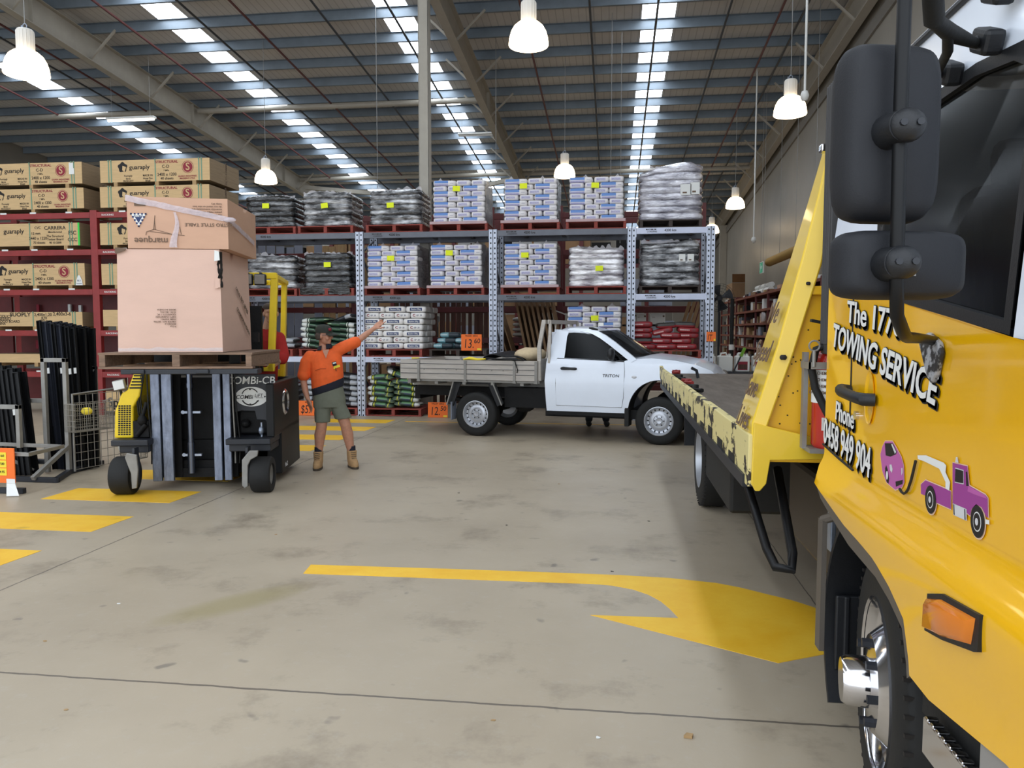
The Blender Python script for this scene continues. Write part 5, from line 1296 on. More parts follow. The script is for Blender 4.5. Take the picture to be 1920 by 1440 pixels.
# sills, arch liners, lamps
b = MB(); b.b2((1.2, -.83, .40), (2.48, .83, .46)); b.b2((1.15, -.7, .36), (3.8, .7, .5)); up('sill', b, 'dark')
for s in (-1, 1):
    b = MB(); rings = []
    for y in (.40, .845):
        rings.append([Vector((2.975 + .468 * math.cos(R(a)), s * y, .455 + .512 * math.sin(R(a)))) for a in range(-8, 190, 9)])
    b.skin([b.ring(r) for r in rings], False, False); up('arch_liner', b, 'black', smooth=60)
    b = MB(); b.b2((2.45, s * .60, .26), (2.52, s * .84, .56)); up('mud_flap', b, 'black', bev=.01)
    b = MB(); b.ell((3.78, s * .6, 1.0), (.09, .16, .09)); up('headlamp', b, 'chrome', smooth=60)
b = MB(); b.b2((3.86, -.45, .72), (3.93, .45, .95)); up('grille', b, 'black_plastic', bev=.02)
# wheels
def uwheel(x, y, s):
    m = Matrix.Translation((x, y, .36)) @ Matrix.Rotation(R(90 * (1 if s < 0 else -1)), 4, 'X')
    b = MB(); b.lathe([(.215, -.10), (.30, -.112), (.345, -.10), (.36, -.07), (.36, .07), (.345, .10), (.30, .112), (.215, .10)], 40, m)
    w = up('wheel', b, 'black', smooth=50)
    b = MB(); b.lathe([(0, .06), (.04, .065), (.05, .045), (.085, .04), (.09, .055), (.13, .055), (.16, .035), (.185, .04), (.195, .085), (.212, .108), (.222, .105), (.222, -.1), (.16, -.05), (0, -.05)], 40, m); rm = b.build('rim', 'wheel_silver', w, smooth=35)
    b = MB()
    for k in range(16):
        a = 2 * math.pi * k / 16; c = m @ Vector((.172 * math.cos(a), .172 * math.sin(a), .041)); q = m.to_3x3()
        b.poly([c + q @ Vector((.016 * math.cos(t) * math.cos(a) - .011 * math.sin(t) * math.sin(a), .016 * math.cos(t) * math.sin(a) + .011 * math.sin(t) * math.cos(a), .002)) for t in [2 * math.pi * j / 10 for j in range(10)]])
    for k in range(6):
        a = 2 * math.pi * k / 6; c = m @ Vector((.07 * math.cos(a), .07 * math.sin(a), .05)); b.ell(c, (.01, .01, .01), 8, 5)
    b.build('rim_slot', 'ink', w)
for x in (0, 2.975):
    for s in (-1, 1): uwheel(x, s * .75, s)
# chassis under the tray
b = MB()
for s in (-1, 1): b.b2((-1.25, s * .42 - .05, .62), (1.3, s * .42 + .05, .78))
b.cyl((0, -.7, .36), (0, .7, .36), .06); b.ell((0, 0, .36), (.16, .16, .15)); b.b2((.45, -.7, .48), (1.15, -.2, .80)); b.b2((.6, .1, .45), (1.2, .65, .75)); b.cyl((-1.0, .2, .5), (1.2, .25, .5), .04)
for s in (-1, 1):
    for k in range(3): b.tube([(-.6 + k * .1, s * .5, .6 - k * .015), (0, s * .5, .44 - k * .015), (.6 - k * .1, s * .5, .6 - k * .015)], .018, 6)
b.ell((.75, -.55, .55), (.2, .12, .16)); b.b2((-1.3, -.45, .55), (-1.2, .45, .75)); up('chassis', b, 'dark', smooth=30)
for s in (-1, 1):
    b = MB(); b.bar((-.33, s * .80, .89), (-.47, s * .80, .50), .12, .025, (0, 1, 0)); b.bar((.25, s * .80, .905), (.42, s * .80, .52), .12, .025, (0, 1, 0)); b.bar((-.34, s * .8, .9), (.26, s * .8, .915), .12, .02, (0, 1, 0))
    for v in b.bm.verts: v.co.y = s * (.76 + .12 * ((v.co.y * s) - .8) / .012 * .012 / .012 * .1) if False else v.co.y
    up('mudguard', b, 'black_plastic')
    b = MB(); b.bar((-.385, s * .865, .88), (-.505, s * .865, .5), .02, .02); b.bar((.30, s * .865, .9), (.465, s * .865, .52), .02, .02); up('guard_edge', b, 'galv_tube')
    b = MB(); b.box((-.43, s * .76, .4), (.012, .2, .3)); up('rear_mud_flap', b, 'board_grey')
# tray
b = MB(); b.b2((-1.33, -.86, .92), (1.08, .86, .955)); up('tray_floor', b, 'alu')
b = MB()
for s in (-1, 1): b.b2((-1.3, s * .45 - .03, .79), (1.1, s * .45 + .03, .92))
for x in (-1.2, -.7, -.2, .3, .8): b.b2((x - .03, -.85, .84), (x + .03, .85, .92))
b.b2((-1.05, -.87, .885), (1.1, -.85, .92)); up('tray_underframe', b, 'galv_tube')
for s in (-1, 1):
    b = MB(); y = s * .88
    b.b2((-1.34, y - .012, .925), (1.075, y + .012, 1.24))
    for z in (.93, 1.0, 1.09, 1.1, 1.17, 1.235): b.b2((-1.34, y - .018, z - .006), (1.075, y + .018, z + .006))
    sd = up('drop_side', b, 'alu')
    b = MB()
    for x in (-1.0, -.16, .69, 1.05): b.b2((x - .02, y - .03, .90), (x + .02, y + .02, 1.235)); b.b2((x - .03, y - .035, .88), (x + .03, y + .02, .91))
    for x in (-.9, -.5, -.32, .1, .3, .5): b.ell((x, y - s * -.0 + s * .016, 1.085), (.012, .008, .012), 8, 5)
    b.build('latch', 'galv_tube', sd)
    b = MB()
    for z in (1.015, 1.095, 1.175): b.b2((-1.335, y - .0195, z - .004), (1.07, y + .0195, z + .004))
    b.build('board_joint', 'charcoal', sd)
b = MB(); b.b2((-1.35, -.88, .93), (-1.325, .88, 1.235)); up('tail_gate', b, 'alu')
b = MB(); b.b2((1.085, -.87, .93), (1.11, .87, 1.24))
for s in (-1, 1):
    y = s * .83; b.prism([(1.06, .93), (1.12, .93), (1.115, 1.46), (1.195, 1.89), (1.135, 1.89), (1.055, 1.46)], .05, frame((0, y + .025, 0), (1, 0, 0), (0, 0, 1)))
    b.bar((1.24, y, .95), (1.265, y, 1.88), .04, .04)
b.bar((1.165, -.85, 1.86), (1.165, .85, 1.86), .06, .06); b.bar((1.25, -.85, 1.86), (1.25, .85, 1.86), .04, .06); b.bar((1.085, -.82, 1.25), (1.085, .82, 1.25), .05, .04)
for y in (-.5, -.17, .17, .5): b.bar((1.1, y, 1.25), (1.165, y, 1.85), .02, .02)
up('headboard', b, 'alu')
def uw(x, y, z):
    c, s_ = math.cos(UR), math.sin(UR); return Vector((-2.04 + c * x - s_ * y, 13.14 + s_ * x + c * y, z))
# goods on the tray
b = MB()
def tub(u, v): return Vector(((u - .5) * .75, (v - .5) * .9, .11 * math.sin(math.pi * u) ** .4 + .03 * v + .02 * math.sin(u * 9)))
b.grid(tub, 20, 8); o = b.build('plastic_cover', 'black_paint', smooth=50); sd = o.modifiers.new('t', 'SOLIDIFY'); sd.thickness = .02
o.location = uw(.45, -.3, 1.22); o.rotation_euler = (0, R(4), UR); tag(o, 'black moulded plastic cover lying over the ute tray side', 'cover')
b = MB(); b.ell((0, 0, .09), (.26, .35, .12), 18, 10)
for v in b.bm.verts: v.co += Vector((0, 0, .03 * MN.noise(v.co * 7)))
o = b.build('cloth_bag', MT['hessian'] if 'hessian' in MT else 'card', smooth=60); o.location = uw(.78, -.35, 1.235); o.rotation_euler = (0, 0, UR); tag(o, 'beige cloth bag on the ute tray against the headboard', 'bag')
b = MB(); b.b2((-.5, -.55, 0), (.55, .5, .27)); o = b.build('tool_crate', 'dark', bev=.02); o.location = uw(.45, .2, .957); o.rotation_euler = (0, 0, UR); tag(o, 'dark crate on the ute tray under the black cover', 'crate')
b = MB(); b.tube([(0, 0, 0), (.12, -.02, .02), (.25, .0, .0), (.4, -.01, .012)], [.01, .025, .02, .01], 8); o = b.build('ratchet_strap', 'tag_yellow', smooth=60); o.location = uw(-.2, -.87, 1.255); o.rotation_euler = (0, 0, UR); tag(o, 'yellow strap end resting on the ute tray side', 'strap')
b = MB(); b.tube([(.0, -.2, .02), (.15, -.21, -.01), (.2, -.215, -.15), (.19, -.21, -.2)], .008, 6); b.tube([(-.35, -.2, .03), (.1, -.215, .005), (.3, -.2, .0)], .012, 6); o = b.build('cord', 'black', smooth=60); o.location = uw(.55, -.7, 1.25); o.rotation_euler = (0, 0, UR); tag(o, 'black cord trailing over the ute tray side', 'cord')
# ================================================================ yellow tilt-tray tow truck, parked at right
TL = Vector((0.88, 2.73, 0))
TC = 2.13                                  # centre line
tt = thing('tow_truck', 'yellow and white tilt-tray tow truck filling the right foreground', 'tow truck', TL)
def tp(name, b, k, parent=tt, **kw):
    bmesh.ops.translate(b.bm, verts=b.bm.verts[:], vec=-TL); return b.build(name, k, parent, **kw)
def sm(a, b_, x): t = max(0, min(1, (x - a) / (b_ - a))); return t * t * (3 - 2 * t)
def xs(z, y=2.5):
    x = .88 - .056 * sm(1.215, 1.075, z) + .012 * sm(1.06, .85, z)
    if z > 1.95: x += (z - 1.95) * .12
    if y < 1.55: x += ((1.55 - y) / .35) ** 2 * .12
    return x
LOWP = [(1.2, .80), (1.7, .80), (2.1, .745), (2.235, .75), (2.245, .79), (2.29, .892), (2.40, .95), (2.53, .993), (2.68, 1.01), (2.845, 1.024), (3.06, 1.06), (3.273, 1.095), (3.335, 1.16)]
def pw(P, y):
    for (a, za), (b_, zb2) in zip(P, P[1:]):
        if y <= b_: return za + (zb2 - za) * (y - a) / (b_ - a)
    return P[-1][1]
UPP = [(1.2, 1.62), (1.84, 1.705), (2.455, 1.80), (2.79, 1.86), (3.335, 2.06)]
b = MB()
ycols = sorted(set([1.2, 1.25, 1.3, 1.4, 1.5, 1.6] + [1.7 + .05 * i for i in range(32)] + [2.235, 2.245, 2.29, 2.34, 2.45, 3.273, 3.335]))
cols = []
for y in ycols:
    z0, z1 = pw(LOWP, y), pw(UPP, y)
    zz = [max(z0, .74 + .66 * j / 56) for j in range(57)] + [1.4 + (z1 - 1.4) * j / 8 for j in range(1, 9)]
    cols.append([Vector((xs(z, y), y, z)) for z in zz])
def mir(p): return Vector((2 * TC - p.x, p.y, p.z))
L = [b.ring(c) for c in cols]; Rr = [b.ring([mir(p) for p in c]) for c in cols]
b.skin(L, False, False); b.skin(Rr, False, False)
for A, B_ in ((L[0], Rr[0]), (L[-1], Rr[-1])): b.skin([A, B_], False, False)
bmesh.ops.remove_doubles(b.bm, verts=b.bm.verts[:], dist=.0004)
cab = tp('cab_body', b, 'yellow', smooth=35)
# upper cab: white pillars, header, roof and back
def strip(P, name, k, mirror=True):
    for mm in ((False, True) if mirror else (False,)):
        b = MB(); q = [Vector(p) for p in P]
        b.prism([(p[0], p[1]) for p in P], .03, frame((0, 0, 0), (0, 1, 0), (0, 0, 1)))
        for v in b.bm.verts:
            d = v.co.x; v.co.x = xs(v.co.z, v.co.y) + .0 + (.03 if d > .015 else 0)
            if mm: v.co.x = 2 * TC - v.co.x
        tp(name, b, k, smooth=35)
strip([(2.79, 1.86), (3.335, 2.06), (3.335, 2.66), (2.79, 2.66)], 'rear_pillar', 'white')
strip([(2.79, 2.43), (2.79, 2.66), (1.9, 2.66), (1.5, 2.62), (1.45, 2.56), (1.84, 2.35), (1.9, 2.385), (2.2, 2.41)], 'header', 'white')
strip([(1.84, 1.705), (1.84, 2.36), (1.45, 2.56), (1.2, 1.95), (1.2, 1.62)], 'windscreen_pillar', 'white')
b = MB(); RP = [(1.45, 2.56), (1.5, 2.63), (1.7, 2.675), (2.2, 2.69), (3.0, 2.69), (3.335, 2.66)]
rings = []
for y, z in RP:
    x0 = xs(2.66, y)
    rings.append([Vector((x0, y, z - .03)), Vector((x0 + .06, y, z + .01)), Vector((x0 + .3, y, z + .06)), Vector((TC, y, z + .07)), Vector((2 * TC - x0 - .3, y, z + .06)), Vector((2 * TC - x0 - .06, y, z + .01)), Vector((2 * TC - x0, y, z - .03))])
b.skin([b.ring(r) for r in rings], False, False); rf = tp('roof', b, 'white', smooth=60)
b = MB(); b.b2((.93, 3.3, 1.16), (3.33, 3.33, 2.66)); tp('cab_back', b, 'white')
b = MB(); b.tube([(xs(2.62, y) - .004, y, z - .055) for y, z in RP], .011, 6); tp('roof_gutter', b, 'charcoal', smooth=60)
b = MB(); b.poly([Vector(p) for p in ((.96, 1.21, 1.66), (3.3, 1.21, 1.66), (3.2, 1.46, 2.56), (1.06, 1.46, 2.56))]); tp('windscreen', b, 'glass_dark')
# side glass, its black rubber and the quarter window
def wpoly(off): return [(1.86 + off, 1.722 + off), (2.455, 1.81 + off), (2.78 - off, 1.868 + off), (2.78 - off, 2.41 - off), (2.2, 2.405 - off), (1.97 + off, 2.375 - off), (1.90 + off, 2.34 - off), (1.865 + off, 2.27)]
for mm in (False, True):
    b = MB(); b.poly([Vector((xs(z, y) + .016, y, z)) for y, z in wpoly(0)])
    if mm:
        for v in b.bm.verts: v.co = mir(v.co)
    tp('side_window', b, MT['tint'] if 'tint' in MT else 'glass_dark')
    b = MB(); O_ = [Vector((xs(z, y) - .004, y, z)) for y, z in wpoly(-.012)]; I_ = [Vector((xs(z, y) - .002, y, z)) for y, z in wpoly(.022)]; K_ = [p + Vector((.03, 0, 0)) for p in I_]
    if mm: O_, I_, K_ = [[mir(p) for p in q] for q in (O_, I_, K_)]
    b.skin([b.ring(O_), b.ring(I_), b.ring(K_)], True, False); tp('window_seal', b, 'black_plastic')
b = MB(); b.b2((xs(2.1) + .0, 2.75, 1.87), (xs(2.1) + .02, 2.82, 2.42)); tp('quarter_bar', b, 'black')
# cab interior
b = MB(); b.b2((.98, 1.35, 1.1), (3.28, 3.28, 1.14)); b.b2((.98, 1.3, 1.14), (3.28, 1.55, 1.72)); tp('cab_floor', b, 'black')
for x in (1.4, 2.2, 2.85):
    b = MB(); b.b2((x - .25, 2.1, 1.3), (x + .25, 2.65, 1.48)); b.box((x, 2.72, 1.82), (.5, .16, .75), rot('X', -8)); b.box((x, 2.8, 2.26), (.3, .1, .2), rot('X', -8)); tp('seat', b, MT['seat_blue'] if 'seat_blue' in MT else 'navy', bev=.05, seg=3)
b = MB(); b.tube([(1.4 + .2 * math.cos(a), 1.75 + .07 * math.sin(a), 1.75 + .16 * math.sin(a)) for a in [2 * math.pi * k / 20 for k in range(20)]], .015, 6, loop=True); tp('steering_wheel', b, 'black', smooth=60)
# wheel-arch lip and liner
EDGE = [(y, z) for y, z in LOWP if y > 2.2]
b = MB(); rings = []
for i, (y, z) in enumerate(EDGE):
    n = Vector((0, -(2.78 - y), -(.5 - z))) if False else (Vector((0, 2.8, .42)) - Vector((0, y, z))).normalized()
    p = Vector((xs(z, y) + .004, y, z))
    rings.append([p + n * -.006, p + n * .07 + Vector((.012, 0, 0)), p + n * .075 + Vector((.5, 0, 0)), p + n * .0 + Vector((.5, 0, 0))])
b.skin([b.ring(r) for r in rings], True, True); tp('arch_lip', b, MT['lip'] if 'lip' in MT else 'charcoal', smooth=30)
b = MB(); b.b2((1.36, 2.1, .7), (2.9, 3.3, 1.1)); tp('cab_underside', b, 'dark')
# rear half of the mudguard
for mm in (0, 1):
    b = MB(); rings = []
    for a in range(-32, 75, 8):
        r = .60; c = Vector((0, 2.73 + r * math.cos(R(a)), .5 + r * math.sin(R(a)))); q = Vector((0, math.cos(R(a)), math.sin(R(a)))) * .02
        x0, x1 = (.90, 1.24) if not mm else (3.02, 3.36)
        rings.append([c + Vector((x0, 0, 0)), c + Vector((x1, 0, 0)), c + q + Vector((x1, 0, 0)), c + q + Vector((x0, 0, 0))])
    b.skin([b.ring(r) for r in rings]); g = tp('mudguard', b, 'black_plastic', smooth=40)
    b = MB(); b.b2((x0 + .03, 3.28, .30), (x1, 3.30, .62))
    for q in range(3): b.b2((x0 + .06 + q * .09, 3.27, .3), (x0 + .085 + q * .09, 3.285, .62))
    tp('mud_flap', b, 'black_plastic', bev=.01)
    b = MB(); b.b2((x0 - .02, 3.33, .36), (x0 + .0, 3.40, .92)); b.tube([(x0 - .01, 3.36, .92), (x0 + .02, 3.3, .95), (x0 + .06, 3.26, 1.0), (x0 + .06, 3.24, 1.05)], .02, 8); tp('guard_stay', b, MT['lip'] if 'lip' in MT else 'charcoal', smooth=40)
# door skin with lettering
DP = [(1.72, 1.02), (1.72, 1.685), (1.84, 1.70), (2.455, 1.795), (2.79, 1.852), (2.985, 1.925), (2.99, 1.25), (2.95, 1.21), (2.5, 1.06), (2.2, 1.02)]
b = MB()
dcols = []
for i in range(27):
    y = 1.72 + (2.985 - 1.72) * i / 26
    z0 = 1.222; z1 = pw([(1.72, 1.685), (1.84, 1.70), (2.455, 1.795), (2.79, 1.852), (2.985, 1.93)], y)
    dcols.append([Vector((xs(z, y) - .002, y, z)) for z in [z0 + (z1 - z0) * j / 14 for j in range(15)]])
b.skin([b.ring(c) for c in dcols], False, False); dr = tp('door', b, 'yellow', smooth=40)
b = MB(); b.tube([(.8775, 2.99, 1.93), (.8775, 2.992, 1.3), (.8775, 2.96, 1.222)], .0035, 5); b.tube([(.872, 3.325, 1.248), (.872, 3.1, 1.226), (.872, 2.92, 1.212)], .005, 5); tp('shut_line', b, 'ink', dr)
for n_ in ('shut_line',):
    pass
def tkid(name, b, k, **kw):
    return tp(name, b, k, dr, **kw)
DX = .874
def lt(y, z, tilt=0.0, x=DX):
    c, s_ = math.cos(R(tilt)), math.sin(R(tilt)); return frame((x, y, z), (0, -c, -s_), (0, -s_, c))
def lettering(s, cap, y0, y1, z, tilt, bold, wide_hint, shear=0.0):
    """white letters over a black drop shade, stretched to span y0..y1 (reading toward the front)"""
    size = cap / .73
    me = text_mesh(s, size, 1.0, bold, shear, .0008, 'CENTER', 1.0)
    xsz = [v.co.x for v in me.vertices]; w = max(xsz) - min(xsz); k = abs(y0 - y1) / w
    S = Matrix.Diagonal((k, 1, 1, 1)); yc = (y0 + y1) / 2
    b = MB(); me2 = text_mesh(s, size, 1.0, bold + .022, shear, .0005, 'CENTER', 1.0)
    for dx, dz in ((0.0, 0.0), (.004, -.004), (.008, -.008), (.012, -.012)): b.merge(me2, lt(yc - dx * 1.0, z + dz, tilt, DX + .0005) @ S)
    tkid('lettering_shade', b, 'ink')
    b = MB(); b.merge(me, lt(yc, z, tilt, DX - .0015) @ S); tkid('lettering', b, 'paper')
lettering('The 1770', .082, 3.05, 2.49, 1.762, 5.5, .014, 1)
lettering('TOWING SERVICE', .092, 3.24, 2.215, 1.628, 8.2, .02, 1, .12)
lettering('Phone', .075, 3.16, 2.93, 1.398, 3, .012, 1)
lettering('0458 949 904', .105, 3.325, 2.735, 1.282, 4.0, .016, 1)
# the cartoon-style decal: a car towed by a small crane truck
def decal(name, P, k, lay, th=.0006):
    b = MB(); b.poly([Vector((xs(z, y) - .0052 - lay * .0006, y, z)) for y, z in P]); return tkid(name, b, k)
def grow(P, k):
    cy, cz = sum(p[0] for p in P) / len(P), sum(p[1] for p in P) / len(P)
    out = []
    for i, p in enumerate(P):
        a, c = P[i - 1], P[(i + 1) % len(P)]; t = Vector((c[0] - a[0], c[1] - a[1]))
        if t.length < 1e-6: out.append(p); continue
        t.normalize(); nn = Vector((t.y, -t.x))
        if nn.dot(Vector((p[0] - cy, p[1] - cz))) < 0: nn = -nn
        out.append((p[0] + nn.x * k, p[1] + nn.y * k))
    return out
def ov(cy, cz, ry, rz, n=26, tilt=0): return [(cy + ry * math.cos(t), cz + rz * math.sin(t)) for t in [2 * math.pi * i / n for i in range(n)]]
body = [(2.304, 1.282), (2.273, 1.3), (2.143, 1.303), (2.109, 1.303), (2.105, 1.257), (2.194, 1.254), (2.204, 1.267), (2.24, 1.291), (2.264, 1.281), (2.272, 1.257), (2.301, 1.256)]
cabp = [(2.105, 1.379), (2.022, 1.384), (2.008, 1.338), (1.924, 1.333), (1.912, 1.328), (1.906, 1.282), (1.915, 1.284), (1.94, 1.3), (1.968, 1.301), (1.99, 1.284), (1.996, 1.266), (2.014, 1.268), (2.015, 1.278), (2.095, 1.274)]
boom = [(2.334, 1.361), (2.273, 1.371), (2.157, 1.37), (2.141, 1.365), (2.144, 1.347), (2.114, 1.326), (2.117, 1.303), (2.14, 1.304), (2.141, 1.321), (2.172, 1.342), (2.184, 1.349), (2.284, 1.352), (2.33, 1.351)]
carp = [(2.604, 1.363), (2.539, 1.372), (2.505, 1.357), (2.461, 1.335), (2.44, 1.313), (2.432, 1.263), (2.449, 1.244), (2.501, 1.226), (2.541, 1.23), (2.579, 1.234), (2.62, 1.263), (2.643, 1.314), (2.628, 1.341)]
PINK_EDGE = 'paper'
for P in (body, cabp, carp): decal('decal_outline', grow(P, .003), MT['decal_edge'] if 'decal_edge' in MT else PINK_EDGE, 0)
for cy, ry in ((2.232, .037), (1.955, .037)): decal('decal_outline', ov(cy, 1.254 if cy > 2 else 1.261, ry + .003, .043), MT['decal_edge'] if 'decal_edge' in MT else PINK_EDGE, 0)
decal('decal_truck', body, 'purple', 1); decal('decal_truck', cabp, 'purple', 1)
decal('decal_bonnet', [(2.01, 1.337), (1.924, 1.333), (1.912, 1.326), (1.97, 1.323), (2.014, 1.323)], 'purple_light', 2)
decal('decal_window', grow([(2.085, 1.367), (2.041, 1.369), (2.038, 1.338), (2.085, 1.333)], .003), 'silver_print', 2); decal('decal_window', [(2.085, 1.367), (2.041, 1.369), (2.038, 1.338), (2.085, 1.333)], 'ink', 3)
decal('decal_window', [(2.028, 1.369), (2.021, 1.371), (2.01, 1.337), (2.022, 1.335)], 'ink', 2)
decal('decal_boom', boom, 'paper', 2); decal('decal_tank', [(2.093, 1.275), (2.015, 1.278), (2.012, 1.249), (2.087, 1.246)], 'silver_print', 2)
decal('decal_tank_strap', [(2.088, 1.274), (2.083, 1.274), (2.079, 1.248), (2.084, 1.248)], 'ink', 3); decal('decal_tank_strap', [(2.026, 1.276), (2.021, 1.276), (2.017, 1.25), (2.022, 1.25)], 'ink', 3)
decal('decal_beacon', [(2.085, 1.397), (2.077, 1.398), (2.07, 1.384), (2.089, 1.383)], 'silver_print', 2)
decal('decal_bumper', [(1.915, 1.277), (1.897, 1.279), (1.896, 1.269), (1.916, 1.266)], 'paper', 3)
for cy, cz in ((2.232, 1.254), (1.955, 1.261)):
    decal('decal_wheel', ov(cy, cz, .036, .039), 'ink', 3); decal('decal_wheel', ov(cy, cz, .021, .024), 'paper', 4); decal('decal_wheel', ov(cy, cz, .018, .021), 'ink', 5); decal('decal_wheel', ov(cy, cz, .008, .009), 'silver_print', 6)
decal('decal_car', carp, 'purple_light', 1); decal('decal_car_glass', [(2.604, 1.357), (2.534, 1.367), (2.497, 1.346), (2.504, 1.337), (2.55, 1.322), (2.592, 1.319)], 'ink', 2)
decal('decal_car_glass', [(2.545, 1.362), (2.534, 1.365), (2.5, 1.345), (2.51, 1.337)], 'silver_print', 3); decal('decal_car_grille', [(2.499, 1.252), (2.44, 1.269), (2.442, 1.256), (2.494, 1.237)], 'ink', 2)
decal('decal_car_wheel', [(2.584, 1.289), (2.57, 1.275), (2.556, 1.251), (2.558, 1.234), (2.575, 1.235), (2.59, 1.256), (2.594, 1.277)], 'ink', 2); decal('decal_car_wheel', ov(2.573, 1.258, .009, .014), 'paper', 3); decal('decal_car_lamp', [(2.556, 1.295), (2.538, 1.299), (2.527, 1.286), (2.533, 1.273), (2.55, 1.279)], 'silver_print', 2); decal('decal_car_lamp', [(2.455, 1.302), (2.445, 1.305), (2.443, 1.29), (2.452, 1.28)], 'silver_print', 2)
b = MB(); b.tube([(DX - .004, y, z) for y, z in [(2.452, 1.239), (2.435, 1.232), (2.418, 1.231), (2.40, 1.239), (2.385, 1.252), (2.365, 1.282), (2.348, 1.318), (2.336, 1.345)]], .004, 6); tkid('decal_cable', b, 'ink')
# handle, lock, indicator, bracket
b = MB(); b.tube([(.872, 2.985, 1.497), (.84, 2.98, 1.50), (.832, 2.93, 1.496), (.83, 2.78, 1.49), (.838, 2.715, 1.488), (.872, 2.705, 1.488)], [.022, .024, .02, .02, .022, .022], 10); tkid('door_handle', b, 'black_plastic', smooth=50)
b = MB(); b.lathe([(0, -.002), (.035, -.0035), (.06, 0.0), (.064, .004)], 24, Matrix.Translation((.876, 2.77, 1.49)) @ Matrix.Rotation(R(-90), 4, 'Y') @ Matrix.Diagonal((1.45, .75, 1, 1))); tkid('handle_recess', b, 'yellow', smooth=60)
b = MB(); b.cyl((.88, 2.9, 1.415), (.866, 2.9, 1.415), .016); tkid('door_lock', b, 'chrome', smooth=40)
b = MB(); rings = []
for t, (dy, dz, dx) in enumerate(((0, 0, 0), (.006, .006, -.018), (.02, .016, -.03))):
    P = [(2.10 - dy, .935 + dz), (1.99, .955 + dz), (1.83 + dy, 1.0 + dz), (1.815 + dy, 1.075 - dz), (2.0, 1.055 - dz), (2.085 - dy, 1.03 - dz)]
    rings.append([Vector((xs(z, y) + .004 + dx, y, z)) for y, z in P])
b.skin([b.ring(r) for r in rings]); ind = tp('side_indicator', b, MT['amber'], smooth=50)
b = MB(); b.prism([(2.095, .935), (1.99, .952), (1.82, .993), (1.803, 1.0), (1.80, 1.086), (2.0, 1.066), (2.085, 1.037)], -.012, frame((xs(1.03) + .004, 0, 0), (0, 1, 0), (0, 0, 1))); tp('indicator_surround', b, 'black_plastic')
# ---- mirrors and their arm
ma = []
b = MB(); arm = [(.885, 2.25, 1.69), (.80, 2.15, 1.70), (.66, 1.85, 1.705), (.60, 1.70, 1.715), (.565, 1.64, 1.75), (.555, 1.62, 1.83), (.552, 1.62, 2.1), (.552, 1.62, 2.38), (.556, 1.625, 2.44), (.58, 1.65, 2.455), (.62, 1.67, 2.41), (.665, 1.77, 2.365)]
b.tube(arm, .0135, 10); am = tp('mirror_arm', b, 'black_paint', smooth=60)
b = MB(); b.tube([(.66, 1.76, 2.368), (.76, 1.93, 2.40), (.88, 2.08, 2.425)], [.016, .02, .012], 10); b.tube([(.735, 1.88, 2.39), (.775, 1.98, 2.375), (.87, 2.29, 2.42)], .012, 8); b.tube([(.59, 1.655, 2.445), (.62, 1.67, 2.41), (.66, 1.76, 2.368)], .021, 10); tp('mirror_strut', b, 'black', am, smooth=60)
for y, z in ((2.30, 2.425), (2.08, 2.43), (2.03, 2.53)):
    b = MB(); b.box((.905, y, z), (.05, .09, .06), rot('X', 25)); b.cyl((.89, y, z), (.868, y, z), .014, n=10); tp('arm_bracket', b, 'black_plastic', am, bev=.012)
b = MB(); b.prism([(2.33, 1.70), (2.26, 1.715), (2.19, 1.69), (2.175, 1.66), (2.20, 1.60), (2.225, 1.575), (2.26, 1.60)], -.018, frame((.876, 0, 0), (0, 1, 0), (0, 0, 1))); bk = tp('arm_foot', b, MT['chipped'] if 'chipped' in MT else 'charcoal', bev=.006)
def mirror(name, cx, cy, cz, w, h, d, yaw, grow_=.0):
    b = MB(); rings = []
    for k, (s_, dd) in enumerate(((.80, -.5), (.92, -.38), (.985, -.1), (1.0, .2), (.97, .42), (.93, .5))):
        ring = []
        for i in range(40):
            t = 2 * math.pi * (i + .5) / 40; e = .36
            ring.append(Vector((math.copysign(abs(math.cos(t)) ** e, math.cos(t)) * w / 2 * s_, dd * d, math.copysign(abs(math.sin(t)) ** e, math.sin(t)) * h / 2 * s_)))
        rings.append(ring)
    b.loft(rings); m = Matrix.Translation((cx, cy, cz)) @ Matrix.Rotation(R(yaw), 4, 'Z'); bmesh.ops.transform(b.bm, matrix=m, verts=b.bm.verts[:])
    o = tp(name, b, MT['mirror_shell'] if 'mirror_shell' in MT else 'black_plastic', am, smooth=50)
    b = MB(); b.prism([(math.copysign(abs(math.cos(t)) ** .36, math.cos(t)) * w * .44, math.copysign(abs(math.sin(t)) ** .36, math.sin(t)) * h * .45) for t in [2 * math.pi * (i + .5) / 32 for i in range(32)]], .002, m @ frame((0, d * .505, 0), (-1, 0, 0), (0, 0, 1))); tp('mirror_glass', b, 'chrome', am)
    return o
mirror('mirror_head', .553, 1.70, 2.122, .208, .36, .085, 14)
mirror('mirror_head', .585, 1.70, 1.855, .275, .142, .085, 14)
for z, (x0) in ((2.115, .537), (1.853, .54)):
    b = MB(); b.cyl((.552, 1.598, z), (x0 - .0, 1.665, z), .031, .036); b.ell((.558, 1.60, z), (.035, .028, .033), 18, 10); tp('arm_clamp', b, 'black_plastic', am, smooth=60)
    b = MB()
    for x in (.543, .573): b.cyl((x, 1.58, z), (x, 1.570, z), .007, n=8)
    tp('clamp_bolt', b, 'charcoal', am)
b = MB(); b.box((.585, 1.652, 1.85), (.04, .001, .04), rot('Z', 14)); tp('mirror_sticker', b, 'galv_tube', am)
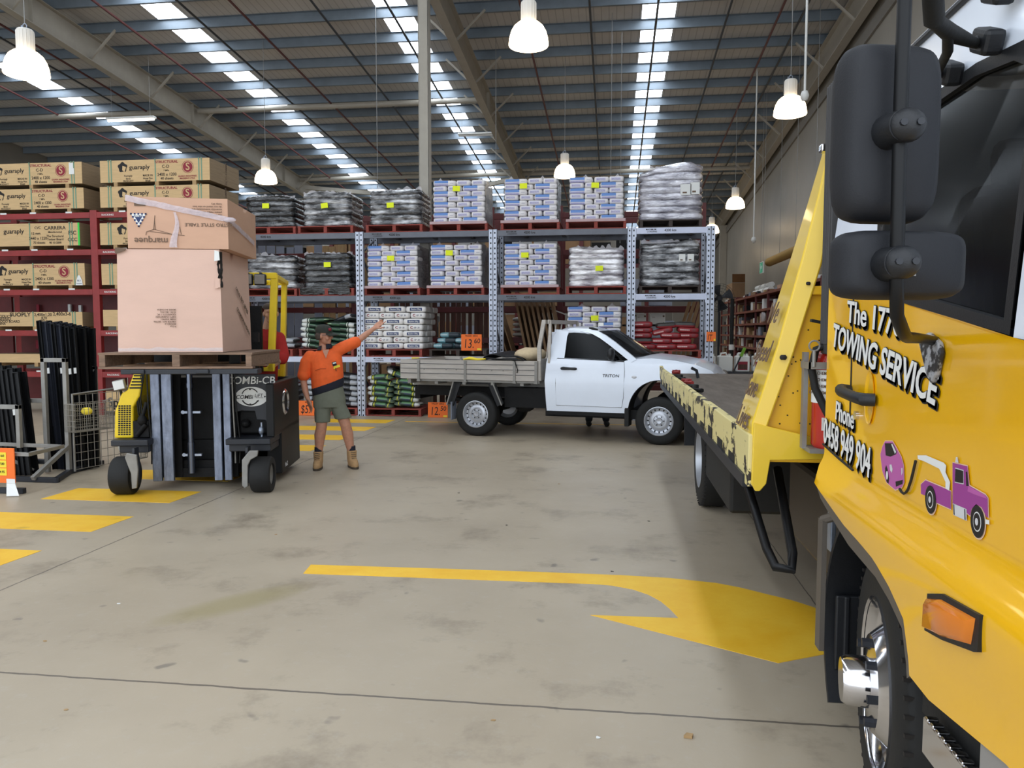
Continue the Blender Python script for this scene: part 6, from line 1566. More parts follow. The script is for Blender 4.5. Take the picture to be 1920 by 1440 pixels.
# ---- wheels
def twheel(x, y, r, w, s, steer=True, k=TL, nm='wheel'):
    m = Matrix.Translation((x, y, r)) @ Matrix.Rotation(R(-9 if steer else 0), 4, 'Z') @ Matrix.Rotation(R(-90 * s), 4, 'Y')
    b = MB(); ro = r * .595
    NB = b
    b.lathe([(ro, -w), (r * .85, -w - .005), (r * .97, -w + .012), (r, -w + .035), (r, -.035), (r * .985, -.018), (r * .97, -.012), (r * .85, .008), (ro, .0)], 56, m)
    b.mi = 1
    for kx in range(56):
        a = 2 * math.pi * kx / 56; c = m @ Vector((r * .985 * math.cos(a), r * .985 * math.sin(a), -.016)); b.box(c, (.03, .012, .012), None)
    wh = tp(nm, b, ['black', 'ink'], smooth=45)
    b = MB()
    if steer: P = [(0, .115), (.075, .115), (.085, .10), (.088, .03), (.13, .02), (.165, .018), (.21, -.03), (.25, -.05), (ro - .012, -.035), (ro, -.004), (ro + .012, .008), (ro + .012, -.01)]
    else: P = [(0, -.10), (.1, -.10), (.12, -.14), (.2, -.15), (ro - .02, -.1), (ro, .005), (ro + .01, .005)]
    b.lathe(P, 48, m); tp('wheel_disc', b, 'chrome' if steer else 'wheel_silver', wh, smooth=35)
    b = MB()
    for kx in range(8):
        a = 2 * math.pi * (kx + .5) / 8; q = m.to_3x3(); c = m @ Vector((.222 * math.cos(a), .222 * math.sin(a), -.036 if steer else -.14))
        b.poly([c + q @ Vector((.02 * math.cos(t) * math.cos(a) - .032 * math.sin(t) * math.sin(a), .02 * math.cos(t) * math.sin(a) + .032 * math.sin(t) * math.cos(a), .006)) for t in [2 * math.pi * j / 12 for j in range(12)]])
    tp('hand_hole', b, 'ink', wh)
    for kx in range(8):
        b = MB()
        a = 2 * math.pi * kx / 8; c0 = m @ Vector((.142 * math.cos(a), .142 * math.sin(a), .01 if steer else -.14)); c1 = m @ Vector((.142 * math.cos(a), .142 * math.sin(a), .05 if steer else -.1)); b.cyl(c0, c1, .016, n=6)
        tp('wheel_nut', b, 'charcoal', wh)
twheel(.93, 2.78, .48, .26, 1); twheel(2 * TC - .93, 2.78, .48, .26, -1)
for x, s in ((.85, 1), (1.14, 1), (2 * TC - .85, -1), (2 * TC - 1.14, -1)): twheel(x, 7.7, .46, .25, s, False)
# bumper, step
b = MB(); b.b2((.86, 1.05, .50), (3.4, 1.45, .86)); b.b2((.845, 1.2, .52), (.9, 1.85, .84)); tp('bumper', b, MT['bumper_grey'] if 'bumper_grey' in MT else 'board_grey', bev=.02)
b = MB(); b.b2((.86, 1.6, .60), (1.2, 2.12, .63)); b.b2((.835, 1.55, .585), (.86, 2.13, .685)); 
for q in range(16): b.b2((.83, 1.58 + q * .034, .685), (.862, 1.60 + q * .034, .697))
stp = tp('step', b, 'chrome', bev=.004)
b = MB(); b.b2((.832, 1.6, .615), (.836, 1.86, .655)); tp('reflector', b, 'amber', stp)
b = MB(); b.b2((.88, 1.5, .64), (.95, 2.25, .80)); tp('step_recess', b, 'black')
# ---- tray
b = MB(); b.b2((.66, 3.75, 1.11), (2 * TC - .66, 10.45, 1.15)); tp('tray_deck', b, MT['deck'] if 'deck' in MT else 'dark')
for s in (0, 1):
    X = .62 if not s else 2 * TC - .62
    b = MB(); xa, xb_ = (X, X + .045) if not s else (X - .045, X)
    b.prism([(3.62, 1.0), (3.62, 1.245), (10.3, 1.225), (10.5, 1.25), (10.42, 1.1), (10.1, 1.03)], .045, frame((xa, 0, 0), (0, 1, 0), (0, 0, 1))); tp('side_rail', b, MT['chip_yellow'] if 'chip_yellow' in MT else 'yellow_bed', bev=.006)
    b = MB(); b.b2((xa - .01, 3.7, .985), (xb_ + .03, 10.1, 1.045)); tp('rub_rail', b, 'charcoal')
    if not s:
        b = MB()
        for q in range(14): b.b2((X - .004, 4.0 + q * .45, 1.045), (X + .01, 4.2 + q * .45, 1.085 + .012 * (q % 3)))
        tp('rail_pocket', b, 'black')
for (y, x, l, k) in ((10.35, .78, .12, 'rack_red'), (9.3, .72, .5, 'dark'), (8.5, .74, .35, 'rack_red'), (7.6, .72, .5, 'dark')):
    b = MB(); b.tube([(x, y, 1.17), (x + .05, y - l * .3, 1.19), (x + .02, y - l * .6, 1.17), (x + .08, y - l, 1.18)], .02, 6); b.b2((x, y - .05, 1.15), (x + .1, y + .05, 1.2)); tp('tie_down', b, k, smooth=40)
b = MB(); b.tube([(1.0, 9.3, 1.16), (.98, 9.3, 1.25), (.92, 9.28, 1.28)], .018, 6); tp('tie_hook', b, 'charcoal', smooth=50)
# headboard with two raked wings
def wing(mm):
    pr = [(.634, 1.30), (.74, 1.66), (.836, 2.045), (.90, 2.33), (.942, 2.55)]
    b = MB(); rings = []
    for i, (x, z) in enumerate(pr):
        t = i / 4; dpt = .50 * (1 - t) + .10 * t; fw_ = .052 + .0 * t + .03 * (1 - abs(t - .5) * 2)
        rings.append([Vector((x, 3.62, z)), Vector((x + fw_, 3.60, z - .06 * (1 - t))), Vector((x + fw_, 3.66, z - .06 * (1 - t))), Vector((x + .03, 3.62 + dpt, z - .11 * (1 - t))), Vector((x - .012 * (1 - t), 3.62 + dpt, z - .10 * (1 - t)))])
    rings.insert(0, [p + Vector((-.0, 0, -.16)) for p in rings[0]])
    if mm: rings = [[mir(p) for p in r] for r in rings]
    b.loft(rings); w = tp('headboard_wing', b, 'yellow_bed', bev=.008, smooth=25)
    b = MB(); P = [(.652, .985), (.672, .985), (.70, 1.02), (.716, 1.13), (.98, 1.14), (.98, 1.22), (.64, 1.30), (.634, 1.02)]
    if mm: P = [(2 * TC - x, z) for x, z in P]
    b.prism(P, .02, frame((0, 3.62, 0), (1, 0, 0), (0, 0, 1))); tp('wing_foot', b, 'yellow_bed', bev=.004)
    return w
wg = wing(False); wing(True)
b = MB(); b.prism([(.70, 1.13), (2 * TC - .70, 1.13), (2 * TC - .70, 1.3), (2 * TC - .86, 1.92), (.86, 1.92), (.70, 1.3)], .03, frame((0, 3.67, 0), (1, 0, 0), (0, 0, 1))); b.b2((.70, 3.61, 1.12), (2 * TC - .70, 3.70, 1.22)); b.b2((.88, 3.61, 1.88), (2 * TC - .88, 3.68, 1.92))
hp = tp('headboard_panel', b, MT['yellow_panel'] if 'yellow_panel' in MT else 'yellow_bed', bev=.006)
b = MB()
for (x, z, r_) in ((.94, 2.31, .012), (.86, 1.95, .009), (.76, 1.62, .014)): b.ell((x, 3.595, z - .02), (r_ * 1.2, .006, r_), 8, 5)
for q in range(26): b.ell((random.uniform(.72, .95), 3.638, random.uniform(1.24, 1.75)), (.004, .002, .004), 6, 4)
tp('paint_chip', b, 'ink', hp)
for s_, z in (('We', 1.86), ('Speed', 1.68), ('Save', 1.51), ('Lives', 1.36)):
    b = MB(); t = (z - 1.3) / 1.25; xw = .634 + (.942 - .634) * t - .012
    b.text(s_, .15, frame((xw - .006, 3.85 - .08 * t, z - .06), (0, -1, 0), (.25, 0, 1)), 1.0, -.004, .3, ext=.002)
    tp('script_lettering', b, 'ink_brown', wg)
b = MB(); b.box((.915, 3.60, 2.52), (.04, .05, .035)); tp('marker_lamp', b, 'chrome', bev=.008)
# breather stack, hose, chassis, guard rail
b = MB(); b.b2((.895, 3.39, 1.62), (.965, 3.50, 2.75))
for q in range(4): b.b2((.888, 3.40 + q * .026, 1.66), (.9, 3.41 + q * .026, 2.75))
tp('air_intake', b, MT['stack_grey'] if 'stack_grey' in MT else 'charcoal', bev=.01)
b = MB(); b.tube([(.93, 3.45, 1.62), (.92, 3.46, 1.66), (.87, 3.47, 1.64), (.855, 3.48, 1.56), (.87, 3.47, 1.47), (.91, 3.45, 1.38), (.95, 3.42, 1.30)], .017, 8); tp('hose', b, 'black', smooth=60)
b = MB()
for s in (-1, 1): b.b2((TC + s * .42 - .04, 3.3, .72), (TC + s * .42 + .04, 10.2, .98)); b.b2((TC + s * .55 - .05, 3.6, .98), (TC + s * .55 + .05, 10.2, 1.11))
for y in (4.5, 6, 7.5, 9): b.b2((.7, y - .04, 1.03), (2 * TC - .7, y + .04, 1.11))
b.cyl((1.0, 7.7, .46), (3.2, 7.7, .46), .09); b.b2((1.5, 3.0, .55), (2.8, 4.6, 1.1)); tp('chassis', b, 'dark')
b = MB(); b.b2((1.02, 3.62, .55), (1.55, 4.6, 1.0)); tp('fuel_tank', b, MT['tank_brown'] if 'tank_brown' in MT else 'dark', bev=.03)
b = MB(); b.b2((.96, 3.50, .92), (1.14, 3.56, .96)); b.b2((.96, 3.50, .74), (.985, 3.56, .96)); tp('bracket', b, 'galv', bev=.006)
b = MB(); b.b2((1.02, 3.42, .52), (1.3, 3.62, .95)); b.cyl((1.05, 3.45, .7), (1.2, 3.45, .7), .05); tp('battery_box', b, 'black', bev=.01)
b = MB(); b.tube([(.66, 4.0, 1.03), (.67, 3.9, .95), (.70, 3.55, .73), (.72, 3.45, .68), (.78, 3.42, .68), (.80, 3.5, .73), (.82, 3.95, 1.03)], .022, 8); tp('side_guard', b, 'black_paint', smooth=60)
b = MB(); b.b2((.76, 7.1, .93), (1.2, 8.3, .97)); b.b2((.76, 8.3, .5), (1.3, 8.33, .97)); tp('mudguard', b, 'black_plastic')
b = MB(); b.b2((.75, 5.0, .55), (1.3, 6.3, .98)); tp('tool_box', b, 'black', bev=.02)
b = MB(); b.box((1.3, 1.75, 2.76), (.25, .25, .06)); b.lathe([(.09, 0), (.09, .1), (.06, .14), (0, .15)], 20, Matrix.Translation((1.3, 1.75, 2.79))); tp('roof_beacon', b, 'amber', smooth=40)
b = MB(); b.bar((1.0, 2.0, 2.76), (3.26, 2.0, 2.76), .04, .04); b.b2((1.05, 1.96, 2.66), (1.09, 2.04, 2.76)); tp('roof_bar', b, 'rack_red')
# ---- fire extinguisher held in a bracket on the headboard
ex = thing('fire_extinguisher', 'red fire extinguisher with white label clamped between cab and headboard', 'fire extinguisher', (.955, 3.53, 1.205))
b = MB(); b.lathe([(0, 0), (.07, .0), (.082, .015), (.082, .37), (.07, .43), (.03, .46), (.02, .50)], 28); b.build('cylinder', 'red_ext', ex, smooth=50)
b = MB(); b.lathe([(.0835, .20), (.0835, .345)], 28); lb = b.build('label', 'paper', ex, smooth=60)
b = MB()
for i in range(4): b.text('DRY CHEMICAL', .018, frame((-.0595, -.0600, .33 - i * .028), (.707, -.707, 0), (0, 0, 1)), .9, .004)
b.build('lettering', 'ink_brown', lb)
b = MB(); b.b2((-.06, -.09, .085), (.0, -.083, .14)); lb = b.build('small_label', 'paper', ex); b = MB(); b.b2((-.052, -.0915, .092), (-.02, -.09, .132)); b.build('print', 'ink', lb)
b = MB(); b.cyl((0, 0, .49), (0, 0, .55), .025); b.bar((0, 0, .54), (-.1, -.02, .56), .02, .012); b.build('valve', 'black', ex)
b = MB(); b.b2((-.115, .02, -.01), (-.095, .06, .42)); b.b2((-.12, -.09, .35), (.09, -.084, .38)); b.b2((-.12, -.09, .35), (-.112, .06, .38)); b.b2((-.1, -.06, -.02), (.08, .08, -.0)); b.tube([(-.1 + .022 * math.cos(a), -.09, .45 + .022 * math.sin(a)) for a in [2 * math.pi * k / 14 for k in range(14)]], .004, 6, loop=True); b.cyl((-.1, -.09, .36), (-.1, -.09, .43), .008); b.build('bracket', 'galv_tube', ex)
# ================================================================ people
def limb(b, pts, rr, n=14):
    b.tube(pts, rr, n)
    for p, r in ((pts[0], rr[0]), (pts[-1], rr[-1])): b.ell(p, (r, r, r), n, 8)
def finger(b, base, d1, segs, r, bend, axis):
    """one finger: base point, direction, segment lengths, radius, bend per joint in degrees about axis"""
    p = Vector(base); d = Vector(d1).normalized(); pts = [p.copy()]
    for i, s in enumerate(segs):
        p = p + d * s; pts.append(p.copy()); d = (Matrix.Rotation(R(bend), 3, Vector(axis)) @ d)
    rr = [r * (1 - .09 * i) for i in range(len(pts))]
    limb(b, pts, rr, 10)
def hand(b, wrist, d, nrm, bends, thumb_dir, sc=1.0, thumb_bend=12):
    """palm with five fingers; d along the fingers, nrm out of the palm (fingers curl toward it)"""
    d = Vector(d).normalized(); nrm = Vector(nrm).normalized(); sd = d.cross(nrm).normalized()
    w = Vector(wrist); L = .095 * sc
    b.loft([[w + d * L * t + sd * (a * wd * sc) + nrm * (c * th * sc) for a, c in ((-1, -.6), (-.6, -1), (.6, -1), (1, -.6), (1, .6), (.6, 1), (-.6, 1), (-1, .6))] for t, wd, th in ((-.1, .024, .019), (.2, .031, .018), (.6, .041, .016), (1.0, .042, .013))])
    ax = sd * -1
    for k, (o, ln) in enumerate(((-.032, .92), (-.0115, 1.0), (.0095, .94), (.0295, .76))):
        base = w + d * (L * .93) + sd * o * sc
        finger(b, base, d + sd * o * 1.5, [.043 * ln * sc, .027 * ln * sc, .021 * ln * sc], .0088 * sc, bends[k], -ax if False else d.cross(nrm) * -1)
    td = Vector(thumb_dir).normalized()
    finger(b, w + d * .025 * sc + sd * -.03 * sc, td, [.042 * sc, .033 * sc, .024 * sc], .0105 * sc, thumb_bend, d.cross(nrm) * -1)
def ringz(cx, cy, z, rx, ry, n=20, tilt=0.0, p=2.4):
    out = []
    for k in range(n):
        a = 2 * math.pi * k / n
        x = math.copysign(abs(math.cos(a)) ** (2 / p), math.cos(a)) * rx; y = math.copysign(abs(math.sin(a)) ** (2 / p), math.sin(a)) * ry
        out.append(Vector((cx + x, cy + y, z + tilt * x)))
    return out
def head(b, c, face, up=(0, 0, 1), s=1.0):
    """skull, jaw, nose, brow, ears, lips around centre c, looking along face"""
    f = Vector(face).normalized(); u = Vector(up).normalized(); r_ = f.cross(u).normalized(); u = r_.cross(f)
    m = Matrix((f, r_, u)).transposed(); c = Vector(c)
    def E(p, r): b.ell(c + m @ (Vector(p) * s), [q * s for q in r], 16, 10, m)
    E((-.005, 0, .02), (.095, .075, .098)); E((.018, 0, -.045), (.066, .058, .075)); E((.055, 0, -.092), (.03, .032, .024)); E((.03, 0, -.07), (.05, .048, .045))
    E((.094, 0, -.012), (.016, .011, .028)); E((.102, 0, -.028), (.016, .0145, .013)); E((.078, 0, .022), (.02, .052, .014))
    E((.078, 0, -.062), (.014, .026, .007)); E((.074, 0, -.074), (.014, .022, .007))
    for q in (-1, 1): E((.052, q * .04, -.035), (.03, .022, .028)); E((-.008, q * .077, -.015), (.018, .01, .032)); E((-.004, q * .082, -.012), (.01, .012, .028))
    return m
MAN = thing('person', 'man in orange shirt, grey shorts and dark cap pointing up to the right', 'person', (-3.44, 9.2, 0), R(20.5))
b = MB()
hm = head(b, (-.118, -.01, 1.662), (.93, -.36, -.02))
limb(b, [(-.125, .02, 1.63), (-.125, .02, 1.55), (-.12, .01, 1.46)], [.055, .056, .066])
limb(b, [(-.31, .0, 1.40), (-.365, .01, 1.20), (-.373, .0, 1.08), (-.352, -.03, .97), (-.327, -.05, .885)], [.055, .048, .041, .038, .027])
hand(b, (-.325, -.05, .885), (.32, -.12, -1), (.75, .5, .25), (9, 11, 13, 16), (.75, -.3, -.75), 1.0, 10)
limb(b, [(.09, .0, 1.505), (.21, .03, 1.565), (.315, .05, 1.612), (.41, .06, 1.685), (.495, .07, 1.748)], [.055, .048, .042, .037, .026])
hand(b, (.495, .07, 1.748), (.76, .12, .64), (.35, .75, -.55), (2, 52, 56, 58), (.85, -.35, .1), 1.0, 14)
for P, rr in (([(-.155, 0, .86), (-.162, 0, .70), (-.168, -.015, .53), (-.19, .01, .42), (-.205, .02, .22), (-.21, .02, .12)], [.09, .082, .066, .070, .046, .04]), ([(.0, 0, .84), (.08, 0, .70), (.125, -.015, .54), (.15, .01, .42), (.182, .02, .22), (.19, .02, .12)], [.075, .08, .066, .070, .046, .04])): limb(b, P, rr, 16)
b.loft([ringz(-.08, 0, .85, .16, .10), ringz(-.08, 0, 1.0, .16, .105), ringz(-.095, 0, 1.2, .155, .10), ringz(-.105, 0, 1.4, .15, .09), ringz(-.115, 0, 1.46, .07, .06)])
body = b.build('body', 'skin', MAN); remesh(body, .0058, 5)
# shirt
b = MB()
b.loft([ringz(-.085, -.005, 1.055, .195, .135, tilt=.36), ringz(-.088, -.01, 1.15, .198, .145, tilt=.22), ringz(-.095, -.008, 1.27, .198, .14, tilt=.16), ringz(-.105, 0, 1.37, .20, .125, tilt=.15), ringz(-.108, .005, 1.44, .175, .10, tilt=.2), ringz(-.115, .01, 1.485, .10, .075, tilt=.12)])
limb(b, [(-.285, .0, 1.40), (-.335, .0, 1.33), (-.362, .005, 1.22), (-.372, .005, 1.17)], [.08, .079, .074, .078], 18)
limb(b, [(.02, .0, 1.46), (.10, .01, 1.505), (.20, .025, 1.55), (.262, .035, 1.575)], [.078, .078, .074, .074], 18)
sh = b.build('shirt', 'hivis', MAN); remesh(sh, .009, 5)
b = MB(); b.loft([ringz(-.078, -.003, .975, .188, .134, tilt=.32), ringz(-.08, -.004, 1.02, .196, .139, tilt=.35), ringz(-.085, -.005, 1.062, .1985, .139, tilt=.36), ringz(-.085, -.005, 1.075, .199, .14, tilt=.36)]); hb = b.build('shirt_hem', 'navy', MAN); remesh(hb, .008, 3)
b = MB()
for a0, a1, s in ((200, 335, 1), (20, 160, 1)):
    pass
b.grid(lambda u, v: Vector((-.112 + (.078 + .022 * v) * math.cos(R(-70 + 320 * u - 10)), .0 + (.07 + .025 * v) * math.sin(R(-70 + 320 * u - 10)), 1.545 - .055 * v + .02 * math.cos(R(-70 + 320 * u)))), 30, 4)
o = b.build('collar', 'navy', MAN, smooth=60); sd = o.modifiers.new('t', 'SOLIDIFY'); sd.thickness = .008
b = MB(); b.poly([Vector(p) for p in ((-.14, -.118, 1.48), (-.06, -.112, 1.49), (-.1, -.134, 1.38))]); b.build('open_neck', 'skin', MAN)
b = MB(); b.box((.0, -.142, 1.315), (.05, .004, .05), rot('Y', -15)); bd = b.build('name_badge', 'navy', MAN); b = MB(); b.box((.0, -.1445, 1.325), (.04, .002, .016), rot('Y', -15)); b.build('badge_print', 'paper', bd)
b = MB(); b.box((.03, -.146, 1.28), (.075, .004, .03), rot('Y', -18)); b.box((.0, -.144, 1.262), (.022, .004, .022), rot('Y', -18)); b.build('name_tag', 'tag_yellow', MAN); b = MB(); b.bar((.012, -.148, 1.265), (.022, -.15, 1.225), .008, .006); b.build('pen', 'ink', MAN)
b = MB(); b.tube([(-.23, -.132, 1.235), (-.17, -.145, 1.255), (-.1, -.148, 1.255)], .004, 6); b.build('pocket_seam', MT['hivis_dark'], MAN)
# shorts
b = MB()
b.loft([ringz(-.065, 0, .77, .20, .13), ringz(-.068, 0, .88, .20, .138), ringz(-.078, -.002, 1.0, .176, .127, tilt=.2), ringz(-.078, -.002, 1.035, .17, .12, tilt=.22)])
b.loft([ringz(-.155, 0, .585, .095, .10), ringz(-.155, 0, .70, .10, .108), ringz(-.14, 0, .84, .10, .115)]); b.loft([ringz(.10, 0, .625, .105, .105, tilt=.1), ringz(.06, 0, .73, .105, .11), ringz(-.0, 0, .86, .10, .115)])
so = b.build('shorts', 'shorts', MAN); remesh(so, .009, 4)
for x, y0, yaw, lab in ((-.212, .02, -8, 'left'), (.196, .02, 14, 'right')):
    m3 = Matrix.Rotation(R(yaw), 3, 'Z')
    b = MB(); b.loft([ringz(x, y0, .17, .05, .054, 16), ringz(x, y0, .27, .047, .05, 16)]); b.build('sock', 'navy', MAN, smooth=60)
    b = MB(); T = lambda v: Vector((x, y0, 0)) + m3 @ Vector(v)
    b.loft([[T((p.x, p.y, p.z)) for p in ringz(0, 0, .215, .062, .066, 18)], [T((p.x, p.y, p.z)) for p in ringz(0, 0, .12, .057, .066, 18)], [T((p.x, p.y, p.z)) for p in ringz(0, -.01, .07, .055, .085, 18)]])
    b.loft([[T((p.x, p.y, p.z)) for p in ringz(0, -.06, .022, .052, .145, 20)], [T((p.x, p.y, p.z)) for p in ringz(0, -.06, .06, .054, .145, 20)], [T((p.x, p.y, p.z)) for p in ringz(0, -.045, .10, .05, .115, 20)], [T((p.x, p.y, p.z)) for p in ringz(0, -.02, .13, .045, .075, 20)]])
    bt = b.build('boot', 'boot', MAN); remesh(bt, .007, 3)
    b = MB(); b.loft([[T((p.x, p.y, p.z)) for p in ringz(0, -.06, .0, .052, .148, 20)], [T((p.x, p.y, p.z)) for p in ringz(0, -.06, .026, .056, .152, 20)]]); b.build('sole', 'boot_sole', bt, smooth=40)
    b = MB()
    for q in range(4): b.bar(T((-.03, -.064 - q * .014 - .003, .2 - q * .024)), T((.03, -.066 - q * .014, .19 - q * .024)), .006, .006)
    b.build('lace', 'boot_sole', bt)
# cap and glasses
c0 = Vector((-.118, -.01, 1.662))
b = MB(); rings = []
for z, k in ((.03, 1.0), (.06, 1.02), (.095, .93), (.12, .72), (.133, .4), (.136, .05)): rings.append([c0 + hm @ Vector((-.006 + .105 * k * math.cos(a), .086 * k * math.sin(a), z)) for a in [2 * math.pi * j / 26 for j in range(26)]])
b.loft(rings); cp = b.build('cap', 'cap_cloth', MAN, smooth=60)
b = MB(); b.grid(lambda u, v: c0 + hm @ Vector((.05 + v * (.115 - .07 * (2 * u - 1) ** 2) + .03 * (1 - (2 * u - 1) ** 2), (2 * u - 1) * .078, .042 - .03 * v - .02 * (2 * u - 1) ** 2)), 16, 6); o = b.build('cap_peak', 'cap_cloth', cp, smooth=60); sd = o.modifiers.new('t', 'SOLIDIFY'); sd.thickness = .005
b = MB(); b.ell(c0 + hm @ Vector((.088, .04, .075)), (.022, .022, .022), 10, 6); b.build('cap_badge', 'ink_red', cp, smooth=60)
b = MB()
for q in (-1, 1): b.ell(c0 + hm @ Vector((.092, q * .033, .004)), (.006, .027, .018), 12, 8, hm); b.bar(c0 + hm @ Vector((.088, q * .06, .008)), c0 + hm @ Vector((-.0, q * .082, .005)), .004, .005)
b.build('glasses', 'glass_dark', MAN, smooth=60)
b = MB()
for q in (-1, 1): b.ell(c0 + hm @ Vector((-.045, q * .06, -.01)), (.05, .028, .05), 12, 8, hm)
b.ell(c0 + hm @ Vector((-.08, 0, -.01)), (.03, .06, .05), 12, 8, hm); b.build('hair', 'hair', MAN, smooth=60)

# ---- driver behind the mast
dv = thing('person', 'forklift driver in red shirt, leaning out behind the yellow post', 'person', fworld(.5, .95, 0), FR)
b = MB(); m2 = head(b, (.17, -.08, 1.93), (.2, -.97, -.05))
limb(b, [(.15, -.05, 1.87), (.11, -.02, 1.72)], [.055, .062])
b.loft([ringz(0, .05, 1.02, .17, .12), ringz(.03, .02, 1.3, .17, .12), ringz(.07, 0, 1.6, .19, .11), ringz(.09, 0, 1.72, .1, .08)])
limb(b, [(.26, .0, 1.62), (.30, -.05, 1.40), (.22, -.22, 1.32), (.02, -.38, 1.36)], [.055, .045, .038, .028]); hand(b, (.02, -.38, 1.36), (-.7, -.5, .1), (0, .4, -1), (30, 34, 36, 38), (-.2, -.9, .3))
limb(b, [(-.12, .0, 1.62), (-.20, -.08, 1.42), (-.15, -.28, 1.30)], [.055, .045, .03]); hand(b, (-.15, -.28, 1.30), (.1, -.9, .2), (0, -.2, -1), (32, 34, 36, 38), (.7, -.6, .2))
for x in (-.1, .1): limb(b, [(x, .05, 1.0), (x * 1.3, -.32, 1.0), (x * 1.3, -.35, .62)], [.085, .065, .045])
remesh(b.build('body', 'skin2', dv), .0075, 4)
b = MB(); b.loft([ringz(0, .05, .98, .19, .14), ringz(.03, .02, 1.3, .19, .14), ringz(.07, 0, 1.6, .205, .125), ringz(.10, 0, 1.74, .11, .085)]); limb(b, [(.24, .0, 1.63), (.30, -.05, 1.42), (.29, -.09, 1.39)], [.078, .075, .076]); limb(b, [(-.10, .0, 1.63), (-.20, -.08, 1.44)], [.075, .075]); remesh(b.build('shirt', 'red_cloth', dv), .01, 4)
b = MB()
for x in (-.1, .1): limb(b, [(x, .05, .99), (x * 1.3, -.32, .99), (x * 1.3, -.35, .62)], [.1, .08, .06])
b.ell((0, .05, .98), (.19, .14, .1)); remesh(b.build('trousers', 'jeans', dv), .01, 3)
b = MB(); b.ell((.17, -.075, 2.0), (.09, .105, .055), 18, 8); b.ell((.17, -.03, 1.95), (.085, .085, .07), 18, 8); b.build('hair', 'hair', dv, smooth=60)
b = MB()
for x in (-.13, .13): b.ell((x, -.38, .585), (.05, .12, .05), 14, 8)
b.build('shoes', 'black', dv, smooth=60)

# ---- person behind the ute, only shoes and trouser ends in sight
pb = thing('person', 'person in dark trousers, only legs visible beneath the white ute door', 'person', (-.27, 13.9, 0), R(10))
b = MB(); head(b, (0, 0, 1.60), (.3, .95, 0)); limb(b, [(0, 0, 1.56), (0, 0, 1.42)], [.055, .06])
b.loft([ringz(0, 0, .85, .16, .11), ringz(0, 0, 1.1, .16, .11), ringz(0, 0, 1.35, .18, .11), ringz(0, 0, 1.42, .1, .08)])
for s in (-1, 1):
    limb(b, [(s * .19, 0, 1.35), (s * .24, .05, 1.1), (s * .2, .22, .98)], [.05, .042, .03]); hand(b, (s * .2, .22, .98), (-s * .3, .9, 0), (0, 0, -1), (18, 20, 22, 24), (-s * .9, .6, 0)); limb(b, [(s * .1, 0, .85), (s * .13, 0, .5), (s * .15, 0, .1)], [.085, .06, .045])
remesh(b.build('body', 'skin2', pb), .0085, 4)
b = MB(); b.loft([ringz(0, 0, .84, .18, .13), ringz(0, 0, 1.1, .18, .13), ringz(0, 0, 1.35, .2, .125), ringz(0, 0, 1.43, .11, .09)])
for s in (-1, 1): limb(b, [(s * .18, 0, 1.36), (s * .23, .04, 1.18)], [.07, .07])
remesh(b.build('shirt', 'navy', pb), .012, 3)
b = MB(); b.loft([ringz(0, 0, .80, .175, .13), ringz(0, 0, .95, .175, .13)])
for s in (-1, 1): limb(b, [(s * .1, 0, .85), (s * .13, 0, .5), (s * .155, 0, .13)], [.1, .078, .068])
remesh(b.build('trousers', 'jeans', pb), .012, 3)
for s in (-1, 1):
    b = MB(); b.ell((s * .16, -.03 if s < 0 else -.05, .05), (.05, .14, .05), 16, 8); b.ell((s * .16, .03, .09), (.045, .06, .07)); b.build('shoe', 'black', pb, smooth=60)
b = MB(); b.ell((0, -.02, 1.66), (.085, .1, .075), 16, 8); b.build('hair', 'hair', pb, smooth=60)
# ================================================================ lamps
def bay_lamp(loc, label, r=.30, rod=None):
    t = thing('high_bay_lamp', label, 'hanging lamp', loc, 0, 'high bay lamps')
    b = MB(); b.lathe([(r * .34, .0), (r * .55, -.02), (r * .74, -.07), (r * .88, -.145), (r * .965, -.235), (r, -.33), (r * .98, -.345), (r * .8, -.36), (0, -.37)], 36); b.build('bowl', 'lamp_bowl', t, smooth=50)
    b = MB(); b.lathe([(0, .30), (.10, .30), (.115, .28), (.115, .0), (.10, -.01)], 24)
    for k in range(16):
        a = 2 * math.pi * k / 16; b.bar((.112 * math.cos(a), .112 * math.sin(a), .02), (.112 * math.cos(a), .112 * math.sin(a), .27), .012, .012)
    b.build('housing', 'lamp_metal', t, smooth=30)
    b = MB(); b.tube([(.03 * math.cos(a), 0, .345 + .04 * math.sin(a)) for a in [2 * math.pi * k / 12 for k in range(12)]], .007, 6, loop=True); b.cyl((-.05, 0, .3), (-.05, 0, .36), .01); b.build('hook', 'galv', t)
    H = zr(loc[1]) - loc[2]
    b = MB(); b.cyl((0, 0, .37), (0, 0, H), .006, n=6); b.build('cord', 'wire', t)
    return t
for loc, lb in (((-8.45, 10.4, 5.75), 'lit high bay lamp hanging highest at the far left, near the big rafter'), ((-1.3, 11.8, 6.33), 'lit high bay lamp hanging top centre, the largest in view'), ((3.25, 15.3, 6.1), 'lit high bay lamp at right beside a white hanging rod'),
                ((-1.4, 22.0, 6.38), 'lit high bay lamp above the second and third blue stacks'), ((-9.5, 20.4, 6.12), 'lit high bay lamp above the dark wrapped loads at left'), ((3.85, 25.8, 6.0), 'lit high bay lamp at right near the wall, second in its row'),
                ((4.0, 33.0, 6.1), 'lit high bay lamp beside the racking end post, third along the wall'), ((4.0, 35.5, 5.35), 'lit high bay lamp lowest beside the racking end post'), ((-1.5, 34.5, 5.4), 'lit high bay lamp glimpsed between the blue stacks below the top shelf')):
    bay_lamp(loc, lb)
bay_lamp((.42, 40.5, 6.6), 'small distant lit lamp seen under the top shelf at right')
bay_lamp((-2.0, 43.5, 6.2), 'small distant lit lamp seen beside the second grey post')
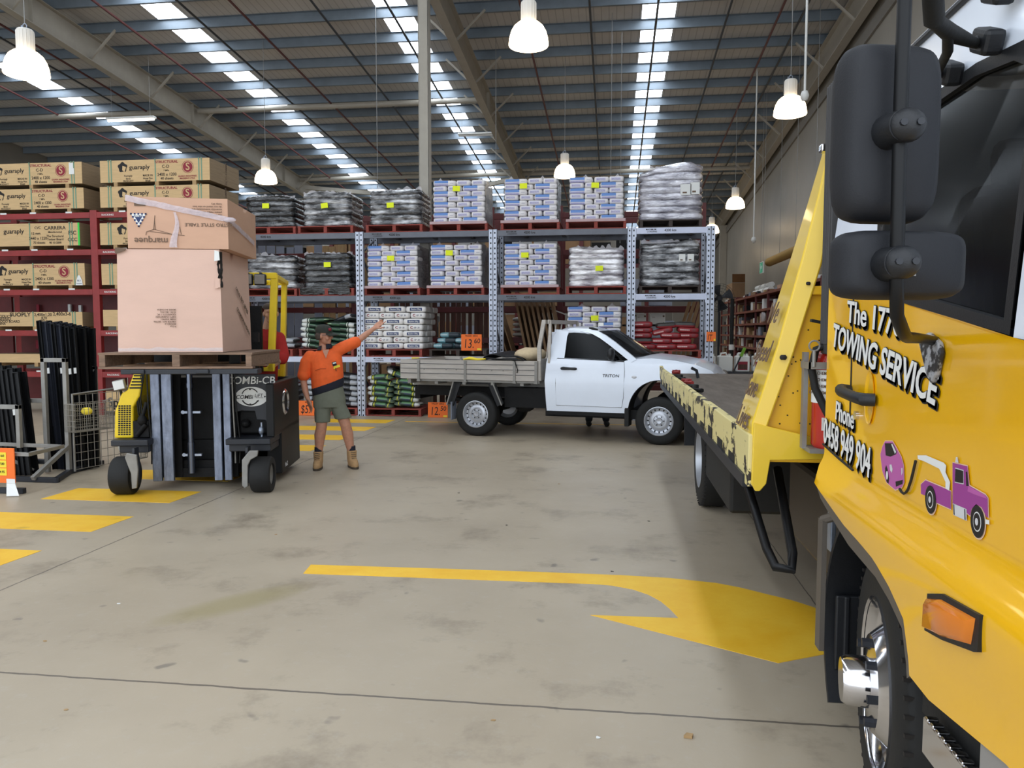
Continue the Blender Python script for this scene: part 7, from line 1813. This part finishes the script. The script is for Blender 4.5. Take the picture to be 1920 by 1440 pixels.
def tube_light(loc, L, label, on=True, rz=0.0):
    t = thing('tube_light', label, 'fluorescent light', loc, rz)
    b = MB(); b.b2((-L / 2, -.08, 0), (L / 2, .08, .06)); b.build('housing', 'white_matt', t, bev=.01)
    b = MB(); b.cyl((-L / 2 + .03, 0, -.025), (L / 2 - .03, 0, -.025), .028, n=10); b.build('tube', 'tube_glow' if on else 'white_matt', t, smooth=60)
    b = MB()
    for x in (-L * .4, L * .4): b.cyl((x, 0, .05), (x, 0, zp(loc[1]) - loc[2] + .02), .004, n=5)
    b.build('suspension_wire', 'wire', t)
tube_light((-13.5, 20.5, 7.65), 1.45, 'lit fluorescent tube light under the left skylight rows')
tube_light((-4.6, 26.0, 8.3), 1.3, 'unlit white tube fitting behind the column', False)
# hanging camera domes and cords
def rod(x, y, z, label, dome=.07):
    t = thing('hanging_camera', label, 'camera', (x, y, z))
    b = MB(); b.cyl((0, 0, .08), (0, 0, zr(y) - z), .022, n=8); b.build('drop_rod', 'white_matt', t, smooth=60)
    b = MB(); b.lathe([(0, -.07), (.05, -.055), (.07, 0), (.075, .03), (.05, .1), (0, .11)], 20, Matrix.Diagonal((dome / .07, dome / .07, dome / .07, 1))); b.build('dome', 'white_matt', t, smooth=60)
    b = MB(); b.lathe([(0, -.075), (.045, -.05), (.06, -.02)], 16); b.build('lens', 'ink', t, smooth=60)
rod(3.3, 14.4, 5.82, 'round camera on a long white rod beside the right lamp')
rod(4.05, 23.5, 4.35, 'dark round camera on the longest white rod near the right wall')
for X, Y, z0, lb in ((-5.9, 19, 3.9, 'a'), (-.1, 20, 4, 'b'), (.15, 20.5, 4, 'c'), (-3.2, 21, 3.9, 'd')):
    b = MB(); b.cyl((X, Y, z0), (X, Y, zr(Y)), .007, n=6); tag(b.build('hanging_wire', 'wire'), 'thin wire hanging from the purlins down toward the top shelf', 'wire', 'hanging wires over the racking')
# ================================================================ right wall
# exit sign and corrugated hanging tube
es = thing('exit_sign', 'green running-man exit sign hanging near the right wall', 'exit sign', (4.62, 25.25, 3.52))
b = MB(); b.b2((-.02, -.26, 0), (.02, .26, .36)); b.build('sign_box', 'white_matt', es)
b = MB(); b.b2((-.026, -.24, .02), (-.02, .24, .34)); b.build('sign_face', MT['exit_green'], es)
b = MB(); b.text('EXIT', .13, frame((-.028, -.1, .18), (0, -1, 0), (0, 0, 1)), .8, .01); b.ell((-.028, .14, .27), (.004, .035, .035), 10, 6); b.bar((-.028, .14, .24), (-.028, .1, .15), .05, .004, (1, 0, 0)); b.bar((-.028, .1, .15), (-.028, .16, .06), .03, .004, (1, 0, 0)); b.build('lettering', 'paper', es)
b = MB()
for y in (-.2, .2): b.cyl((0, y, .36), (0, y, zr(25.2) - 3.52), .006, n=5)
b.build('suspension_wire', 'wire', es)
tb = thing('fabric_duct', 'ribbed yellow-brown tube hanging along the right wall', 'duct', (4.85, 21.8, 3.87))
b = MB(); n = 44; b.tube([(0, -3.6 + 7.2 * i / n, 0) for i in range(n + 1)], [.125 + (.012 if i % 2 else -.008) for i in range(n + 1)], 16); b.build('tube_body', MT['duct'], tb, smooth=30)
b = MB()
for y in (-2, 0, 2): b.cyl((0, y, .12), (0, y, zr(21.8 + y) - 3.875), .006, n=5)
b.build('suspension_wire', 'wire', tb)
# shelving along the wall, full of small stock
ws = thing('shelving_unit', 'long dark red shelving along the right wall packed with small stock', 'shelving', (4.85, 26, 0))
SHZ = [.25, .72, 1.15, 1.55, 1.95, 2.38, 2.88]
for y in range(18, 35, 2):
    b = MB()
    for x in (4.6, 5.25): b.b2((x - 4.85 - .03, y - 26 - .03, 0), (x - 4.85 + .03, y - 26 + .03, 2.95))
    b.build('upright', 'rack_dark_red', ws)
for z in SHZ:
    b = MB(); b.b2((4.57 - 4.85, -8, z - .05), (4.61 - 4.85, 8, z + .02)); b.b2((4.6 - 4.85, -8, z - .01), (5.3 - 4.85, 8, z + .01)); b.build('shelf', MT['shelf_brown'], ws)
b = MB(); b.b2((5.32 - 4.85, -8, 0), (5.34 - 4.85, 8, 2.9)); b.build('back_panel', 'rack_dark_red', ws)
random.seed(5)
BOXM = ['card_brown', 'card', 'paper', 'rack_dark_red', 'board_grey', 'white_matt', 'card_brown', 'timber', 'charcoal']
protos = []
for k in BOXM:
    b = MB(); b.box((0, 0, .5), (1, 1, 1)); o = b.build('carton', k); protos.append([o, False])
def small(x, y, z, sx, sy, sz, i, label, group, rz=0.0):
    p = protos[i]
    if not p[1]: o = p[0]; p[1] = True
    else: o = p[0].copy(); COL.objects.link(o)
    o.location = (x, y, z); o.scale = (sx, sy, sz); o.rotation_euler = (0, 0, rz)
    return tag(o, label, 'box', group)
names = {'paper': 'pale', 'white_matt': 'white', 'card_brown': 'brown', 'card': 'tan', 'rack_dark_red': 'dark red', 'board_grey': 'grey', 'timber': 'timber-coloured', 'charcoal': 'charcoal'}
cnt = 0
for zi, z in enumerate(SHZ):
    top = .40 if zi < len(SHZ) - 1 else .5
    y = 18.1
    while y < 33.6 and cnt < 240:
        sy = random.uniform(.18, .5); sz = random.uniform(.08, min(.36, (SHZ[zi + 1] - z - .1) if zi + 1 < len(SHZ) else .15)); i = random.randrange(len(BOXM))
        uy = [q for q in range(14, 35, 2) if y - .05 < q < y + sy + .05]
        if uy: y = uy[-1] + .08; continue
        if random.random() < .84:
            small(4.78 + random.uniform(0, .1), y + sy / 2, z + .011, .32, sy, sz, i, 'small %s carton on the %s shelf of the wall shelving' % (names[BOXM[i]], ORD[zi] if zi else 'lowest'), 'cartons on the wall shelving'); cnt += 1
        y += sy + random.uniform(.02, .12)
b = MB(); b.ell((4.5, 24.2, 2.15), (.07, .3, .16), 12, 8)
for v in b.bm.verts: v.co += Vector((0, 0, .06 * MN.noise(v.co * 5)))
tag(b.build('plastic_packet', 'film', smooth=60), 'clear plastic packet bulging out of the wall shelving', 'packet')
small(5.0, 33.0, 2.9, .5, 1.6, .75, 0, 'large open brown carton on top of the far end of the wall shelving', 'large cartons on the wall shelving')
b = MB(); b.poly([Vector(p) for p in ((4.75, 32.2, 3.66), (5.25, 32.2, 3.66), (5.2, 31.9, 3.98), (4.7, 31.9, 3.98))]); b.poly([Vector(p) for p in ((4.75, 32.2, 3.66), (4.7, 31.9, 3.98), (5.2, 31.9, 3.98), (5.25, 32.2, 3.66))])
tag(b.build('carton_flap', 'card_brown'), 'raised brown flap of the large carton at the far end', 'box flap')
for i, (y, l) in enumerate(((27.2, .9), (26.2, .7), (25.3, .8))):
    b = MB(); b.cyl((4.85, y - l / 2, 3.0), (4.85, y + l / 2, 3.0), .1, n=12); b.cyl((4.9, y - l / 2 + .1, 3.17), (4.9, y + l / 2 - .1, 3.17), .08, n=12); tag(b.build('paper_roll', 'paper', smooth=50), 'white rolls lying on top of the wall shelving, %s from the far end' % ('first', 'second', 'third')[i], 'roll')
# pedestal fan, black posts, far end
fn = thing('pedestal_fan', 'large round pedestal fan beyond the end of the racking', 'fan', (3.3, 25.0, 0))
b = MB(); b.cyl((0, 0, 0), (0, 0, 2.3), .035, n=12); b.cyl((0, 0, 0), (0, 0, .06), .3, n=20); b.build('stand', 'charcoal', fn)
b = MB()
for r_ in (.1, .2, .3, .38, .44): b.tube([(r_ * math.cos(a), -.12, 2.75 + r_ * math.sin(a)) for a in [2 * math.pi * k / 28 for k in range(28)]], .005, 5, loop=True)
for k in range(24):
    a = 2 * math.pi * k / 24; b.tube([(.06 * math.cos(a), -.14, 2.75 + .06 * math.sin(a)), (.44 * math.cos(a), -.12, 2.75 + .44 * math.sin(a)), (.44 * math.cos(a), .05, 2.75 + .44 * math.sin(a))], .0035, 4)
b.build('guard', 'charcoal', fn)
b = MB(); b.cyl((0, -.02, 2.75), (0, .2, 2.75), .1, n=16); b.bar((0, .1, 2.3), (0, .1, 2.7), .06, .06); b.build('motor', 'charcoal', fn)
for k in range(4):
    a = R(90 * k + 20); b = MB(); b.grid(lambda u, v: Vector(((.07 + .34 * u) * math.cos(a + (v - .5) * .8), -.05 + (v - .5) * .08, 2.75 + (.07 + .34 * u) * math.sin(a + (v - .5) * .8))), 5, 5); b.build('blade', 'charcoal', fn, smooth=60)
def pole(x, y, h, r, k, label, sock=True):
    t = thing('protection_post', label, 'post', (x, y, 0))
    b = MB(); b.cyl((0, 0, 0), (0, 0, h), r, n=14); b.build('pole', k, t, smooth=40)
    if sock:
        b = MB(); b.cyl((0, 0, 1.22), (0, 0, 1.36), r + .02, n=14); b.build('white_band', 'white_matt', t, smooth=40)
pole(3.05, 20.6, 2.55, .05, 'black', 'tall black pole with a white band beside the wall shelving')
pole(2.55, 21.5, 1.6, .05, 'white_matt', 'short white pole behind the racking end post')
b = MB(); b.bar((2.62, 21.3, 0), (2.22, 21.3, 2.6), .05, .03); b.bar((2.66, 21.3, 0), (2.44, 21.3, 2.6), .05, .03); tag(b.build('loose_poles', 'charcoal'), 'two dark poles leaning above the short white pole', 'pole')
bx_ = thing('wall_cabinet', 'pale cabinet panel beyond the fan', 'cabinet', (3.9, 36, 0))
b = MB(); b.b2((-1.2, 0, 1.0), (1.2, .4, 2.6)); b.build('panel', 'wall_dark', bx_); b = MB(); b.b2((-.3, -.02, 1.9), (.2, 0, 2.0)); b.build('vent', 'charcoal', bx_)
# white jerry cans at the foot of the aisle, right of the ute bonnet
def jerry(x, y, z, rz, label, lab=True):
    t = thing('jerry_can', label, 'jerry can', (x, y, z), rz, 'white jerry cans')
    b = MB(); b.b2((-.15, -.12, 0), (.15, .12, .34)); b.build('can_body', 'white_matt', t, bev=.03, seg=3)
    b = MB(); b.tube([(-.1, 0, .33), (-.08, 0, .39), (.02, 0, .40), (.05, 0, .34)], .02, 8); b.cyl((.1, 0, .33), (.1, 0, .38), .03, n=12); b.build('handle', 'white_matt', t, smooth=50)
    if lab:
        b = MB(); b.b2((-.1, -.123, .04), (.1, -.1205, .22)); b.build('label', 'ink_red', t); b = MB(); b.b2((-.09, -.125, .06), (.09, -.123, .16)); b.build('label_picture', 'timber_brown', t)
shl = thing('low_shelf', 'low dark rack under the white jerry cans', 'shelf', (3.0, 17.0, 0))
b = MB(); b.b2((-1.15, -.25, .80), (.4, .25, .84)); b.build('shelf_board', 'charcoal', shl)
for x in (-1.1, .35):
    b = MB(); b.b2((x - .03, -.22, 0), (x + .03, .22, .8)); b.build('leg', 'charcoal', shl)
for i, (x, rz, lb) in enumerate(((2.03, 0, 'white jerry can nearest the racking end post'), (2.38, .1, 'white unlabelled jerry can, middle of the row'), (2.74, 0, 'white jerry can with red label beside the green broom'), (3.1, .0, 'white jerry can at the right end, mostly hidden by the yellow headboard'))): jerry(x, 17.0, .843, rz, lb, i != 1)
br = thing('broom', 'broom with green head leaning among the white jerry cans', 'broom', (2.13, 16.55, .0))
b = MB(); b.cyl((0, 0, .02), (.56, .1, 1.25), .016, n=8); b.build('broom_handle', 'charcoal', br); b = MB(); b.bar((.53, .09, 1.18), (.61, .11, 1.36), .05, .05); b.build('broom_head', 'dull_green', br)
# scraps and paint spots on the floor
random.seed(3)
for i in range(12):
    x, y = random.uniform(-4, 1), random.uniform(2.6, 9)
    if x > .6: x -= 1
    b = MB(); n = 7; b.prism([(math.cos(2 * math.pi * k / n) * random.uniform(.006, .016), math.sin(2 * math.pi * k / n) * random.uniform(.005, .012)) for k in range(n)], .002, Matrix.Translation((x, y, .001)))
    tag(b.build('floor_scrap', random.choice(('paper', 'ink', 'timber'))), 'tiny scrap of litter on the concrete floor', 'scrap', 'scraps on the floor')
b = MB(); b.prism([(-.02, -.01), (.015, -.014), (.022, .01), (-.005, .016)], .012, Matrix.Translation((.33, 3.22, .001))); tag(b.build('dry_leaf', 'timber'), 'small dry leaf near the front floor joint', 'leaf')
# the painted turning arrow
AU = [(-2.193, 5.317), (-1.223, 5.349), (-0.34, 5.366), (0.091, 5.367), (0.406, 5.348), (0.709, 5.283), (0.859, 5.208), (0.998, 5.105), (1.148, 4.998), (1.25, 4.89), (1.33, 4.75), (1.37, 4.575), (1.85, 4.56), (0.864, 4.025), (-0.122, 4.575), (0.403, 4.594), (0.363, 4.742), (0.315, 4.872), (0.243, 4.988), (0.147, 5.077), (0.006, 5.139), (-0.118, 5.155), (-0.325, 5.147), (-1.175, 5.133), (-2.166, 5.112)]
struct(FM(AU))
